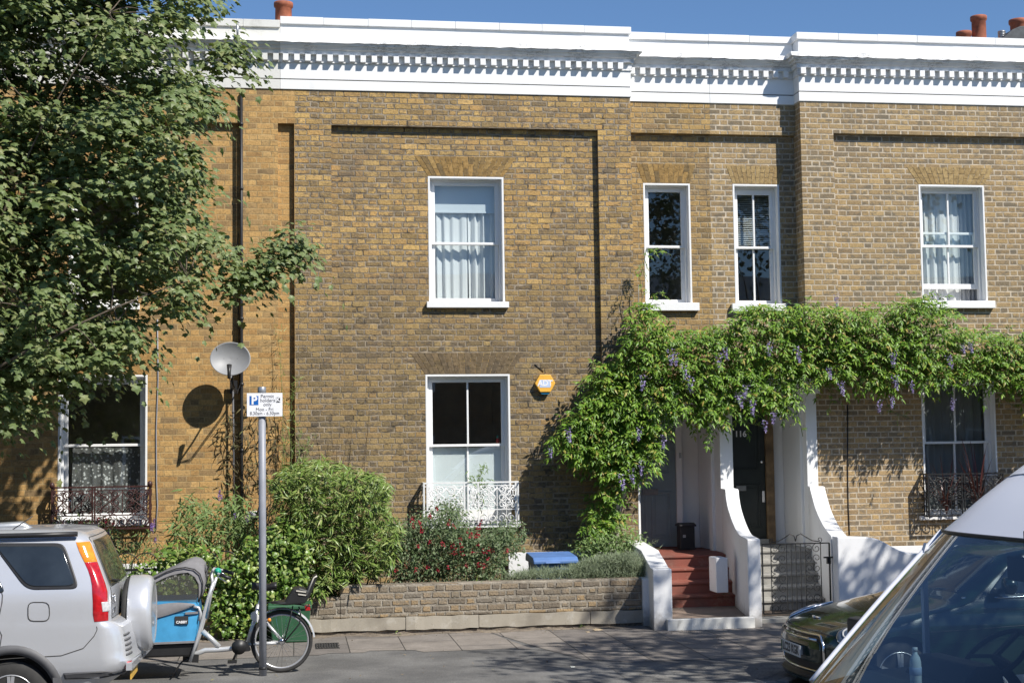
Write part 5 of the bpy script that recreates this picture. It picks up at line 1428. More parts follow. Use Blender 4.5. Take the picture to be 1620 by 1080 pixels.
def wheel(root, x, y, z, r, w_, rim_r, out, spokes=5, rim_mat=None, width=1.0):
    """out: -1 faces the camera side"""
    t = MB(); t.lathe((x, y, z), 'y', [(-w_ / 2, rim_r), (-w_ / 2 - 0.004, rim_r + 0.02), (-w_ / 2, r - 0.03), (-w_ / 2 + 0.03, r - 0.004), (-w_ / 2 + 0.06, r), (w_ / 2 - 0.06, r), (w_ / 2 - 0.03, r - 0.004), (w_ / 2, r - 0.03), (w_ / 2, rim_r)], 40)
    wh = t.build('wheel', M['rubber'], root)
    b = MB(); yo = y + out * w_ / 2
    rr = rim_r
    b.lathe((x, yo, z), 'y', sorted([(-out * 0.09, rr * 0.9), (-out * 0.01, rr * 0.93), (out * 0.006, rr * 0.97), (out * 0.004, rr * 1.01), (-out * 0.02, rr * 1.0)], key=lambda q: 0), 36)
    for k in range(spokes):
        a = 2 * math.pi * k / spokes + 0.3
        for s in (-0.09, 0.09):
            p = Vector((x + math.cos(a + s * 2.2) * rr * 0.15, yo + out * 0.012, z + math.sin(a + s * 2.2) * rr * 0.15)); q = Vector((x + math.cos(a + s) * rr * 0.93, yo - out * 0.006, z + math.sin(a + s) * rr * 0.93))
            b.bar(p, q, rr * 0.13, 0.03, (0, 1, 0))
    b.lathe((x, yo, z), 'y', [(min(0, out * 0.03), rr * 0.22), (max(0, out * 0.03), rr * 0.2)], 18)
    b.build('rim', rim_mat or M['alloy'], wh)
    b = MB(); b.lathe((x, yo - out * 0.07, z), 'y', [(-0.01, rr * 0.86), (0.01, rr * 0.86)], 28); b.build('brake_disc', M['grey_trim'], wh)
    return wh
def rpoly(pts, r=0.03, k=3):
    """round polygon corners"""
    out = []; n = len(pts)
    for i in range(n):
        p0, p, p1 = Vector((*pts[i - 1], 0)), Vector((*pts[i], 0)), Vector((*pts[(i + 1) % n], 0))
        d0, d1 = (p0 - p), (p1 - p); a = min(r, d0.length * 0.45); c = min(r, d1.length * 0.45)
        A, C = p + d0.normalized() * a, p + d1.normalized() * c
        for j in range(k + 1):
            t = j / k; q = A * (1 - t) ** 2 + p * 2 * t * (1 - t) + C * t * t; out.append((q.x, q.y))
    return out

# ---- silver estate car at the left
YN = -7.38; CW = 0.83; CY = YN + CW
car = empty('parked_car', (-3.6, CY, RZ), 'silver off roader with covered spare wheel on its tailgate', 'car', 'cars parked along the terrace')
def cz(v, u=100): return at(u, v, YN)[1]
def cx_(u, v=950): return at(u, v, YN)[0]
K = [  # z, xf, xr, w, rf, rr, bowf, bowr
    (0.22, -5.60, -1.62, 0.74, 0.25, 0.20, 0.10, 0.05), (0.34, -5.72, -1.44, 0.79, 0.25, 0.20, 0.12, 0.07), (0.40, -5.74, -1.375, 0.815, 0.25, 0.20, 0.12, 0.07), (0.47, -5.75, -1.350, 0.825, 0.25, 0.20, 0.12, 0.07), (0.51, -5.75, -1.375, 0.83, 0.25, 0.20, 0.12, 0.07), (0.62, -5.74, -1.385, 0.83, 0.25, 0.20, 0.12, 0.07), (0.755, -5.70, -1.42, 0.83, 0.25, 0.19, 0.12, 0.06), (0.80, -5.66, -1.50, 0.828, 0.25, 0.14, 0.12, 0.03), (0.815, -5.62, -1.545, 0.826, 0.25, 0.11, 0.12, 0.02),
    (0.90, -5.40, -1.545, 0.82, 0.25, 0.11, 0.12, 0.02), (0.98, -4.75, -1.55, 0.815, 0.2, 0.11, 0.1, 0.02), (1.06, -4.60, -1.555, 0.80, 0.15, 0.11, 0.1, 0.02), (1.10, -4.55, -1.565, 0.79, 0.15, 0.11, 0.1, 0.02), (1.30, -4.20, -1.645, 0.725, 0.13, 0.12, 0.1, 0.02), (1.47, -3.88, -1.715, 0.665, 0.13, 0.12, 0.1, 0.02), (1.53, -3.75, -1.755, 0.635, 0.13, 0.13, 0.1, 0.02), (1.57, -3.62, -1.82, 0.58, 0.15, 0.15, 0.1, 0.02), (1.592, -3.45, -1.98, 0.48, 0.2, 0.2, 0.1, 0.0), (1.60, -3.2, -2.3, 0.30, 0.2, 0.2, 0.05, 0)]
lf = Loft(CY, K)
zs = sorted(set([k[0] for k in K] + [0.28, 0.44, 0.57, 0.69, 0.85, 1.02, 1.2, 1.39]))
body = lf.build(zs).build('body', M['silver'], car)
xw, zw = at(15.5, 1084, YN)[0], 0.19; xwf = xw - 2.5; WR = 0.325
cs = []
for x in (xw, xwf):
    for s in (-1, 1):
        c = MB(); y0 = CY + s * 0.95; y1 = CY + s * 0.55; c.lathe((x, 0, zw + 0.02), 'y', [(min(y0, y1), WR + 0.05), (max(y0, y1), WR + 0.05)], 32); cs.append(c)
cut(body, cs)
for x in (xw, xwf):
    for s in (-1, 1): wheel(car, x, CY + s * (CW - 0.13), zw, WR, 0.20, 0.205, s)
b = MB()
for x in (xw, xwf):
    b.lathe((x, CY, zw + 0.02), 'y', [(-CW + 0.1, WR + 0.052), (CW - 0.1, WR + 0.052)], 30)
b.build('wheel_well', M['rubber'], car)
for x in (xw, xwf):
    for s in (-1, 1):
        b = MB(); n = 26; vs = []
        for i in range(n + 1):
            a = -0.18 + (math.pi + 0.36) * i / n
            for (r_, o_) in ((WR + 0.035, -0.03), (WR + 0.035, 0.010), (WR + 0.11, 0.012), (WR + 0.115, -0.03)):
                zz = zw + 0.02 + r_ * math.sin(a); ww = lf.par(max(0.25, zz))[2]; vs.append((x + r_ * math.cos(a), CY + s * (ww + o_), zz))
        fs = []
        for i in range(n):
            for k in range(4): k2 = (k + 1) % 4; fs.append((i * 4 + k, i * 4 + k2, i * 4 + 4 + k2, i * 4 + 4 + k))
        b.add(vs, fs, True)
        b.build('arch_trim', M['grey_trim'], car)
# rear bumper lower dark band, lamps, glass
def tx(x, z): return lf.t_of(z, x)
b = MB()
for s in (-1, 1): lf.patch(b, [(0.02, 0.345), (tx(xw + 0.45, 0.35), 0.345), (tx(xw + 0.44, 0.40), 0.395), (0.02, 0.44)], 0.014, True, s, (1.0, 0.97, 0.7, 0.4))
b.build('bumper_trim', M['grey_trim'], car)
wl = [(0, 157 + 0), (395, 160), (430, 190), (514, 430), (500, 462), (200, 470), (150, 440), (0, 235)]
def zoom4(p): return p[0] / 4.152, 820 + p[1] / 4.152
def side_pt(u, v, loft=None):
    """pixel on the tumblehome side of the car: iterate depth"""
    loft = loft or lf; y = YN
    for _ in range(6): x, z = at(u, v, y); y = CY - loft.par(z)[2]
    return x, z
qw = []
for p in ((-60, 160), (395, 160), (432, 190), (512, 430), (498, 462), (205, 468), (150, 440), (-10, 225)):
    x, z = side_pt(*zoom4(p)); qw.append((x, z))
for s in (-1, 1):
    b = MB(); lf.patch(b, rpoly([(tx(x, z), z) for x, z in qw], 0.05), 0.003, True, s); sw = b.build('side_window', M['plastic_black'], car)
    c = (sum(q[0] for q in qw) / 8, sum(q[1] for q in qw) / 8)
    b = MB(); lf.patch(b, rpoly([(tx(c[0] + (x - c[0]) * 0.90, c[1] + (z - c[1]) * 0.86), c[1] + (z - c[1]) * 0.86) for x, z in qw], 0.05), 0.007, True, s); b.build('pane', M['tint'], sw)
    for (x0, x1) in ((-3.18, -2.40), (-4.1, -3.26)):
        b = MB(); z0, z1 = 1.08, 1.48
        xs_ = [(x0 + 0.02, z0), (x0 + (0.35 if x0 < -4 else 0.06), z1), (x1 - 0.02, z1), (x1, z0)] if x0 < -4 else [(x0, z0), (x0 + 0.02, z1), (x1 - 0.24, z1), (x1 - 0.02, z0)]
        lf.patch(b, rpoly([(tx(x, z), z) for x, z in xs_], 0.04), 0.004, True, s); b.build('side_window', M['tint'], car)
    # tail lamps: tall strip wrapping the rear corner
    left = [(500, 155), (520, 215), (556, 290), (588, 360), (603, 430), (610, 540), (611, 650), (620, 676)]
    pts = [side_pt(*zoom4(p)) for p in left]
    zz = [p[1] for p in pts]
    def t_corner(z, extra): xf, xr, w_, rf, rr, bf, br = lf.par(z); return w_ - rr + rr * 0.785 - extra
    for nm, za, zb, mt in (('tail_lamp', pts[7][1], pts[2][1], M['lamp_red']), ('indicator', pts[2][1] + 0.003, pts[0][1], M['lamp_orange'])):
        lft, rgt = [], []
        for k in range(9):
            z = za + (zb - za) * k / 8; x = float(np.interp(z, zz[::-1], [p[0] for p in pts][::-1]))
            lft.append((tx(x, z), z)); rgt.append((t_corner(z, 0.035 + 0.0 * k), z))
        b = MB()
        n = len(lft); vs = []; m_ = 6
        for k in range(n):
            for j in range(m_ + 1):
                f = j / m_; t = rgt[k][0] + (lft[k][0] - rgt[k][0]) * f; edge_ = 0.004 if j in (0, m_) or k in (0, n - 1) else 0.016
                vs.append(lf.pt(lft[k][1], t, True, s, edge_))
        fs = [(k * (m_ + 1) + j, k * (m_ + 1) + j + 1, (k + 1) * (m_ + 1) + j + 1, (k + 1) * (m_ + 1) + j) for k in range(n - 1) for j in range(m_)]
        b.add(vs, fs, True); lm = b.build(nm, mt, car)
        if nm == 'tail_lamp':
            b = MB(); z0, z1 = zoom_z = (side_pt(*zoom4((680, 612)))[1], side_pt(*zoom4((680, 548)))[1]); t0 = t_corner(0.9, 0.037)
            lf.patch(b, [(t0, z0), (t0 + 0.07, z0), (t0 + 0.07, z1), (t0, z1)], 0.019, True, s); b.build('reverse_lamp', M['lamp_clear'], lm)
b = MB(); h_ = 0.53
lf.patch(b, rpoly([(-0.60, 1.09), (0.60, 1.09), (0.53, 1.49), (-0.53, 1.49)], 0.04), 0.004, True, -1); rw = b.build('rear_window', M['rear_glass'], car)
b = MB(); p = lf.pt(1.10, 0.1, True, -1, 0.02); q = lf.pt(1.14, 0.5, True, -1, 0.02); b.tube([p, q], 0.007, 6); b.build('wiper', M['plastic_black'], rw)
b = MB(); lf.line(b, rpoly([(-0.645, 0.825), (0.645, 0.825), (0.63, 1.06), (0.565, 1.52), (-0.565, 1.52), (-0.63, 1.06)], 0.03), 0.004)
lf.line(b, [(tx(-2.9, 0.50), 0.50), (tx(-2.35, 0.53), 0.535), (tx(-1.95, 0.55), 0.545), (tx(-1.77, 0.60), 0.60), (tx(-1.68, 0.70), 0.70), (tx(-1.66, 0.78), 0.78)], 0.0035, closed=False)
lf.line(b, [(tx(-2.46, 0.5), 0.55), (tx(-2.44, 1.0), 1.0), (tx(-2.47, 1.2), 1.3)], 0.004, closed=False)
fq = [side_pt(*zoom4(p)) for p in ((182, 548), (322, 548), (324, 672), (182, 672))]
lf.line(b, rpoly([(tx(x, z), z) for x, z in fq], 0.05), 0.0045)
b.build('panel_gaps', M['joint'], car)
b = MB()
for s in (-1, 1): b.tube([lf.pt(1.50, lf.t_of(1.5, x), True, s, 0.02) + Vector((0, 0, 0.045)) for x in (-1.85, -2.2, -2.7, -3.3, -3.8)], 0.022, 8)
b.build('roof_rail', M['plastic_black'], car)
b = MB(); q0 = at(55, 834, CY - 0.2); b.tube([(q0[0] - 1.2, CY - 0.2, q0[1] - 0.03), (q0[0] - 0.1, CY - 0.2, q0[1] + 0.015), (q0[0], CY - 0.2, q0[1] - 0.03)], [0.04, 0.045, 0.02], 8); b.tube([(q0[0] - 0.7, CY - 0.62, 1.585), (q0[0] - 0.7, CY - 0.4, 1.615), (q0[0] - 0.7, CY + 0.4, 1.615), (q0[0] - 0.7, CY + 0.62, 1.585)], 0.018, 8); b.build('roof_bars', M['lead'], car)
b = MB()
for k in range(5):
    z = 0.515 + k * 0.042; lf.line(b, [(0.52, z), (0.69, z)], 0.010, closed=False, off=0.002)
b.build('bumper_vents', M['grey_trim'], car)
b = MB(); lf.patch(b, [(0.60, 0.40), (0.70, 0.40), (0.70, 0.455), (0.60, 0.455)], 0.012); b.build('reflector', M['lamp_red'], car)
b = MB(); xr_ = lf.par(0.36)[1]; b.box(xr_ + 0.0, xr_ + 0.012, CY - 0.48, CY + 0.04, 0.27, 0.38); npl = b.build('number_plate', M['plate_yellow'], car, bevel=0.003)
b = MB(); b.bar((xr_ + 0.02, CY - 0.75, 0.42), (xr_ + 0.06, CY + 0.7, 0.42), 0.05, 0.06); b.build('bumper_lip', M['silver'], car)
# badge: upright H in a rounded frame, and small lettering below
def rear_basis(t, z): p = lf.pt(z, t, True, -1, 0.006); return p
b = MB(); t0, z0 = 0.545, 0.985
lf.line(b, rpoly([(t0 - 0.05, z0 - 0.035), (t0 + 0.05, z0 - 0.035), (t0 + 0.058, z0 + 0.035), (t0 - 0.058, z0 + 0.035)], 0.02), 0.006, off=0.006)
for dt in (-0.028, 0.028): lf.line(b, [(t0 + dt * 0.8, z0 - 0.028), (t0 + dt * 1.1, z0 + 0.028)], 0.007, closed=False, off=0.007)
lf.line(b, [(t0 - 0.026, z0), (t0 + 0.026, z0)], 0.007, closed=False, off=0.007)
b.build('badge', M['chrome'], car)
p = lf.pt(0.885, 0.545, True, -1, 0.008); text_obj('lettering', 'CR-V', 0.065, p, M['chrome'], car, rot=(R(90), 0, R(90)), bold=0.002)
b = MB(); b.prism([(xw + WR + 0.02, 0.36), (xw + WR + 0.08, 0.36), (xw + WR + 0.11, 0.02), (xw + WR + 0.05, 0.02)], 'y', CY - CW + 0.02, CY - CW + 0.22); b.build('mudflap', M['grey_trim'], car)
b = MB(); b.tube([lf.pt(1.585, 0.4, True, -1) + Vector((-0.5, 0, 0)), lf.pt(1.585, 0.4, True, -1) + Vector((-0.32, 0, 0.12))], 0.005, 5); b.build('aerial', M['plastic_black'], car)
# spare wheel in a silver cover
sw_x = at(207, 960, CY)[0]; r_s = (at(225, 908, CY)[1] - at(225, 1029, CY)[1]) / 2; zc_ = (at(225, 908, CY)[1] + at(225, 1029, CY)[1]) / 2
x1_ = at(243.5, 960, CY)[0]; d_ = x1_ - sw_x
b = MB(); b.lathe((sw_x, CY, zc_), 'x', [(0.0, r_s * 0.985), (0.01, r_s * 0.995), (d_ * 0.55, r_s), (d_ * 0.78, r_s * 0.985), (d_ * 0.92, r_s * 0.94), (d_, r_s * 0.84), (d_ + 0.006, r_s * 0.78), (d_ - 0.002, r_s * 0.74), (d_ + 0.004, r_s * 0.5), (d_ + 0.006, 0.02)], 48)
sp = b.build('spare_wheel_cover', M['silver'], car)
b = MB(); b.lathe((sw_x, CY, zc_), 'x', [(-0.055, r_s * 0.80), (-0.04, r_s * 0.90), (-0.002, r_s * 0.95)], 40); b.build('spare_tyre', M['rubber'], sp)

# ---- dark green small car at the right
MY = -6.88
mini = empty('parked_car', (6.6, MY, RZ), 'dark green small car with large chrome ringed headlight, nose beside iron gate', 'car', 'cars parked along the terrace')
X0 = at(1239, 1020, MY - 0.1)[0] + 0.12
def mk(z, xf, xr, w_, rf, rr, bf=0.16, br=0.08): return (z, X0 + xf, X0 + xr, w_, rf, rr, bf, br)
K2 = [mk(0.02, 0.10, 3.7, 0.74, 0.35, 0.25), mk(0.06, 0.0, 3.8, 0.80, 0.35, 0.25, 0.20), mk(0.10, -0.005, 3.82, 0.82, 0.35, 0.25, 0.20), mk(0.13, 0.04, 3.82, 0.83, 0.35, 0.25, 0.20), mk(0.22, 0.03, 3.84, 0.85, 0.35, 0.25, 0.20), mk(0.36, 0.02, 3.84, 0.85, 0.33, 0.25, 0.20), mk(0.46, 0.035, 3.83, 0.85, 0.32, 0.25, 0.20), mk(0.53, 0.085, 3.80, 0.845, 0.32, 0.22, 0.22), mk(0.585, 0.19, 3.78, 0.835, 0.32, 0.22, 0.26), mk(0.63, 0.34, 3.76, 0.82, 0.32, 0.22, 0.28), mk(0.67, 0.52, 3.74, 0.805, 0.30, 0.2, 0.26), mk(0.71, 0.75, 3.72, 0.795, 0.28, 0.2, 0.22), mk(0.75, 1.0, 3.70, 0.785, 0.25, 0.2, 0.18), mk(0.785, 1.18, 3.68, 0.775, 0.2, 0.2, 0.14), mk(0.82, 1.26, 3.66, 0.76, 0.18, 0.2, 0.12), mk(1.18, 1.80, 3.42, 0.61, 0.15, 0.2, 0.08), mk(1.23, 1.92, 3.36, 0.57, 0.15, 0.2, 0.08), mk(1.262, 2.15, 3.2, 0.48, 0.2, 0.2), mk(1.27, 2.4, 3.0, 0.3, 0.2, 0.2)]
l2 = Loft(MY, K2)
zs2 = sorted(set([k[0] for k in K2] + [0.17, 0.29, 0.41, 0.495, 0.56, 0.607, 0.65, 0.69, 0.73, 0.767, 0.8, 0.94, 1.06]))
body2 = l2.build(zs2).build('body', M['green_paint'], mini)
cs = []; xa, xb_ = X0 + 0.72, X0 + 3.2
for x in (xa, xb_):
    for s in (-1, 1):
        c = MB(); y0 = MY + s * 1.0; y1 = MY + s * 0.58; c.lathe((x, 0, 0.17), 'y', [(min(y0, y1), 0.345), (max(y0, y1), 0.345)], 30); cs.append(c)
cut(body2, cs)
for x in (xa, xb_):
    for s in (-1, 1): wheel(mini, x, MY + s * 0.73, 0.165, 0.305, 0.19, 0.205, s)
b = MB()
for x in (xa, xb_): b.lathe((x, MY, 0.17), 'y', [(-0.76, 0.346), (0.76, 0.346)], 28)
b.build('wheel_well', M['rubber'], mini)
gp_ = rpoly([(-0.50, 0.485), (0.50, 0.485), (0.575, 0.40), (0.56, 0.22), (0.47, 0.165), (-0.47, 0.165), (-0.56, 0.22), (-0.575, 0.40)], 0.05)
b = MB(); l2.patch(b, gp_, 0.004, False, -1); gr_ = b.build('grille', M['plastic_black'], mini)
b = MB(); l2.line(b, gp_, 0.014, False, -1, off=0.008); b.build('grille_surround', M['chrome'], gr_)
b = MB()
l2.patch(b, rpoly([(-0.5, 0.435), (0.5, 0.435), (0.54, 0.38), (0.52, 0.24), (-0.52, 0.24), (-0.54, 0.38)], 0.04), 0.012, False, -1); b.build('grille_panel', M['green_paint'], gr_)
b = MB(); l2.line(b, [(-0.46, 0.445), (0.46, 0.445)], 0.012, False, -1, closed=False, off=0.012); b.build('grille_bar', M['chrome'], gr_)
b = MB(); l2.line(b, [(-0.74, 0.10), (0.74, 0.10)], 0.012, False, -1, closed=False, off=0.002); b.build('bumper_lip', M['plastic_black'], mini)
b = MB(); l2.patch(b, [(-0.6, 0.145), (0.6, 0.145), (0.6, 0.095), (-0.6, 0.095)], 0.003, False, -1); b.build('lower_intake', M['plastic_black'], mini)
# number plate: flat, facing forward
xpl = X0 - 0.012; zpl = 0.325; ypl = MY - 0.02
b = MB(); b.box(xpl - 0.012, xpl, ypl - 0.26, ypl + 0.26, zpl - 0.056, zpl + 0.056); b.box(xpl, xpl + 0.06, ypl - 0.2, ypl + 0.2, zpl - 0.04, zpl + 0.04); pl2 = b.build('number_plate', M['plate_white'], mini, bevel=0.003)
text_obj('plate_lettering', 'LC23 KGK', 0.112, (xpl - 0.013, ypl - 0.012, zpl), M['sign_black'], pl2, rot=(R(90), 0, R(-90)), bold=0.003, sx=0.86)
b = MB(); b.box(xpl - 0.0135, xpl - 0.011, ypl + 0.225, ypl + 0.255, zpl - 0.05, zpl + 0.05); b.build('plate_band', M['box_green'], pl2)
for s in (-1, 1):
    z0, t0 = 0.545, 0.80
    el = [(t0 + 0.135 * math.cos(a) , z0 + 0.10 * math.sin(a) ) for a in [2 * math.pi * k / 20 for k in range(20)]]
    b = MB(); l2.patch(b, el, 0.030, False, s); hl_ = b.build('headlight', M['headlight'], mini)
    b = MB(); l2.line(b, el, 0.013, False, s, off=0.014); b.build('chrome_ring', M['chrome'], hl_)
    el2 = [(t0 + 0.085 * math.cos(a), z0 + 0.063 * math.sin(a)) for a in [2 * math.pi * k / 16 for k in range(16)]]
    b = MB(); l2.line(b, el2, 0.009, False, s, off=0.033); b.build('daylight_ring', M['lamp_clear'], hl_)
def t2(x, z): return l2.t_of(z, x, False)
b = MB(); l2.line(b, [(-0.62, 0.50), (-0.4, 0.515), (0.4, 0.515), (0.62, 0.50)], 0.004, False, -1, closed=False)
for s in (-1, 1): l2.line(b, [(0.56, 0.50), (t2(X0 + 0.55, 0.66), 0.655), (t2(X0 + 1.15, 0.75), 0.735)], 0.004, False, s, closed=False)
b.build('panel_gaps', M['joint'], mini)
for s in (-1, 1):
    b = MB(); l2.patch(b, rpoly([(t2(X0 + 1.62, 0.85), 0.85), (t2(X0 + 2.65, 0.85), 0.85), (t2(X0 + 2.6, 1.15), 1.15), (t2(X0 + 1.95, 1.15), 1.15)], 0.05), 0.004, False, s); b.build('side_window', M['tint'], mini)
    b = MB(); l2.patch(b, rpoly([(t2(X0 + 2.72, 0.85), 0.85), (t2(X0 + 3.35, 0.87), 0.87), (t2(X0 + 3.2, 1.15), 1.15), (t2(X0 + 2.7, 1.15), 1.15)], 0.05), 0.004, False, s); b.build('side_window', M['tint'], mini)
    b = MB(); l2.line(b, [(t2(X0 + 1.4, 0.82), 0.815), (t2(X0 + 3.4, 0.83), 0.83)], 0.011, False, s, closed=False, off=0.004); b.build('chrome_strip', M['chrome'], mini)
    b = MB(); p = l2.pt(0.88, t2(X0 + 1.75, 0.88), False, s); b.bar(p, p + Vector((0, s * 0.1, 0.03)), 0.03); b.lathe((p.x, p.y + s * 0.17, p.z + 0.06), 'x', [(-0.05, 0.03), (-0.04, 0.075), (0.03, 0.085), (0.06, 0.06)], 16); b.build('wing_mirror', M['green_paint'], mini)
    b = MB(); p = l2.pt(0.66, t2(X0 + 2.45, 0.66), False, s, 0.015); b.bar(p - Vector((0.08, 0, 0)), p + Vector((0.08, 0, 0)), 0.025); b.build('door_handle', M['chrome'], mini)
b = MB(); l2.patch(b, rpoly([(-0.66, 0.855), (0.66, 0.855), (0.52, 1.17), (-0.52, 1.17)], 0.05), 0.004, False, -1); b.build('windscreen', M['tint'], mini)
b = MB(); p = l2.pt(0.60, 0.0, False, -1, 0.004); b.lathe((p.x, p.y, p.z), 'z', [(-0.004, 0.03), (0.006, 0.028)], 16)
for s in (-1, 1): b.bar((p.x, p.y + s * 0.02, p.z + 0.004), (p.x + 0.01, p.y + s * 0.085, p.z + 0.004), 0.02, 0.008)
b.build('badge', M['chrome'], mini)
b = MB(); l2.line(b, [(-0.5, 0.80), (0.2, 0.81)], 0.008, False, -1, closed=False, off=0.012); b.build('wiper', M['plastic_black'], mini)
# ------------------------------------------------------------------ white van in front at the right
YV0, YV1 = -14.45, -12.5; YVC = (YV0 + YV1) / 2
VROT = R(8.0)                                   # parked a little askew, nose towards the near kerb
A0 = at(1284, 1077, YV1)
piv = (A0[0], YV1)
van = empty('parked_van', (A0[0], YV1, RZ), 'white high roofed van at the lower right with windscreen reflecting the terrace', 'van')
def at_v(u, v):
    p = atP(u, v, piv, (piv[0] + math.cos(VROT), piv[1] + math.sin(VROT)))
    return A0[0] + (p.x - piv[0]) / math.cos(VROT), p.z
A1 = at_v(1490, 840); A2 = at_v(1621, 724)
bx0, bz0 = A0; bx1, bz1 = A1; bx2, bz2 = A2
dX = bx2 - bx1; dZ = bz2 - bz1
def vedge(t):                      # t 0..1 across the van, -1..1 -> bulge
    k = 2 * t - 1; return 0.83 * (1 - k ** 6) + 0.17 * (1 - k * k)
def ws(s, t):                      # windscreen: s up, t across (0 far side, 1 near side)
    bulge = vedge(t)
    return (bx0 + (bx1 - bx0) * s - 0.12 * bulge, YV1 + (YV0 - YV1) * t, bz0 + (bz1 - bz0) * s + 0.012 * math.sin(math.pi * s))
b = MB(); b.grid(lambda u, v: ws(v, 0.5 - 0.488 * math.cos(math.pi * u)), 48, 10)
b.build('windscreen', M['windscreen'], van, fix=False)
for t in (0.006, 0.994): MB().tube([Vector(ws(s / 10, t)) for s in range(11)], 0.017, 8).build('pillar', M['van_paint'], van)
b = MB(); b.tube([Vector(ws(1.0, t / 20)) + Vector((0.0, 0, 0.006)) for t in range(21)], 0.010, 6); b.build('windscreen_seal', M['plastic_black'], van); b = MB(); b.tube([Vector(ws(0.0, t / 20)) for t in range(21)], 0.012, 6); b.build('windscreen_seal', M['plastic_black'], van)
prof = [(0, 0), (0.35, 0.40), (0.75, 0.78), (1.0, 1.0), (1.35, 1.20), (1.8, 1.36), (2.6, 1.50), (4.0, 1.56), (8.4, 1.60)]
def rf(sx, t):                     # roof skin
    i = sx * (len(prof) - 1); k = min(int(i), len(prof) - 2); f = i - k
    p = [prof[max(0, min(len(prof) - 1, k + j))] for j in (-1, 0, 1, 2)]
    cr = lambda a: 0.5 * (2 * p[1][a] + (p[2][a] - p[0][a]) * f + (2 * p[0][a] - 5 * p[1][a] + 4 * p[2][a] - p[3][a]) * f * f + (3 * p[1][a] - p[0][a] - 3 * p[2][a] + p[3][a]) * f ** 3)
    w0 = Vector(ws(1.0, t)); fade = max(0.0, 1 - sx * 1.6)
    x = bx1 + dX * cr(0) + (w0.x - bx1) * fade; z = bz1 + dZ * cr(1) + (w0.z - bz1) * fade + 0.05 * vedge(t) * min(1, sx * 4)
    edge_ = abs(2 * t - 1) ** 8
    return (x, w0.y * 1.0 + (YVC - w0.y) * 0.05 * min(1, sx * 3) * edge_, z - 0.06 * edge_ * min(1, sx * 3))
b = MB(); b.grid(lambda u, v: rf(v, u), 24, 40); rfo = b.build('roof', M['van_paint'], van, fix=False)
b = MB(); b.tube([Vector(rf(0.10 + 0.10 * (k / 12), 0.62 - 0.3 * k / 12)) + Vector((-0.0, 0, 0.004)) for k in range(13)], 0.005, 5); b.tube([Vector(rf(0.22, k / 16)) + Vector((0, 0, 0.002)) for k in range(17)], 0.004, 5); b.build('panel_gaps', M['grey_post'], rfo)
XB = bx1 + 0.75; XE = 8.4
for yy, s in ((YV1, -1), (YV0, 1)):
    b = MB(); y0, y1 = (yy - 0.035, yy - 0.006) if s < 0 else (yy + 0.006, yy + 0.035)
    zr = lambda x: float(np.interp(x, [bx1 + dX * p[0] for p in prof], [bz1 + dZ * p[1] for p in prof])) - 0.05
    b.prism([(bx0 + 0.02, bz0 - 0.06), (bx1 + 0.02, bz1 - 0.01), (bx1 + 0.06, bz1 - 0.08), (bx0 + 0.14, bz0 - 0.06)], 'y', y0, y1)
    xs_ = [bx1 + 0.02, bx1 + 0.25, bx1 + 0.5, XB]
    b.prism([(x, zr(x) if i else bz1 - 0.01) for i, x in enumerate(xs_)] + [(XB, bz1 - 0.02), (bx1 + 0.06, bz1 - 0.08)], 'y', y0, y1)
    xs_ = [XB, XB + 0.4, XB + 0.9, XB + 1.6, XE]
    b.prism([(x, zr(x)) for x in xs_] + [(XE, bz0 - 0.06), (XB, bz0 - 0.06)], 'y', y0, y1)
    xm_ = bx0 + (bx1 - bx0) * 0.62 + 0.17
    b.prism([(xm_, bz0 - 0.06), (xm_ + 0.03, bz0 - 0.06), (xm_ + 0.03, bz1 - 0.06), (xm_, bz1 - 0.14)], 'y', y0, y1)
    b.build('side_panel', M['van_paint'], van)
lv = Loft(YVC, [(-0.02, bx0 - 0.80, XE, 0.90, 0.25, 0.1, 0.1, 0), (0.10, bx0 - 0.95, XE, 0.955, 0.25, 0.1, 0.15, 0), (0.40, bx0 - 0.97, XE, 0.972, 0.25, 0.1, 0.15, 0), (0.66, bx0 - 0.90, XE, 0.972, 0.25, 0.1, 0.15, 0), (0.76, bx0 - 0.78, XE, 0.97, 0.25, 0.1, 0.15, 0), (0.83, bx0 - 0.50, XE, 0.968, 0.22, 0.1, 0.15, 0), (0.88, bx0 - 0.22, XE, 0.965, 0.2, 0.1, 0.15, 0), (bz0 - 0.035, bx0 + 0.0, XE, 0.96, 0.1, 0.1, 0.2, 0)])
vb = lv.build([-0.02, 0.04, 0.1, 0.2, 0.3, 0.4, 0.5, 0.6, 0.66, 0.72, 0.76, 0.8, 0.83, 0.86, 0.88, bz0 - 0.035]).build('body', M['van_paint'], van)
cs = []
for x in (bx0 + 0.05, bx0 + 3.6):
    for s in (-1, 1):
        c = MB(); y0 = YVC + s * 1.1; y1 = YVC + s * 0.66; c.lathe((x, 0, 0.19), 'y', [(min(y0, y1), 0.38), (max(y0, y1), 0.38)], 30); cs.append(c)
cut(vb, cs)
for x in (bx0 + 0.05, bx0 + 3.6):
    for s in (-1, 1): wheel(van, x, YVC + s * 0.84, 0.19, 0.33, 0.21, 0.2, s, rim_mat=M['lead'])
b = MB()
for x in (bx0 + 0.05, bx0 + 3.6): b.lathe((x, YVC, 0.19), 'y', [(-0.86, 0.381), (0.86, 0.381)], 28)
b.build('wheel_well', M['rubber'], van)
b = MB(); lv.patch(b, rpoly([(-0.55, 0.55), (0.55, 0.55), (0.5, 0.25), (-0.5, 0.25)], 0.06), 0.006, False); b.build('grille', M['plastic_black'], van)
for s in (-1, 1):
    b = MB(); lv.patch(b, rpoly([(0.66, 0.70), (1.05, 0.74), (1.1, 0.62), (0.68, 0.50)], 0.05), 0.006, False, s); b.build('headlight', M['lamp_clear'], van)
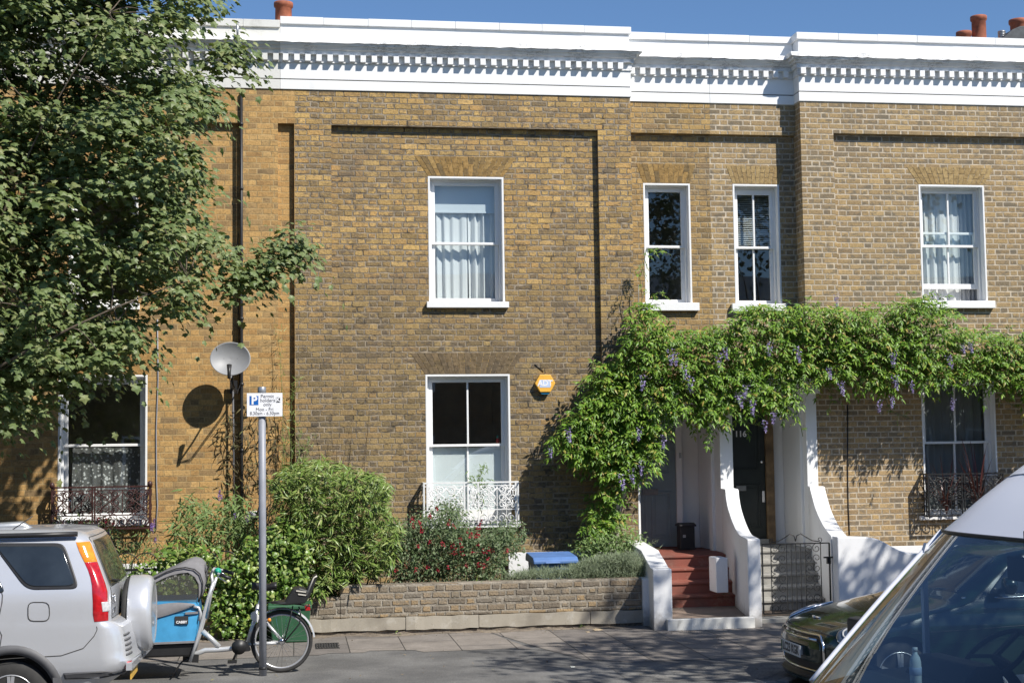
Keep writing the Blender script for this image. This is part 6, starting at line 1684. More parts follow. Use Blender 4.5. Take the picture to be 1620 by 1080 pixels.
# cab interior
b = MB()
b.prism([(bx0 + 0.03, bz0 - 0.03), (bx0 + 0.03, bz0 + 0.0), (bx0 + 0.30, bz0 + 0.05), (bx0 + 0.62, bz0 + 0.06), (bx0 + 0.75, bz0 + 0.0), (bx0 + 0.78, bz0 - 0.03)], 'y', YV0 + 0.05, YV1 - 0.05)
b.prism([(bx0 + 0.45, bz0 + 0.05), (bx0 + 0.55, bz0 + 0.15), (bx0 + 0.68, bz0 + 0.15), (bx0 + 0.72, bz0 + 0.05)], 'y', YV1 - 0.75, YV1 - 0.2)
b.build('dashboard', M['cab_dark'], van, bevel=0.012)
b = MB(); b.box(bx0 + 1.75, bx0 + 1.78, YV0 + 0.05, YV1 - 0.05, bz0 - 0.03, bz1 + 0.35); b.grid(lambda u, v: (bx1 + 0.06 + v * 1.0, YV0 + 0.05 + u * (YV1 - YV0 - 0.1), bz1 + 0.0 + 0.12 * min(1, v * 2)), 2, 6); b.build('cab_lining', M['cab_dark'], van, fix=False)
for yy in (YV1 - 0.5, YV1 - 1.05, YV1 - 1.5):
    b = MB(); x = bx0 + 1.25; b.box(x, x + 0.14, yy - 0.23, yy + 0.23, bz0 - 0.03, bz0 + 0.42); b.box(x + 0.02, x + 0.12, yy - 0.13, yy + 0.13, bz0 + 0.45, bz0 + 0.66); b.box(x + 0.05, x + 0.08, yy - 0.06, yy + 0.06, bz0 + 0.42, bz0 + 0.45); b.build('seat', M['seat_cloth'], van, bevel=0.045)
b = MB(); c = Vector((bx0 + 0.83, YV1 - 0.5, bz0 + 0.16)); ax = Vector((-0.62, 0, 0.78)).normalized(); e1 = Vector((0, 1, 0)); e2 = ax.cross(e1)
b.tube([c + (e1 * math.cos(a) + e2 * math.sin(a)) * 0.20 for a in [2 * math.pi * k / 28 for k in range(28)]], 0.015, 8, closed=True)
for a in (0.2, 2.94, 4.71): b.bar(c, c + (e1 * math.cos(a) + e2 * math.sin(a)) * 0.2, 0.03, 0.02)
b.tube([c, c - ax * 0.25], 0.03, 8); b.build('steering_wheel', M['cab_dark'], van)
b = MB(); p = Vector(ws(0.90, 0.47)) + Vector((0.10, 0, -0.03)); b.box(p.x - 0.02, p.x + 0.03, p.y - 0.14, p.y + 0.14, p.z - 0.10, p.z + 0.02); b.tube([p, p + Vector((0.0, 0, 0.16))], 0.012, 6); b.build('rear_view_mirror', M['cab_dark'], van, bevel=0.012)
b = MB(); p = Vector((bx0 + 0.45, YV1 + 0.02, bz0 + 0.02)); b.bar(p, p + Vector((0, 0.12, 0.02)), 0.04); b.box(p.x - 0.05, p.x + 0.05, p.y + 0.12, p.y + 0.30, p.z - 0.04, p.z + 0.28); b.build('wing_mirror', M['plastic_black'], van, bevel=0.02)
b = MB(); b.tube([Vector(ws(0.012, t / 12)) + Vector((-0.012, 0, 0.012)) for t in range(2, 9)], 0.008, 6); b.tube([Vector(ws(0.03 + 0.03 * t / 6, 0.2 + 0.05 * t)) + Vector((-0.01, 0, 0.01)) for t in range(7)], 0.006, 6); b.build('wiper', M['plastic_black'], van)
# water bottle on the dashboard
van.rotation_euler = (0, 0, VROT)
t = NT('clear water bottle'); t.set((0.85, 0.92, 0.95), 0.15, 0, 0.6); t.b.inputs['Transmission Weight'].default_value = 0.1; t.b.inputs['IOR'].default_value = 1.2; M['bottle'] = t.m
yb_ = -13.05; q = at(1449, 1076, yb_); zb_ = bz0 + 0.052; k_ = (at(1449, 1016, yb_)[1] - q[1])
bt = empty('water_bottle', (q[0], yb_, zb_), 'clear plastic water bottle standing on the van dashboard behind windscreen', 'bottle')
pr = [(0, 0.026), (0.01, 0.031), (0.10, 0.031), (0.125, 0.030), (0.15, 0.024), (0.165, 0.013), (0.178, 0.012)]
kk = k_ / 0.2
b = MB(); b.lathe((q[0], yb_, zb_), 'z', [(h * kk, r * kk) for h, r in pr], 20); b.build('body', M['bottle'], bt)
b = MB(); b.lathe((q[0], yb_, zb_), 'z', [(0.178 * kk, 0.014 * kk), (0.2 * kk, 0.014 * kk)], 16); b.build('cap', M['sign_white'], bt)
b = MB(); b.lathe((q[0], yb_, zb_), 'z', [(0.055 * kk, 0.0315 * kk), (0.056 * kk, 0.0325 * kk), (0.095 * kk, 0.0325 * kk), (0.096 * kk, 0.0315 * kk)], 20); b.build('label_band', M['logo_pale'], bt)

# ------------------------------------------------------------------ cargo bicycle
M['bike_silver'] = plain('silver bike frame', (0.55, 0.56, 0.57), 0.35, 0.06, 12, metal=0.4)
M['bike_blue'] = plain('blue box canvas', (0.045, 0.27, 0.50), 0.7, 0.12, 9, bump=0.25, bscale=14)
M['hood_grey'] = plain('grey hood fabric', (0.19, 0.185, 0.19), 0.85, 0.12, 12, bump=0.3, bscale=30)
M['hood_dark'] = plain('dark hood edging', (0.025, 0.025, 0.027), 0.7, 0.2, 12)
M['hood_window'] = sheer_mat('hood window mesh', (0.13, 0.13, 0.11), 0.5)
M['horn'] = plain('teal horn', (0.02, 0.32, 0.22), 0.3, 0.1, 10)
M['olive'] = plain('olive tube', (0.10, 0.12, 0.09), 0.7, 0.1, 10)
ub, vb_ = 444.5, 1063.2
bxx, BY = atZ(ub, vb_, 0.0)
def bp(u, v, dy=0.0): x, z = at(u, v, BY + dy); return Vector((x, BY + dy, z))
def b3(p, dy=0.0): return bp(180 + p[0] / 4.765, 860 + p[1] / 4.765, dy)
bike = empty('cargo_bike', (bxx - 0.5, BY, 0), 'silver cargo bike with blue front box, grey hood and rear child seat', 'cargo bike')
hub = bp(445.5, 1013.5); RW = hub.z - 0.002
def bwheel(c, r):
    b = MB(); b.tube([c + Vector((math.cos(a), 0, math.sin(a))) * (r - 0.02) for a in [2 * math.pi * k / 48 for k in range(48)]], 0.02, 10, closed=True); w_ = b.build('wheel', M['rubber'], bike)
    b = MB(); b.tube([c + Vector((math.cos(a), 0, math.sin(a))) * (r - 0.045) for a in [2 * math.pi * k / 48 for k in range(48)]], 0.011, 8, closed=True); b.build('rim', M['alloy'], w_)
    b = MB()
    for k in range(28):
        a = 2 * math.pi * k / 28; s = (k % 2) * 2 - 1; o = 0.35 * (1 if k % 4 < 2 else -1)
        b.bar(c + Vector((math.cos(a + o) * 0.035, s * 0.03, math.sin(a + o) * 0.035)), c + Vector((math.cos(a) * (r - 0.05), 0, math.sin(a) * (r - 0.05))), 0.0025)
    b.build('spokes', M['chrome'], w_)
    b = MB(); b.lathe(tuple(c), 'y', [(-0.05, 0.02), (-0.04, 0.035), (-0.03, 0.022), (0.03, 0.022), (0.04, 0.035), (0.05, 0.02)], 16); b.build('hub', M['chrome'], w_)
    return w_
bwheel(hub, RW)
fw = Vector((at(150, 1020, BY)[0] - 0.35, BY, 0.25)); bwheel(fw, 0.25)
b = MB()
def bt_(pts, r, n=10): b.tube(pts, r, n)
L_ = lambda *ps: [b3(p) for p in ps]
bt_(L_((1270, 742), (1150, 748), (985, 758)), 0.017); bt_([p + Vector((0, 0.09, 0)) for p in L_((1270, 742), (985, 758))], 0.014)
bt_(L_((985, 758), (930, 782), (800, 795), (690, 800), (620, 825), (588, 862)), 0.026, 12)
bt_(L_((795, 775), (735, 715), (668, 655)), 0.026, 12)
bt_(L_((1010, 740), (1050, 600), (1092, 455)), 0.020); bt_(L_((1150, 590), (1215, 665), (1275, 735)), 0.015)
bt_([p + Vector((0, -0.30, 0)) for p in L_((590, 855), (640, 700), (690, 520), (725, 380), (765, 265))], 0.016)
bt_([p + Vector((0, 0.25, 0)) for p in L_((590, 855), (640, 700), (690, 520), (725, 380), (765, 265))], 0.016)
bt_([b3((600, 470), -0.30), b3((640, 480), -0.30), b3((655, 520), -0.30), b3((645, 580), -0.30)], 0.015)
fr_ = b.build('frame', M['bike_silver'], bike)
b = MB(); b.prism([(p.x, p.z) for p in L_((1035, 520), (1062, 505), (1100, 545), (1085, 590), (1030, 560))], 'y', BY - 0.03, BY + 0.03); b.build('lock_plate', M['plate_white'], bike, bevel=0.004)
b = MB(); b.prism([(p.x, p.z) for p in rpoly([(q.x, q.z) for q in L_((1290, 735), (900, 770), (890, 740), (960, 712), (1000, 700), (1010, 735), (1040, 760), (1270, 775))], 0.02)] if False else rpoly([(q.x, q.z) for q in L_((1040, 800), (900, 812), (888, 740), (960, 712), (1010, 735))], 0.03), 'y', BY - 0.06, BY - 0.035); b.build('chain_case', M['plastic_black'], bike)
b = MB(); pc = b3((945, 775), -0.05); b.tube([pc, pc + Vector((-0.06, 0, -0.13))], 0.012, 8); b.box(pc.x - 0.11, pc.x - 0.02, BY - 0.17, BY - 0.07, pc.z - 0.145, pc.z - 0.12); b.lathe((pc.x, BY - 0.06, pc.z), 'y', [(-0.005, 0.075), (0.005, 0.075)], 20); b.build('crank', M['plastic_black'], bike)
b = MB(); sp_ = b3((1092, 455)); b.tube([b3((1085, 480)), b3((1125, 345))], 0.014, 10); b.build('seat_post', M['chrome'], bike)
b = MB(); s0 = b3((1040, 290)); s1 = b3((1228, 300)); n = 10; vs = []
for i in range(n + 1):
    f = i / n; w_ = 0.025 + 0.085 * f ** 1.6 * (1 if f < 0.9 else 0.8); z = s0.z + (s1.z - s0.z) * f + (0.012 if f > 0.7 else 0) - 0.012 * math.sin(math.pi * f); x = s0.x + (s1.x - s0.x) * f
    for k in range(8): a = 2 * math.pi * k / 8; vs.append((x, BY + w_ * math.cos(a), z - 0.025 + 0.035 * math.sin(a) * (1 if math.sin(a) > 0 else 1.2)))
fs = [(i * 8 + k, i * 8 + (k + 1) % 8, i * 8 + 8 + (k + 1) % 8, i * 8 + 8 + k) for i in range(n) for k in range(8)] + [tuple(range(8)), tuple(n * 8 + k for k in range(8))]
b.add(vs, fs, True); b.build('saddle', M['plastic_black'], bike)
# handlebar, grips, brake, horn
b = MB(); hb = b3((735, 215)); b.tube([b3((700, 560)), b3((745, 300)), hb], 0.016, 10)
for s in (-1, 1): b.tube([hb, hb + Vector((0.02, s * 0.15, 0.03)), hb + Vector((0.10, s * 0.27, 0.0)), hb + Vector((0.19, s * 0.29, -0.035))], 0.012, 8)
b.build('handlebar', M['bike_silver'], bike)
for s in (-1, 1):
    b = MB(); b.tube([hb + Vector((0.10, s * 0.27, 0.0)), hb + Vector((0.21, s * 0.292, -0.042))], 0.018, 10); b.build('grip', M['plastic_black'], bike)
    b = MB(); b.tube([hb + Vector((0.07, s * 0.26, -0.01)), hb + Vector((0.11, s * 0.265, -0.04)), hb + Vector((0.17, s * 0.27, -0.08))], 0.007, 6); b.build('brake_lever', M['chrome'], bike)
b = MB(); hc = b3((785, 203), -0.2); b.lathe((hc.x, hc.y, hc.z), 'y', [(-0.045, 0.036), (-0.04, 0.032), (0.0, 0.012), (0.06, 0.008)], 18); b.build('horn', M['horn'], bike)
b = MB()
for k in range(4): b.tube([b3((700 + 15 * k, 130 + 10 * k), -0.15), b3((690 + 10 * k, 200), -0.22), b3((710 + 8 * k, 320), -0.1), b3((745, 360), 0)], 0.004, 5)
b.build('brake_cables', M['plastic_black'], bike)
# rear mudguard, rack, lamp, child seat
b = MB()
for (a0, a1, w_) in ((0.15, 1.0, 0.03), (1.0, 2.9, 0.03)):
    pass
rr = RW + 0.022; vs = []; n = 24
for i in range(n + 1):
    a = 0.10 + 2.7 * i / n
    for k, (dy, dr) in enumerate(((-0.032, -0.012), (-0.018, 0.004), (0.018, 0.004), (0.032, -0.012))): vs.append((hub.x + (rr + dr) * math.cos(a), BY + dy, hub.z + (rr + dr) * math.sin(a)))
b.add(vs, [(i * 4 + k, i * 4 + k + 1, i * 4 + 5 + k, i * 4 + 4 + k) for i in range(n) for k in range(3)], True); b.build('mudguard', M['bike_silver'], bike, fix=False)
b = MB(); z_ = b3((1350, 455)).z
for s in (-1, 1):
    y = s * 0.07
    b.tube([b3((1100, 445), y), b3((1230, 435), y), b3((1450, 462), y), b3((1480, 470), y)], 0.007, 6)
    b.tube([b3((1395, 470), y), b3((1410, 540), y), b3((1400, 600), y), b3((1290, 735), y * 0.8)], 0.007, 6); b.tube([b3((1350, 465), y), b3((1330, 560), y), b3((1285, 730), y * 0.8)], 0.006, 6)
for u in (1200, 1300, 1400, 1470): b.bar(b3((u, 452), -0.07), b3((u, 452), 0.07), 0.01)
b.build('rack', M['plastic_black'], bike)
b = MB(); p = b3((1462, 478)); b.box(p.x - 0.03, p.x + 0.025, BY - 0.03, BY + 0.03, p.z - 0.03, p.z + 0.03); b.build('rear_lamp', M['lamp_red'], bike, bevel=0.008)
b = MB(); p = b3((1172, 572), -0.05); b.lathe(tuple(p), 'y', [(-0.008, 0.018), (0.0, 0.02)], 14); b.build('reflector', M['lamp_orange'], bike)
b = MB(); w_ = 0.13
b.prism([(p.x, p.z) for p in L_((1180, 440), (1290, 425), (1352, 330), (1400, 320), (1480, 345), (1470, 395), (1440, 440), (1300, 452))], 'y', BY - w_, BY + w_)
cs_ = b.build('child_seat', M['plastic_black'], bike, bevel=0.015)
b = MB()
b.prism([(p.x, p.z) for p in L_((1440, 385), (1455, 330), (1500, 240), (1528, 225), (1534, 240), (1500, 330), (1470, 400))], 'y', BY - w_ * 0.95, BY + w_ * 0.95)
b.build('seat_back', M['plastic_black'], cs_, bevel=0.012)
b = MB()
b.tube([b3((1452, 388), -w_ - 0.005), b3((1508, 255), -w_ - 0.005), b3((1532, 240), -w_ - 0.005)], 0.008, 6)
for (a, c) in (((1375, 352), (1450, 362)), ((1390, 378), (1450, 386))): b.bar(b3(a, -w_ - 0.004), b3(c, -w_ - 0.004), 0.012)
b.build('seat_trim', plain('cream trim', (0.55, 0.52, 0.45), 0.6), cs_)
# stand
for s in (-1, 1): MB().tube([b3((575, 855), s * 0.12), b3((510, 890), s * 0.18), b3((432, 1004), s * 0.22)], 0.009, 8).build('stand_leg', M['plastic_black'], bike)
b = MB(); b.bar(b3((520, 858), -0.1), b3((640, 862), -0.1), 0.014, 0.08); b.build('stand_foot', M['plastic_black'], bike)
# box
HW = 0.29
xl = at(150, 960, BY)[0] - 0.15
def bxz(p): q = b3(p, -HW); return (q.x, q.z)
lo = [bxz((625, 720)), bxz((590, 752))]; zt_ = bxz((600, 520))[1]; zb_ = bxz((500, 745))[1]; zr_ = bxz((600, 420))[1]
xr1, xr0 = bxz((655, 420))[0], bxz((612, 745))[0]
b = MB()
def box_shell(b, x0b, x1b, x0t, x1t, z0, z1, h0, h1, nseg=10):
    vs = []
    for (z, xa, xc, hw) in ((z0, x0b, x1b, h0), (z1, x0t, x1t, h1)):
        for i in range(nseg + 1): vs.append((xa + (xc - xa) * i / nseg, BY - hw - (0.008 * math.sin(i * 1.9) if z == z1 else 0.0), z))
        for i in range(nseg + 1): vs.append((xc + (xa - xc) * i / nseg, BY + hw, z))
    n = 2 * (nseg + 1)
    b.add(vs, [(i, (i + 1) % n, n + (i + 1) % n, n + i) for i in range(n)], True)
box_shell(b, xl + 0.10, xr0, xl, bxz((640, 540))[0], zb_, zt_, HW, HW); box_shell(b, xl, bxz((640, 540))[0] - 0.002, xl - 0.02, xr1 - 0.04, zt_ + 0.002, zr_, HW * 0.995, HW * 0.98)
b.add([(xl + 0.1, BY - HW, zb_ + 0.002), (xr0, BY - HW, zb_ + 0.002), (xr0, BY + HW, zb_ + 0.002), (xl + 0.1, BY + HW, zb_ + 0.002)], [(0, 1, 2, 3)])
cb = b.build('box', M['bike_blue'], bike, fix=False)
b = MB()
for z, a, c in ((zb_ + 0.004, bxz((300, 740)), bxz((612, 742))), (zt_, bxz((540, 525)), bxz((636, 527)))): b.bar((a[0] if z < zt_ else a[0], BY - HW - 0.006, z), (c[0], BY - HW - 0.006, z + 0.004), 0.018, 0.02)
b.build('edging', M['hood_grey'], cb)
b = MB(); z0 = bxz((500, 852))[1]; b.prism([(xl + 0.18, zb_ - 0.002), (xr0, zb_ - 0.002), (bxz((590, 835))[0], z0), (xl + 0.3, z0)], 'y', BY - HW + 0.02, BY + HW - 0.02); b.build('base_tray', M['plastic_black'], bike, bevel=0.02)
b = MB()
vs = []; n = 14
for i in range(n + 1):
    f = i / n; a = bxz((300 + 310 * f, 462 - 22 * math.sin(f * 2.6))); c = bxz((300 + 310 * f, 560 - 96 * f ** 1.2))
    vs += [(a[0], BY - HW - 0.012, a[1]), ((a[0] + c[0]) / 2, BY - HW - 0.035, (a[1] + c[1]) / 2), (c[0], BY - HW - 0.02, c[1])]
b.add(vs, [(i * 3 + k, i * 3 + k + 1, i * 3 + 4 + k, i * 3 + 3 + k) for i in range(n) for k in range(2)], True); b.build('flap', M['hood_grey'], cb, fix=False)
b = MB(); q0, q1 = bxz((462, 604)), bxz((562, 541)); b.box(q0[0], q1[0], BY - HW - 0.014, BY - HW - 0.002, q0[1], q1[1]); lb_ = b.build('label_patch', M['hood_dark'], cb)
text_obj('lettering', 'CABBY', 0.034, ((q0[0] + q1[0]) / 2, BY - HW - 0.0155, q0[1] + 0.02), M['sign_white'], lb_, bold=0.001)
# hood: arched fabric with side windows
out_ = [(640, 440), (668, 360), (672, 290), (650, 225), (610, 190), (540, 175), (470, 185), (400, 210), (310, 255), (200, 310), (120, 360)]
inn_ = [(636, 435), (640, 350), (638, 300), (610, 250), (560, 215), (500, 222), (430, 238), (370, 262), (310, 295), (240, 330), (150, 380)]
for s in (-1, 1):
    b = MB(); vs = []
    for o_, i_ in zip(out_, inn_):
        q = bxz(o_); r_ = bxz(i_); vs += [(q[0], BY + s * HW * 0.96, q[1]), (r_[0], BY + s * (HW + 0.006), r_[1])]
    b.add(vs, [(i * 2, i * 2 + 1, i * 2 + 3, i * 2 + 2) for i in range(len(out_) - 1)], False); hd = b.build('hood_side', M['hood_grey'], bike, fix=False)
    b = MB(); poly = [bxz(p) for p in inn_]; lowr = [bxz((150, 440)), bxz((320, 430)), bxz((500, 428))]
    vs = [(q[0], BY + s * (HW + 0.004), q[1]) for q in poly[1:]] + [(q[0], BY + s * (HW + 0.004), q[1]) for q in lowr + [poly[0]]]
    b.add(vs, [tuple(range(len(vs)))]); b.build('window', M['hood_window'], hd, fix=False)
    b = MB(); b.tube([Vector((q[0], BY + s * (HW + 0.008), q[1])) for q in [bxz(p) for p in out_]], 0.006, 6); b.tube([Vector((q[0], BY + s * (HW + 0.010), q[1])) for q in [bxz(p) for p in inn_]], 0.004, 6); b.build('piping', M['hood_dark'], hd)
top_ = [(690, 300), (690, 220), (684, 165), (650, 125), (600, 112), (550, 128), (490, 160), (430, 190), (330, 238), (220, 296), (120, 355)]
b = MB(); vs = []; m_ = 8
for o_, t_ in zip(out_[1:] + [(60, 400)], top_):
    q = bxz(o_); r_ = bxz(t_)
    for k in range(m_ + 1):
        a = math.pi * k / m_; yy = -math.cos(a) * HW * 0.96; f = math.sin(a) ** 0.7
        vs.append((q[0] + (r_[0] - q[0]) * f, BY + yy, q[1] + (r_[1] - q[1]) * f))
b.add(vs, [(i * (m_ + 1) + k, i * (m_ + 1) + k + 1, (i + 1) * (m_ + 1) + k + 1, (i + 1) * (m_ + 1) + k) for i in range(len(top_) - 1) for k in range(m_)], True); b.build('hood_top', M['hood_grey'], bike, fix=False)
# ------------------------------------------------------------------ plants
LT_MAPLE_O = [(0.0, 0.02), (0.06, 0.44), (0.26, 0.33), (0.48, 0.56), (0.62, 0.24), (1.0, 0.0)]
def _sym(o, zc=0.07, droop=0.16):
    up = o; lo = [(x, -y) for x, y in o[::-1] if abs(y) > 0.03]
    out = up + lo
    vs = [(0.42, 0.0, zc)] + [(x, y, -droop * (abs(y) * 1.3 + max(0, x - 0.4) * 1.1)) for x, y in out]
    n = len(out)
    return vs, [(0, 1 + i, 1 + (i + 1) % n) for i in range(n)]
LT_MAPLE = _sym(LT_MAPLE_O)
LT_IVY = _sym([(0.0, 0.05), (0.05, 0.40), (0.30, 0.46), (0.42, 0.34), (0.72, 0.24), (1.0, 0.0)], 0.05, 0.10)
LT_OVAL = ([(0, 0, 0), (0.45, 0.22, -0.03), (0.45, 0, 0.03), (0.45, -0.22, -0.03), (1, 0, -0.10)], [(0, 2, 1), (0, 3, 2), (1, 2, 4), (2, 3, 4)])
LT_LANCE = ([(0, 0, 0), (0.35, 0.085, -0.01), (0.35, 0, 0.02), (0.35, -0.085, -0.01), (0.75, 0.05, -0.06), (0.75, -0.05, -0.06), (1, 0, -0.16)], [(0, 2, 1), (0, 3, 2), (1, 2, 4), (2, 3, 5), (2, 5, 4), (4, 5, 6)])
LT_LEAFLET = ([(0, 0, 0), (0.42, 0.17, -0.03), (0.42, 0, 0.02), (0.42, -0.17, -0.03), (1, 0, -0.10)], [(0, 2, 1), (0, 3, 2), (1, 2, 4), (2, 3, 4)])
LT_NEEDLE = ([(0, 0.05, 0), (0, -0.05, 0), (1, 0, 0)], [(0, 1, 2)])
LT_PETAL = ([(0, 0, 0), (0.5, 0.35, 0.1), (0.5, -0.35, 0.1), (1, 0, 0)], [(0, 2, 1), (1, 2, 3)])
SUNV = np.array(SUN)
M['leaf_tree'] = leaf_mat('maple leaf', [(0.0901, 0.1286, 0.0418), (0.1483, 0.1969, 0.0697), (0.1125, 0.1601, 0.0534), (0.1852, 0.2296, 0.0905), (0.1324, 0.181, 0.0605), (0.2316, 0.2494, 0.0986), (0.0993, 0.1378, 0.0465)], 0.5, 0.2, 0.4)
M['leaf_far'] = leaf_mat('far tree leaf', [(0.04, 0.065, 0.025), (0.06, 0.09, 0.035)], 0.5, 0.15, 0.4)
M['leaf_wist'] = leaf_mat('wisteria leaf', [(0.0507, 0.1217, 0.0099), (0.1297, 0.2492, 0.0198), (0.0766, 0.1623, 0.0129), (0.1861, 0.3187, 0.0317), (0.0621, 0.1391, 0.0109), (0.1127, 0.2202, 0.0178), (0.2368, 0.3594, 0.0416), (0.088, 0.1796, 0.0149), (0.372, 0.2898, 0.0693)], 0.46, 0.12, 0.4)
M['leaf_bamboo'] = leaf_mat('bamboo leaf', [(0.0567, 0.1098, 0.0176), (0.136, 0.2196, 0.0369), (0.0906, 0.1581, 0.0258), (0.1964, 0.2723, 0.0626), (0.0755, 0.1362, 0.0221), (0.2417, 0.2986, 0.0811), (0.1133, 0.1845, 0.0332), (0.3324, 0.3338, 0.1327)], 0.42, 0.06, 0.45)
M['leaf_ivy'] = leaf_mat('ivy leaf', [(0.045, 0.10, 0.018), (0.16, 0.26, 0.04), (0.09, 0.175, 0.027), (0.27, 0.34, 0.075), (0.06, 0.125, 0.02), (0.13, 0.22, 0.035), (0.34, 0.37, 0.13)], 0.38, 0.15, 0.5)
M['leaf_fuchsia'] = leaf_mat('shrub leaf', [(0.06, 0.105, 0.04), (0.10, 0.15, 0.06), (0.15, 0.20, 0.095), (0.075, 0.12, 0.045), (0.22, 0.26, 0.15)], 0.5, 0.15, 0.4)
M['leaf_lav'] = leaf_mat('lavender leaf', [(0.13, 0.165, 0.095), (0.20, 0.24, 0.15), (0.16, 0.20, 0.115), (0.26, 0.29, 0.20)], 0.6, 0.1, 0.2)
M['leaf_strap'] = leaf_mat('strap leaf', [(0.13, 0.20, 0.035), (0.24, 0.31, 0.08), (0.18, 0.26, 0.05)], 0.4, 0.15, 0.5)
M['leaf_bud'] = leaf_mat('buddleia leaf', [(0.09, 0.15, 0.045), (0.17, 0.25, 0.08), (0.13, 0.20, 0.06), (0.24, 0.31, 0.14)], 0.5, 0.15, 0.3)
M['leaf_vine'] = leaf_mat('dry vine leaf', [(0.07, 0.05, 0.025), (0.12, 0.10, 0.035), (0.05, 0.035, 0.02), (0.11, 0.12, 0.04)], 0.6, 0.1, 0.3)
M['leaf_red'] = leaf_mat('dark red strap leaf', [(0.075, 0.02, 0.022), (0.13, 0.04, 0.036), (0.10, 0.03, 0.03), (0.20, 0.09, 0.07)], 0.4, 0.1, 0.5)
M['petal_red'] = leaf_mat('red petal', [(0.3024, 0.012, 0.03), (0.3744, 0.02, 0.05), (0.2376, 0.01, 0.02)], 0.5, 0.2, 0.3, (1.3, 0.8, 0.8))
M['petal_lilac'] = leaf_mat('lilac petal', [(0.32, 0.27, 0.50), (0.46, 0.40, 0.62), (0.25, 0.20, 0.42)], 0.5, 0.25, 0.2, (1.2, 1.1, 1.3))
M['petal_purple'] = leaf_mat('purple petal', [(0.20, 0.12, 0.40), (0.27, 0.17, 0.48)], 0.5, 0.2, 0.2, (1.2, 1.1, 1.3))
M['petal_white'] = leaf_mat('white petal', [(0.75, 0.75, 0.70), (0.65, 0.66, 0.58)], 0.5, 0.2, 0.2)
M['bark'] = plain('grey bark', (0.11, 0.085, 0.06), 0.9, 0.4, 14, bump=0.7)
M['bark_pale'] = plain('pale vine bark', (0.30, 0.27, 0.22), 0.9, 0.45, 12, bump=0.8)
M['stem_green'] = plain('green stem', (0.12, 0.15, 0.05), 0.7, 0.3, 20)
M['stem_brown'] = plain('brown twig', (0.10, 0.065, 0.035), 0.8, 0.3, 20)

def rnd_unit(n): return unit(rng.normal(size=(n, 3)))
def sample_poly(poly, n):
    p = np.array(poly, float); lo, hi = p.min(0), p.max(0); out = np.zeros((0, 2))
    while len(out) < n:
        q = lo + (hi - lo) * rng.random((n * 2, 2)); out = np.vstack([out, q[in_poly(q[:, 0], q[:, 1], poly)]])
    return out[:n]
def world_pts(uv, Y):
    return np.array([P3(u, v, y) for (u, v), y in zip(uv, Y)])
def leaf_orient(n, nb, spread, tipb=None, tipspread=1.0):
    """normals round nb, tips round tipb"""
    nrm = unit(np.asarray(nb)[None] * np.ones((n, 1)) + rng.normal(size=(n, 3)) * spread)
    tip = rng.normal(size=(n, 3)) * tipspread + (np.asarray(tipb)[None] if tipb is not None else 0)
    tip = tip - nrm * (tip * nrm).sum(1, keepdims=True) * 0.8
    return frames(tip, nrm)

def limb(b, p, q, r0, r1, n=7, wob=0.12, sag=0.0):
    p = np.array(p, float); q = np.array(q, float); L = np.linalg.norm(q - p); pts = []; rr = []
    o1, o2 = rng.normal(size=3) * wob * L * 0.5, rng.normal(size=3) * wob * L * 0.3
    for i in range(n + 1):
        t = i / n
        pts.append(tuple(p + (q - p) * t + o1 * math.sin(math.pi * t) + o2 * math.sin(2 * math.pi * t) + np.array([0, 0, -sag * 4 * t * (1 - t)])))
        rr.append(r0 + (r1 - r0) * t)
    b.tube(pts, rr, 7 if r0 > 0.02 else 5)
    return [np.array(x) for x in pts]

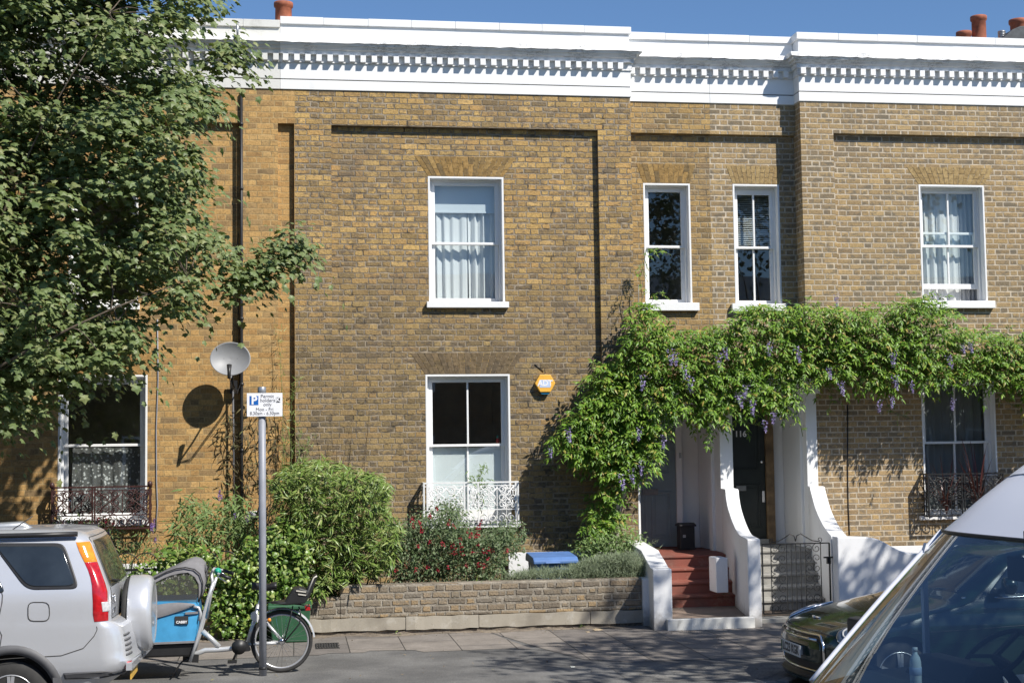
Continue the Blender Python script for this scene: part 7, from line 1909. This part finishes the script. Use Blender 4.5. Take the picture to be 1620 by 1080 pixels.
def street_tree(name, base, clumps, label, leaf, lmat, group=None, per=60, lsize=0.095, rad=0.26, trunk_r=0.14, trunk_h=2.3, lean=(0.3, 0, 0), nlimb=9, lean_top=None):
    root = empty(name, base, label, 'tree', group)
    B = np.array(base, float); fork = B + np.array([lean[0], lean[1], trunk_h])
    b = MB(); limb(b, B - np.array([0, 0, 0.05]), fork, trunk_r, trunk_r * 0.72, 8, 0.03)
    b.lathe(tuple(B), 'z', [(-0.05, trunk_r * 1.5), (0.05, trunk_r * 1.25), (0.2, trunk_r * 1.02)], 12)
    b.build('trunk', M['bark'], root)
    C = np.asarray(clumps)
    # limbs: spread over clump cloud by farthest-point picking
    idx = [int(np.argmax(np.linalg.norm(C - fork, axis=1)))]
    while len(idx) < nlimb:
        dmin = np.min([np.linalg.norm(C - C[i], axis=1) for i in idx], axis=0); idx.append(int(np.argmax(dmin)))
    b = MB(); nodes = []
    for i in idx:
        tgt = C[i]; mid = fork + (tgt - fork) * 0.5 + np.array([0, 0, 0.25])
        pts = limb(b, fork - np.array([0, 0, random.uniform(0, 0.4)]), tgt, random.uniform(0.022, 0.036), 0.004, 10, 0.10, -0.2)
        nodes += pts[2:]
    N = np.array(nodes); second = []
    order = np.argsort(np.min(np.linalg.norm(C[:, None] - N[None], axis=2), axis=1))
    for i in order:
        d = np.linalg.norm(N - C[i], axis=1) + 0.6 * np.maximum(0, N[:, 2] - C[i][2])
        j = int(np.argmin(d))
        L = np.linalg.norm(N[j] - C[i])
        if L > 0.75: continue
        pts = limb(b, N[j], C[i], 0.004 + 0.006 * min(1.5, L), 0.003, 5, 0.12, -0.05)
        if len(N) < 900: N = np.vstack([N, pts[2:5]])
    b.build('limbs', M['bark'], root)
    n = len(C) * per
    cc = np.repeat(C, per, axis=0)
    r = rng.normal(size=(n, 3)) * np.array([rad, rad, rad * 0.42]) * rng.uniform(0.6, 1.25, (len(C), 1)).repeat(per, 0)
    r[:, 2] -= 0.6 * (r[:, 0] ** 2 + r[:, 1] ** 2) / rad * 0.5
    pos = cc + r
    nb = unit(np.array([0, 0, 0.65]) + 0.7 * SUNV + r * 1.3 + rng.normal(size=(n, 3)) * 0.33)
    tip = r * 1.5 + rng.normal(size=(n, 3)) * 0.25 + np.array([0, 0, -0.30])
    tip = tip - nb * (tip * nb).sum(1, keepdims=True) * 0.75
    bx, by, bz = frames(tip, nb)
    me = cloud_mesh('crown', leaf[0], leaf[1], pos, bx, by, bz, lsize * rng.uniform(0.6, 1.25, n), lmat)
    link_mesh('crown', me, root); me.transform(Matrix.Translation(-Vector(base)))
    return root

# street tree at the left
crown = [(-420, -240), (300, -240), (345, -60), (347, 0), (334, 26), (316, 44), (300, 60), (312, 92), (332, 104), (350, 128), (364, 152), (350, 172), (343, 202), (358, 232), (346, 262), (332, 300), (331, 340), (345, 352), (360, 380), (372, 405), (350, 430), (320, 440), (303, 470), (282, 498), (250, 506), (232, 538), (215, 560), (178, 585), (150, 612), (118, 632), (60, 640), (10, 668), (-120, 690), (-420, 690)]
sprig1 = [(340, 150), (348, 100), (346, 60), (357, 36), (368, 60), (392, 56), (408, 52), (404, 84), (388, 108), (368, 132)]
sprig2 = [(352, 440), (385, 418), (412, 400), (436, 372), (446, 344), (458, 352), (462, 372), (486, 356), (492, 370), (470, 402), (438, 418), (405, 430), (380, 448)]
uv = np.vstack([sample_poly([(max(u - (10 if u > 200 else 0), -420), v) for u, v in crown], 1450), sample_poly(sprig1, 6), sample_poly(sprig2, 17)])
# thin the crown in irregular gaps
gap = np.array([(305, 30), (282, 62), (100, 60), (108, 120), (292, 95), (20, 395), (35, 470), (108, 402), (128, 458), (60, 520), (240, 515), (50, 120), (215, 470), (360, 190), (300, 400), (180, 330)])
gr = np.array([16, 14, 16, 12, 14, 16, 14, 12, 12, 14, 10, 8, 10, 10, 8, 8])
dg_ = np.linalg.norm(uv[:, None] - gap[None], axis=2)
uv = uv[~((dg_ < gr[None] + 8).any(1))]
Yc = -3.7 + rng.normal(size=len(uv)) * 0.75
Yc = np.clip(Yc, -5.4, -2.2)
Yc[-23:] = -3.2 + rng.normal(size=23) * 0.15
clumps = world_pts(uv, Yc)
street_tree('street_tree', (-5.6, -4.4, 0.0), clumps, 'tall leafy maple with lobed grey green leaves at the left edge of photo', LT_MAPLE, M['leaf_tree'], None, 66, 0.084, 0.175, 0.15, 2.2, (0.5, 0.1, 0), 12)

# pavement tree to the right of the frame (its shade falls across the flagstones) and trees over the road
def blob_clumps(c, r, n, flat=1.0):
    d = rnd_unit(n) * (rng.random((n, 1)) ** 0.4); return np.array(c) + d * np.array([r, r, r * flat])
street_tree('street_tree', (10.6, -8.9 + 1.2, -0.0), np.vstack([blob_clumps((8.6, -10.6, 7.2), 1.8, 60), blob_clumps((10.6, -10.0, 8.2), 2.2, 60), blob_clumps((12.0, -7.3, 7.0), 1.3, 30)]), 'leafy pavement tree just right of the photo, shading the flagstones', LT_MAPLE, M['leaf_far'], 'street trees around the photographer', 42, 0.11, 0.34, 0.17, 3.2, (-0.4, -0.6, 0), 9)
# ------------------------------------------------------------------ wisteria over the porches
def wisteria():
    band = [(1003, 500), (1012, 470), (1030, 484), (1046, 510), (1082, 522), (1128, 516), (1158, 502), (1172, 482), (1202, 477), (1232, 484), (1282, 477), (1322, 482), (1388, 488), (1428, 470), (1458, 462), (1490, 478), (1506, 494), (1516, 524), (1542, 518), (1600, 524), (1720, 515), (1720, 640), (1640, 650), (1606, 615), (1560, 606), (1530, 596), (1508, 604), (1492, 610), (1462, 600), (1440, 596), (1418, 600), (1402, 622), (1376, 612), (1356, 590), (1320, 608), (1290, 594), (1262, 604), (1246, 626), (1228, 652), (1200, 640), (1180, 650), (1160, 640), (1140, 664), (1122, 676), (1104, 650), (1084, 668), (1060, 650), (1040, 668), (1026, 725), (1006, 745), (984, 752), (972, 742), (940, 712), (902, 712), (876, 700), (884, 678), (908, 652), (922, 632), (932, 600), (958, 572), (986, 548)]
    band = [(u, v + (4 if v < 530 else 0)) for u, v in band]
    low = [(938, 800), (966, 770), (974, 800), (966, 846), (944, 856), (930, 836)]
    root = empty('wisteria', (4.6, -0.3, 0.0), 'flowering wisteria with lilac racemes trained over both doorways and the lower right window', 'climbing plant')
    casc = [(905, 650), (1000, 600), (1016, 690), (996, 752), (976, 770), (940, 735), (888, 705)]
    uv = np.vstack([sample_poly(band, 3700), sample_poly(low, 80), sample_poly(casc, 520)])
    n = len(uv)
    thick = 0.62 * np.ones(n); thick[3700:] = 0.3
    thick[uv[:, 0] < 1000] = 0.5
    Y = -0.08 - thick * rng.random(n) ** 0.8
    top_ = np.array([at(u, v, -0.4)[1] for u, v in uv])
    C = world_pts(uv, Y)
    # long shoots
    shoots = [[(1012, 500), (1016, 470), (1012, 440), (1018, 420), (1022, 395), (1040, 392), (1062, 404)], [(1030, 480), (1040, 462), (1052, 470)], [(1300, 600), (1316, 625), (1310, 655)], [(1245, 630), (1262, 650), (1270, 690)], [(1560, 600), (1580, 625), (1600, 640), (1612, 646)], [(1395, 620), (1410, 650), (1440, 662)], [(1150, 650), (1180, 668), (1215, 676)], [(880, 700), (868, 720), (872, 745)]]
    sb = MB(); extra = []
    for sh in shoots:
        pts = [P3(u, v, -0.25 - 0.1 * i / len(sh)) for i, (u, v) in enumerate(sh)]
        sb.tube(pts, 0.005, 5)
        for a, c in zip(pts[:-1], pts[1:]):
            for t in (0.1, 0.4, 0.7): extra.append(np.array(a) + (np.array(c) - np.array(a)) * t)
    ns = len(extra)
    C = np.vstack([C, np.array(extra)]); n = len(C)
    K = 6                                               # leaflet pairs
    # rachis: starts at C, arches outward and down
    out = unit(rng.normal(size=(n, 3)) * np.array([0.9, 0.45, 0.5]) + np.array([0.1, -0.55, 0.12]))
    L = rng.uniform(0.19, 0.33, n); L[-ns:] *= 0.45
    pos, tips, nrms, scl = [], [], [], []
    for k in range(K):
        t = (k + 0.6) / K
        p = C + out * (L * t)[:, None] + np.array([0, 0, -1]) * (L * 0.42 * t * t)[:, None]
        d = unit(out + np.array([0, 0, -1]) * (0.84 * t))
        nr = unit(np.array([0, -0.40, 0.9])[None] + rng.normal(size=(n, 3)) * 0.32 + 0.25 * SUNV)
        side = unit(np.cross(nr, d))
        for s in (-1, 1):
            tip = side * s * 0.85 + d * 0.55 + np.array([0, 0, -0.30]) + rng.normal(size=(n, 3)) * 0.16
            pos.append(p); tips.append(tip); nrms.append(nr + rng.normal(size=(n, 3)) * 0.15); scl.append((0.108 - 0.014 * abs(k - 2.5)) * rng.uniform(0.7, 1.15, n) * np.where(np.arange(n) >= n - ns, 0.5, 1))
    pos.append(p + d * 0.01); tips.append(d + np.array([0, 0, -0.2])); nrms.append(nr); scl.append(0.10 * np.ones(n) * np.where(np.arange(n) >= n - ns, 0.5, 1))
    pos = np.vstack(pos); bx, by, bz = frames(np.vstack(tips), np.vstack(nrms)); scl = np.concatenate(scl)
    # leaves never inside the wall
    lim = np.where(pos[:, 0] < X1002, -0.02, np.where(pos[:, 0] < X1270, YM - 0.03, -0.02)); pos[:, 1] = np.minimum(pos[:, 1], lim)
    me = cloud_mesh('foliage', LT_LEAFLET[0], LT_LEAFLET[1], pos, bx, by, bz, scl, M['leaf_wist']); me.transform(Matrix.Translation(-Vector(root.location))); link_mesh('foliage', me, root)
    # woody stems
    b = MB()
    yw = -0.13
    def path(px, y0=yw, r0=0.04, r1=0.02):
        pts = [P3(u, v, y0 + 0.02 * math.sin(i * 1.3)) for i, (u, v) in enumerate(px)]
        m_ = []
        for i in range(len(pts) - 1):
            for s in (0, 0.33, 0.66): m_.append(np.array(pts[i]) * (1 - s) + np.array(pts[i + 1]) * s + rng.normal(size=3) * 0.008)
        m_.append(np.array(pts[-1])); k = len(m_)
        b.tube([tuple(p) for p in m_], [r0 + (r1 - r0) * i / k for i in range(k)], 8)
    path([(972, 905), (974, 870), (976, 830), (974, 790), (980, 760), (976, 720), (985, 660), (1005, 600), (1030, 560), (1080, 545), (1180, 535), (1300, 530), (1420, 525), (1560, 560), (1700, 565)], yw, 0.05, 0.022)
    path([(974, 830), (984, 790), (992, 760), (990, 700), (1010, 620), (1070, 600), (1180, 590), (1300, 570), (1480, 560)], yw - 0.02, 0.035, 0.018)
    path([(980, 760), (960, 700), (930, 660), (900, 650)], yw, 0.02, 0.008)
    path([(1010, 560), (1012, 500), (1010, 450)], yw, 0.012, 0.006)
    b.build('stem', M['bark_pale'], root)
    sb.build('shoots', M['stem_green'], root)
    # racemes
    rc = [(1137, 566), (1145, 558), (1094, 602), (1180, 616), (1190, 640), (1168, 632), (1210, 672), (1224, 660), (1259, 558), (1219, 550), (1311, 590), (1330, 612), (1413, 565), (1415, 602), (1440, 612), (1392, 642), (1412, 636), (1501, 572), (1508, 640), (1521, 553), (1534, 550), (898, 686), (870, 716), (1012, 686), (1015, 736), (997, 750), (983, 758), (1050, 696), (1018, 602), (1070, 566), (1082, 586), (1060, 560), (1324, 475)]
    m0 = None
    for i, (u, v) in enumerate(rc):
        p = np.array(P3(u, v - 10, -0.86 - 0.08 * rng.random()))
        if m0 is None or i % 8 == 0:
            k = 70; t = rng.random(k) ** 0.8; h = 0.20
            a = rng.random(k) * 6.28; rr = (0.034 * (1 - t) + 0.008)
            ps = np.stack([rr * np.cos(a), rr * np.sin(a), -h * t], 1)
            bx, by, bz = leaf_orient(k, (0, -0.3, 0.6), 0.5, (0, 0, -0.6), 0.8)
            m0 = cloud_mesh('flower_cluster', LT_PETAL[0], LT_PETAL[1], ps, bx, by, bz, rng.uniform(0.018, 0.03, k), M['petal_lilac'])
        o = link_mesh('flower_cluster', m0, root, Vector(p) - root.location); s = 0.75 + 0.45 * rng.random(); o.scale = (s, s, s); o.rotation_euler = (0.1 * rng.normal(), 0.15 * rng.normal(), rng.random() * 6)
wisteria()
# ------------------------------------------------------------------ garden plants
def bush(name, label, cat, poly, Y0, Y1, n, per, leaf, lmat, lsize, rad=(0.09, 0.09, 0.07), nb=(0, -0.3, 0.9), nspread=0.5, tipb=(0, -0.2, -0.5), tips=0.8, group=None, stems=14, base_z=0.06, smat=None, fan=False, front=0.6):
    uv = sample_poly(poly, n); Y = Y0 + (Y1 - Y0) * rng.random(n) ** front
    C = world_pts(uv, Y); c = C.mean(0)
    root = empty(name, (float(c[0]), float((Y0 + Y1) / 2), base_z), label, cat, group)
    N = n * per; cc = np.repeat(C, per, 0); r = rng.normal(size=(N, 3)) * np.array(rad); pos = cc + r
    nrm = unit(np.array(nb)[None] + 0.3 * SUNV + rng.normal(size=(N, 3)) * nspread + (r / np.array(rad)) * 0.25)
    if fan:
        base = np.repeat(unit(rng.normal(size=(n, 3)) * np.array([0.8, 0.5, 0.35]) + np.array([0, -0.35, 0.1])), per, 0)
        tip = base + rng.normal(size=(N, 3)) * 0.38 + np.array(tipb)[None]; pos = cc + r * 0.35
    else:
        tip = rng.normal(size=(N, 3)) * tips + np.array(tipb)[None] + (r / np.array(rad)) * 0.3
    tip = tip - nrm * (tip * nrm).sum(1, keepdims=True) * 0.6
    bx, by, bz = frames(tip, nrm)
    pos[:, 1] = np.minimum(pos[:, 1], -0.03)
    me = cloud_mesh('foliage', leaf[0], leaf[1], pos, bx, by, bz, lsize * rng.uniform(0.6, 1.3, N), lmat)
    me.transform(Matrix.Translation(-Vector(root.location))); link_mesh('foliage', me, root)
    b = MB(); pick = rng.choice(n, min(stems, n), replace=False)
    for i in pick:
        q = C[i]; p = np.array([c[0] + (q[0] - c[0]) * 0.55, min(max((Y0 + Y1) / 2 + rng.normal() * 0.1, YW + 0.3), -0.15), base_z - 0.03])
        limb(b, p, q, 0.008, 0.003, 5, 0.08)
    b.build('stems', smat or M['stem_green'], root)
    return root
def small_flowers(root, pts, mat, name, k, size, h, r, per=8):
    m0 = None
    for i, p in enumerate(pts):
        if i % 7 == 0:
            a = rng.random(k) * 6.28; t = rng.random(k); ps = np.stack([r * np.cos(a) * (0.4 + t), r * np.sin(a) * (0.4 + t), -h * t], 1)
            bx, by, bz = leaf_orient(k, (0, -0.6, 0.4), 0.7, (0, 0, -0.6), 0.6)
            m0 = cloud_mesh(name, LT_PETAL[0], LT_PETAL[1], ps, bx, by, bz, rng.uniform(0.7, 1.2, k) * size, mat)
        o = link_mesh(name, m0, root, Vector(p) - root.location); s = 0.8 + 0.45 * rng.random(); o.scale = (s, s, s); o.rotation_euler = (0, 0, rng.random() * 6)

bam = [(428, 760), (448, 742), (490, 726), (522, 730), (560, 742), (598, 752), (614, 768), (612, 800), (634, 838), (634, 866), (618, 896), (596, 908), (556, 920), (530, 934), (512, 950), (498, 940), (478, 925), (452, 925), (430, 880), (436, 830)]
bush('bamboo', 'dense clump of yellow green bamboo arching over the left end of garden wall', 'bamboo', bam, -0.25, -2.42, 2000, 7, LT_LANCE, M['leaf_bamboo'], 0.118, (0.06, 0.05, 0.06), (0, -0.25, 0.9), 0.45, (0, -0.15, -0.45), fan=True, stems=40, smat=M['stem_green'], front=0.55)
fu = [(612, 850), (648, 824), (680, 812), (700, 796), (722, 800), (748, 848), (780, 838), (806, 826), (822, 846), (818, 868), (798, 884), (786, 912), (622, 914), (606, 890)]
f = bush('fuchsia', 'spreading grey green shrub dotted with hanging red flowers behind the garden wall', 'flowering shrub', fu, -0.35, -1.98, 950, 15, LT_OVAL, M['leaf_fuchsia'], 0.05, (0.07, 0.07, 0.06), (0, -0.3, 0.9), 0.55, front=0.5)
rf = [(655, 828), (663, 822), (667, 833), (680, 812), (710, 822), (718, 828), (740, 836), (745, 843), (753, 842), (757, 828), (761, 822), (700, 855), (716, 858), (720, 868), (730, 860), (731, 872), (746, 868), (756, 858), (757, 841), (766, 868), (774, 866), (779, 868), (803, 868), (642, 893), (626, 898), (676, 893), (658, 898), (692, 898), (709, 893), (737, 890), (758, 888), (765, 890), (662, 860), (680, 853), (652, 815), (728, 848), (772, 880), (690, 800)]
small_flowers(f, [P3(u, v, -2.08 + 0.06 * rng.random()) for u, v in rf], M['petal_red'], 'flower', 15, 0.030, 0.05, 0.015)
def strap(name, label, base, n, Lr, wid, mat, cat='plant', spread=1.0, group=None, up=1.0, droop=0.9):
    root = empty(name, base, label, cat, group); b = MB(); B = Vector(base)
    for i in range(n):
        a = rng.random() * 6.28; L = rng.uniform(*Lr); el = up * rng.uniform(0.5, 1.0); d = Vector((math.cos(a) * spread, math.sin(a) * spread * 0.7, 0)); w_ = wid * rng.uniform(0.7, 1.2)
        side = Vector((-d.y, d.x, 0)).normalized(); vs = []; k = 7
        for j in range(k + 1):
            t = j / k; p = B + d * (L * t * (0.25 + 0.6 * t * (1.2 - el))) + Vector((0, 0, L * (el * t - droop * (1.2 - el) * t * t)))
            ww = w_ * (0.5 + 0.7 * t if t < 0.4 else 0.78 * (1 - ((t - 0.4) / 0.6) ** 2) + 0.01)
            vs += [p - side * ww, p + Vector((0, 0, -ww * 0.5)), p + side * ww]
        fs = []
        for j in range(k):
            a0 = j * 3; fs += [(a0, a0 + 1, a0 + 4, a0 + 3), (a0 + 1, a0 + 2, a0 + 5, a0 + 4)]
        b.add(vs, fs, True)
    b.build('leaves', mat, root, fix=False)
    return root
strap('strap_plant', 'upright clump of broad pale green sword leaves among the red flowers', (at(745, 900, -1.95)[0], -1.98, 0.06), 30, (0.6, 0.95), 0.024, M['leaf_strap'], 'plant', 0.85, droop=0.35)
strap('strap_plant', 'low arching clump of long green leaves over wall beside blue bin', (at(790, 900, -1.9)[0], -1.9, 0.06), 16, (0.55, 0.8), 0.018, M['leaf_strap'], 'plant', 1.1, droop=0.7)
lav = [(800, 914), (826, 906), (850, 902), (900, 900), (925, 890), (960, 880), (1000, 876), (1012, 888), (1018, 914)]
bush('lavender', 'soft grey green mound of fine lavender foliage behind right end of garden wall', 'lavender', lav, -1.5, -2.22, 820, 22, LT_NEEDLE, M['leaf_lav'], 0.06, (0.045, 0.045, 0.02), (0, -0.5, 0.7), 0.6, (0, -0.2, 0.9), 0.45, front=0.6)
shr = [(905, 872), (930, 850), (960, 845), (985, 850), (1000, 838), (1008, 860), (1000, 880), (930, 884)]
bush('green_shrub', 'small light green leafy shrub at the foot of the wisteria stem', 'shrub', shr, -0.3, -1.0, 130, 12, LT_OVAL, M['leaf_bud'], 0.06, (0.07, 0.07, 0.06))
wf = bush('white_flower', 'patch of small white blossoms at the base of wisteria trunk', 'flowers', [(960, 856), (970, 850), (976, 870), (968, 882), (958, 874)], -0.4, -0.5, 30, 8, LT_PETAL, M['petal_white'], 0.03, (0.03, 0.03, 0.03), stems=5)
iv = [(332, 985), (338, 935), (352, 902), (372, 884), (402, 856), (428, 832), (458, 826), (478, 846), (482, 888), (474, 925), (480, 958), (464, 985), (410, 1004), (360, 1000)]
bush('ivy', 'thick bank of glossy bright green ivy spilling over railing behind the bicycle', 'ivy', iv, -1.75, -2.5, 800, 9, LT_IVY, M['leaf_ivy'], 0.056, (0.06, 0.06, 0.05), (0, -0.6, 0.7), 0.65, (0, -0.1, -0.7), 0.6, stems=24, smat=M['stem_brown'], front=0.45)
iv2 = [(236, 900), (262, 874), (300, 862), (346, 872), (360, 884), (346, 905), (332, 940), (250, 945), (150, 930), (150, 905)]
bush('ivy', 'thin yellow green ivy trailing along the hooped railing behind cargo bike hood', 'ivy', iv2, -1.9, -2.4, 190, 8, LT_IVY, M['leaf_ivy'], 0.06, (0.07, 0.05, 0.05), (0, -0.6, 0.7), 0.4, (0, -0.1, -0.6), 0.7, stems=14, smat=M['stem_brown'])
bd = [(258, 885), (272, 848), (284, 800), (296, 776), (312, 796), (336, 806), (352, 792), (372, 776), (396, 806), (402, 850), (386, 872), (330, 892)]
bu = bush('buddleia', 'loose buddleia bush with long grey green leaves and purple flower spikes', 'flowering shrub', bd, -0.6, -1.9, 210, 7, LT_LANCE, M['leaf_bud'], 0.14, (0.06, 0.06, 0.06), (0, -0.3, 0.9), 0.5, (0, -0.1, -0.3), 0.8, stems=34)
small_flowers(bu, [P3(u, v, -1.5) for u, v in ((348, 772), (391, 808), (371, 806), (243, 818), (240, 826))], M['petal_purple'], 'flower_spike', 60, 0.02, 0.13, 0.014)
wd = [(70, 838), (100, 822), (170, 840), (240, 842), (250, 880), (200, 895), (150, 880), (90, 862)]
wv = bush('wild_plant', 'straggly weeds with thin stems below maroon window guard behind silver car', 'weeds', wd, -0.4, -1.6, 130, 8, LT_LANCE, M['leaf_bud'], 0.09, (0.06, 0.06, 0.06), stems=40)
small_flowers(wv, [P3(u, v, -1.2) for u, v in ((172, 834), (246, 848))], M['petal_purple'], 'flower_spike', 40, 0.018, 0.08, 0.014)
rg = bush('geranium', 'red flowering trough plant behind maroon window guard', 'flowers', [(118, 820), (178, 816), (184, 834), (120, 838)], -0.04, -0.12, 40, 8, LT_OVAL, M['leaf_vine'], 0.045, (0.05, 0.02, 0.03), stems=6, base_z=W7[2])
small_flowers(rg, [P3(u, v, -0.13) for u, v in ((126, 825), (140, 822), (155, 818), (168, 820), (178, 826), (148, 830), (133, 832))], M['petal_red'], 'flower', 12, 0.03, 0.03, 0.02)

# thin climbers and tall stems on the walls
def climber(name, label, paths, y, lmat, leaf, lsize, per, smat, cat='climbing plant', thick=0.004, jit=0.02, tipb=(0, -0.1, -0.5)):
    p0 = P3(*paths[0][0], y); root = empty(name, (p0[0], y, 0.06), label, cat); b = MB(); L = []
    for pa in paths:
        pts = []
        for (u, v), (u2, v2) in zip(pa[:-1], pa[1:]):
            for s in (0, 0.25, 0.5, 0.75): pts.append(np.array(P3(u + (u2 - u) * s, v + (v2 - v) * s, y)) + rng.normal(size=3) * np.array([jit * 0.3, 0.006, 0.006]))
        pts.append(np.array(P3(*pa[-1], y))); k = len(pts)
        b.tube([tuple(p) for p in pts], [thick * (1.3 - 0.8 * i / k) for i in range(k)], 5)
        for p in pts:
            for _ in range(per): L.append(p + rng.normal(size=3) * jit)
    b.build('stems', smat, root)
    L = np.array(L); L[:, 1] = np.minimum(L[:, 1], -0.012); bx, by, bz = leaf_orient(len(L), (0, -0.8, 0.5), 0.4, tipb, 0.6)
    me = cloud_mesh('foliage', leaf[0], leaf[1], L, bx, by, bz, lsize * rng.uniform(0.6, 1.3, len(L)), lmat); me.transform(Matrix.Translation(-Vector(root.location))); link_mesh('foliage', me, root)
    return root
climber('climber', 'wispy brown climber with narrow dark leaves between the drainpipe and sign', [[(428, 850), (424, 790), (416, 740), (408, 700), (400, 650), (392, 640)], [(424, 790), (405, 750), (392, 720), (390, 680)], [(428, 850), (434, 780), (440, 720), (446, 660)], [(408, 860), (398, 800), (390, 770), (388, 740)], [(440, 720), (432, 690), (426, 650)], [(372, 780), (368, 730), (362, 690), (366, 660)], [(376, 700), (366, 680), (360, 655)]], -0.05, M['leaf_vine'], LT_LANCE, 0.10, 4, M['stem_brown'], jit=0.035)
climber('tall_weed', 'tall feathery green stems growing up the wall left of the bamboo', [[(446, 760), (447, 680), (444, 600), (442, 520)], [(450, 760), (452, 700), (462, 640), (470, 600)], [(470, 760), (474, 710), (470, 670)], [(478, 770), (484, 720), (490, 690)], [(464, 770), (462, 720), (456, 680)]], -0.12, M['leaf_bamboo'], LT_NEEDLE, 0.075, 9, M['stem_green'], 'tall weed', jit=0.03, tipb=(0, -0.1, 0.5))
climber('dry_stems', 'few dry thin grass stems standing above the bamboo against brick', [[(535, 760), (532, 710), (540, 670)], [(532, 750), (526, 700), (520, 660)], [(540, 750), (548, 700), (556, 668)], [(574, 760), (580, 700), (586, 640)], [(570, 750), (578, 710), (584, 660)]], -0.2, M['leaf_vine'], LT_NEEDLE, 0.05, 2, M['stem_brown'], 'dry grass', thick=0.003, jit=0.012)
climber('house_plant', 'young plant with fingered leaves growing through the white window guard', [[(762, 812), (760, 780), (757, 750)], [(760, 790), (768, 768), (776, 760)], [(760, 780), (750, 760), (744, 752)], [(758, 760), (762, 742), (768, 738)], [(758, 800), (750, 785), (744, 778)]], -0.10, M['leaf_bud'], LT_LANCE, 0.085, 3, M['stem_green'], 'plant', jit=0.03)
climber('ornamental_grass', 'thin pale grass blades beside the grey door above the red steps', [[(1004, 885), (1012, 862), (1024, 850)], [(1006, 885), (1018, 868), (1036, 856)], [(1005, 885), (1008, 856), (1010, 842)], [(1006, 885), (1022, 872), (1044, 866)]], -0.35, M['leaf_lav'], LT_NEEDLE, 0.06, 3, M['stem_green'], 'grass', thick=0.0025, jit=0.012, tipb=(0.4, -0.1, 0.6))
zt_ = W6[2] + 0.02
strap('cordyline', 'dark red spiky plant in black window guard, left of the glazing bar', (at(1496, 780, -0.05)[0], -0.06, zt_), 28, (0.80, 1.1), 0.015, M['leaf_red'], 'spiky plant', 0.75, droop=0.2)
strap('cordyline', 'larger dark red spiky plant in black window guard, right of the glazing bar', (at(1546, 780, -0.05)[0], -0.06, zt_), 34, (0.95, 1.3), 0.016, M['leaf_red'], 'spiky plant', 0.8, droop=0.2)
# weeds at wall feet and fallen leaves
def weed(u, v, label, k=14, size=0.045):
    x, y = atZ(u, v, 0.01); pos = np.array([x, y, 0.0]) + np.abs(rng.normal(size=(k, 3))) * np.array([0.03, 0.0, 0.03]); bx, by, bz = leaf_orient(k, (0, -0.4, 0.8), 0.5, (0, -0.2, 0.4), 0.8)
    me = cloud_mesh('weed', LT_OVAL[0], LT_OVAL[1], pos - np.array([x, y, 0]), bx, by, bz, size * rng.uniform(0.6, 1.2, k), M['leaf_ivy']); o = link_mesh('weed', me, None, (x, y, 0.0)); tag(o, label, 'weed', 'weeds in the paving joints')
weed(1142, 993, 'green weed at foot of the white kerb step below red steps')
weed(915, 992, 'tiny green weed at the foot of stone wall base, right half', 8, 0.03)
weed(625, 1003, 'tiny green weed at the foot of stone wall base, left half', 8, 0.03)
def on_step(u, v, z): x, y = atZ(u, v, z); return x, y
x, y = on_step(1148, 957, 0.12); k = 40; pos = np.array([x, y, 0.12]) + rng.normal(size=(k, 3)) * np.array([0.05, 0.02, 0.05]) + np.array([0, 0, 0.07]); bx, by, bz = leaf_orient(k, (0, -0.5, 0.7), 0.5, (0, 0, -0.3), 0.8)
me = cloud_mesh('weed', LT_OVAL[0], LT_OVAL[1], pos - np.array([x, y, 0.12]), bx, by, bz, 0.05 * rng.uniform(0.6, 1.2, k), M['leaf_fuchsia']); tag(link_mesh('weed', me, None, (x, y, 0.12)), 'dark green weed in the corner of tiled landing by the swept wall', 'weed', 'weeds in the paving joints')
for i, (u, v, lb) in enumerate(((940, 996, 'crumpled dry leaf against wall foot left of the white pier'), (902, 1053, 'pale dry leaf lying alone on the asphalt footway'), (928, 998, 'smaller dry leaf beside the crumpled one at wall foot'))):
    x, y = atZ(u, v, 0.01); pos = np.array([[0, 0, 0.012]]); bx, by, bz = leaf_orient(1, (0.1, 0, 1), 0.2, (1, 0, 0), 0.4)
    tag(link_mesh('fallen_leaf', cloud_mesh('fallen_leaf', LT_MAPLE[0], LT_MAPLE[1], pos, bx, by, bz, np.array([(0.15, 0.10, 0.08)[i]]), M['petal_white'] if i == 1 else M['leaf_dry'] if 'leaf_dry' in M else M.setdefault('leaf_dry', leaf_mat('dry leaf', [(0.42, 0.32, 0.2), (0.5, 0.4, 0.27)]))), None, (x, y, 0.0)), lb, 'leaf', 'fallen leaves on the footway')

# crumbs of leaf and grit along the wall foot and kerb
k = 420; x = rng.uniform(-1.5, 7.5, k); y = np.where(rng.random(k) < 0.6, -2.42 - np.abs(rng.normal(size=k)) * 0.12, -2.9 - rng.random(k) * 3.6); y = np.where((x > 4.1) & (y > -2.95), y - 0.6, y)
pos = np.stack([x, y, np.full(k, 0.010)], 1); bx, by, bz = leaf_orient(k, (0, 0, 1), 0.25, None, 1.0)
tag(link_mesh('leaf_litter', cloud_mesh('leaf_litter', LT_OVAL[0], LT_OVAL[1], pos, bx, by, bz, rng.uniform(0.012, 0.045, k), leaf_mat('litter', [(0.16, 0.11, 0.06), (0.28, 0.21, 0.12), (0.10, 0.075, 0.05), (0.22, 0.2, 0.1)], 0.8, 0.0, 0.2))), kind='stuff')
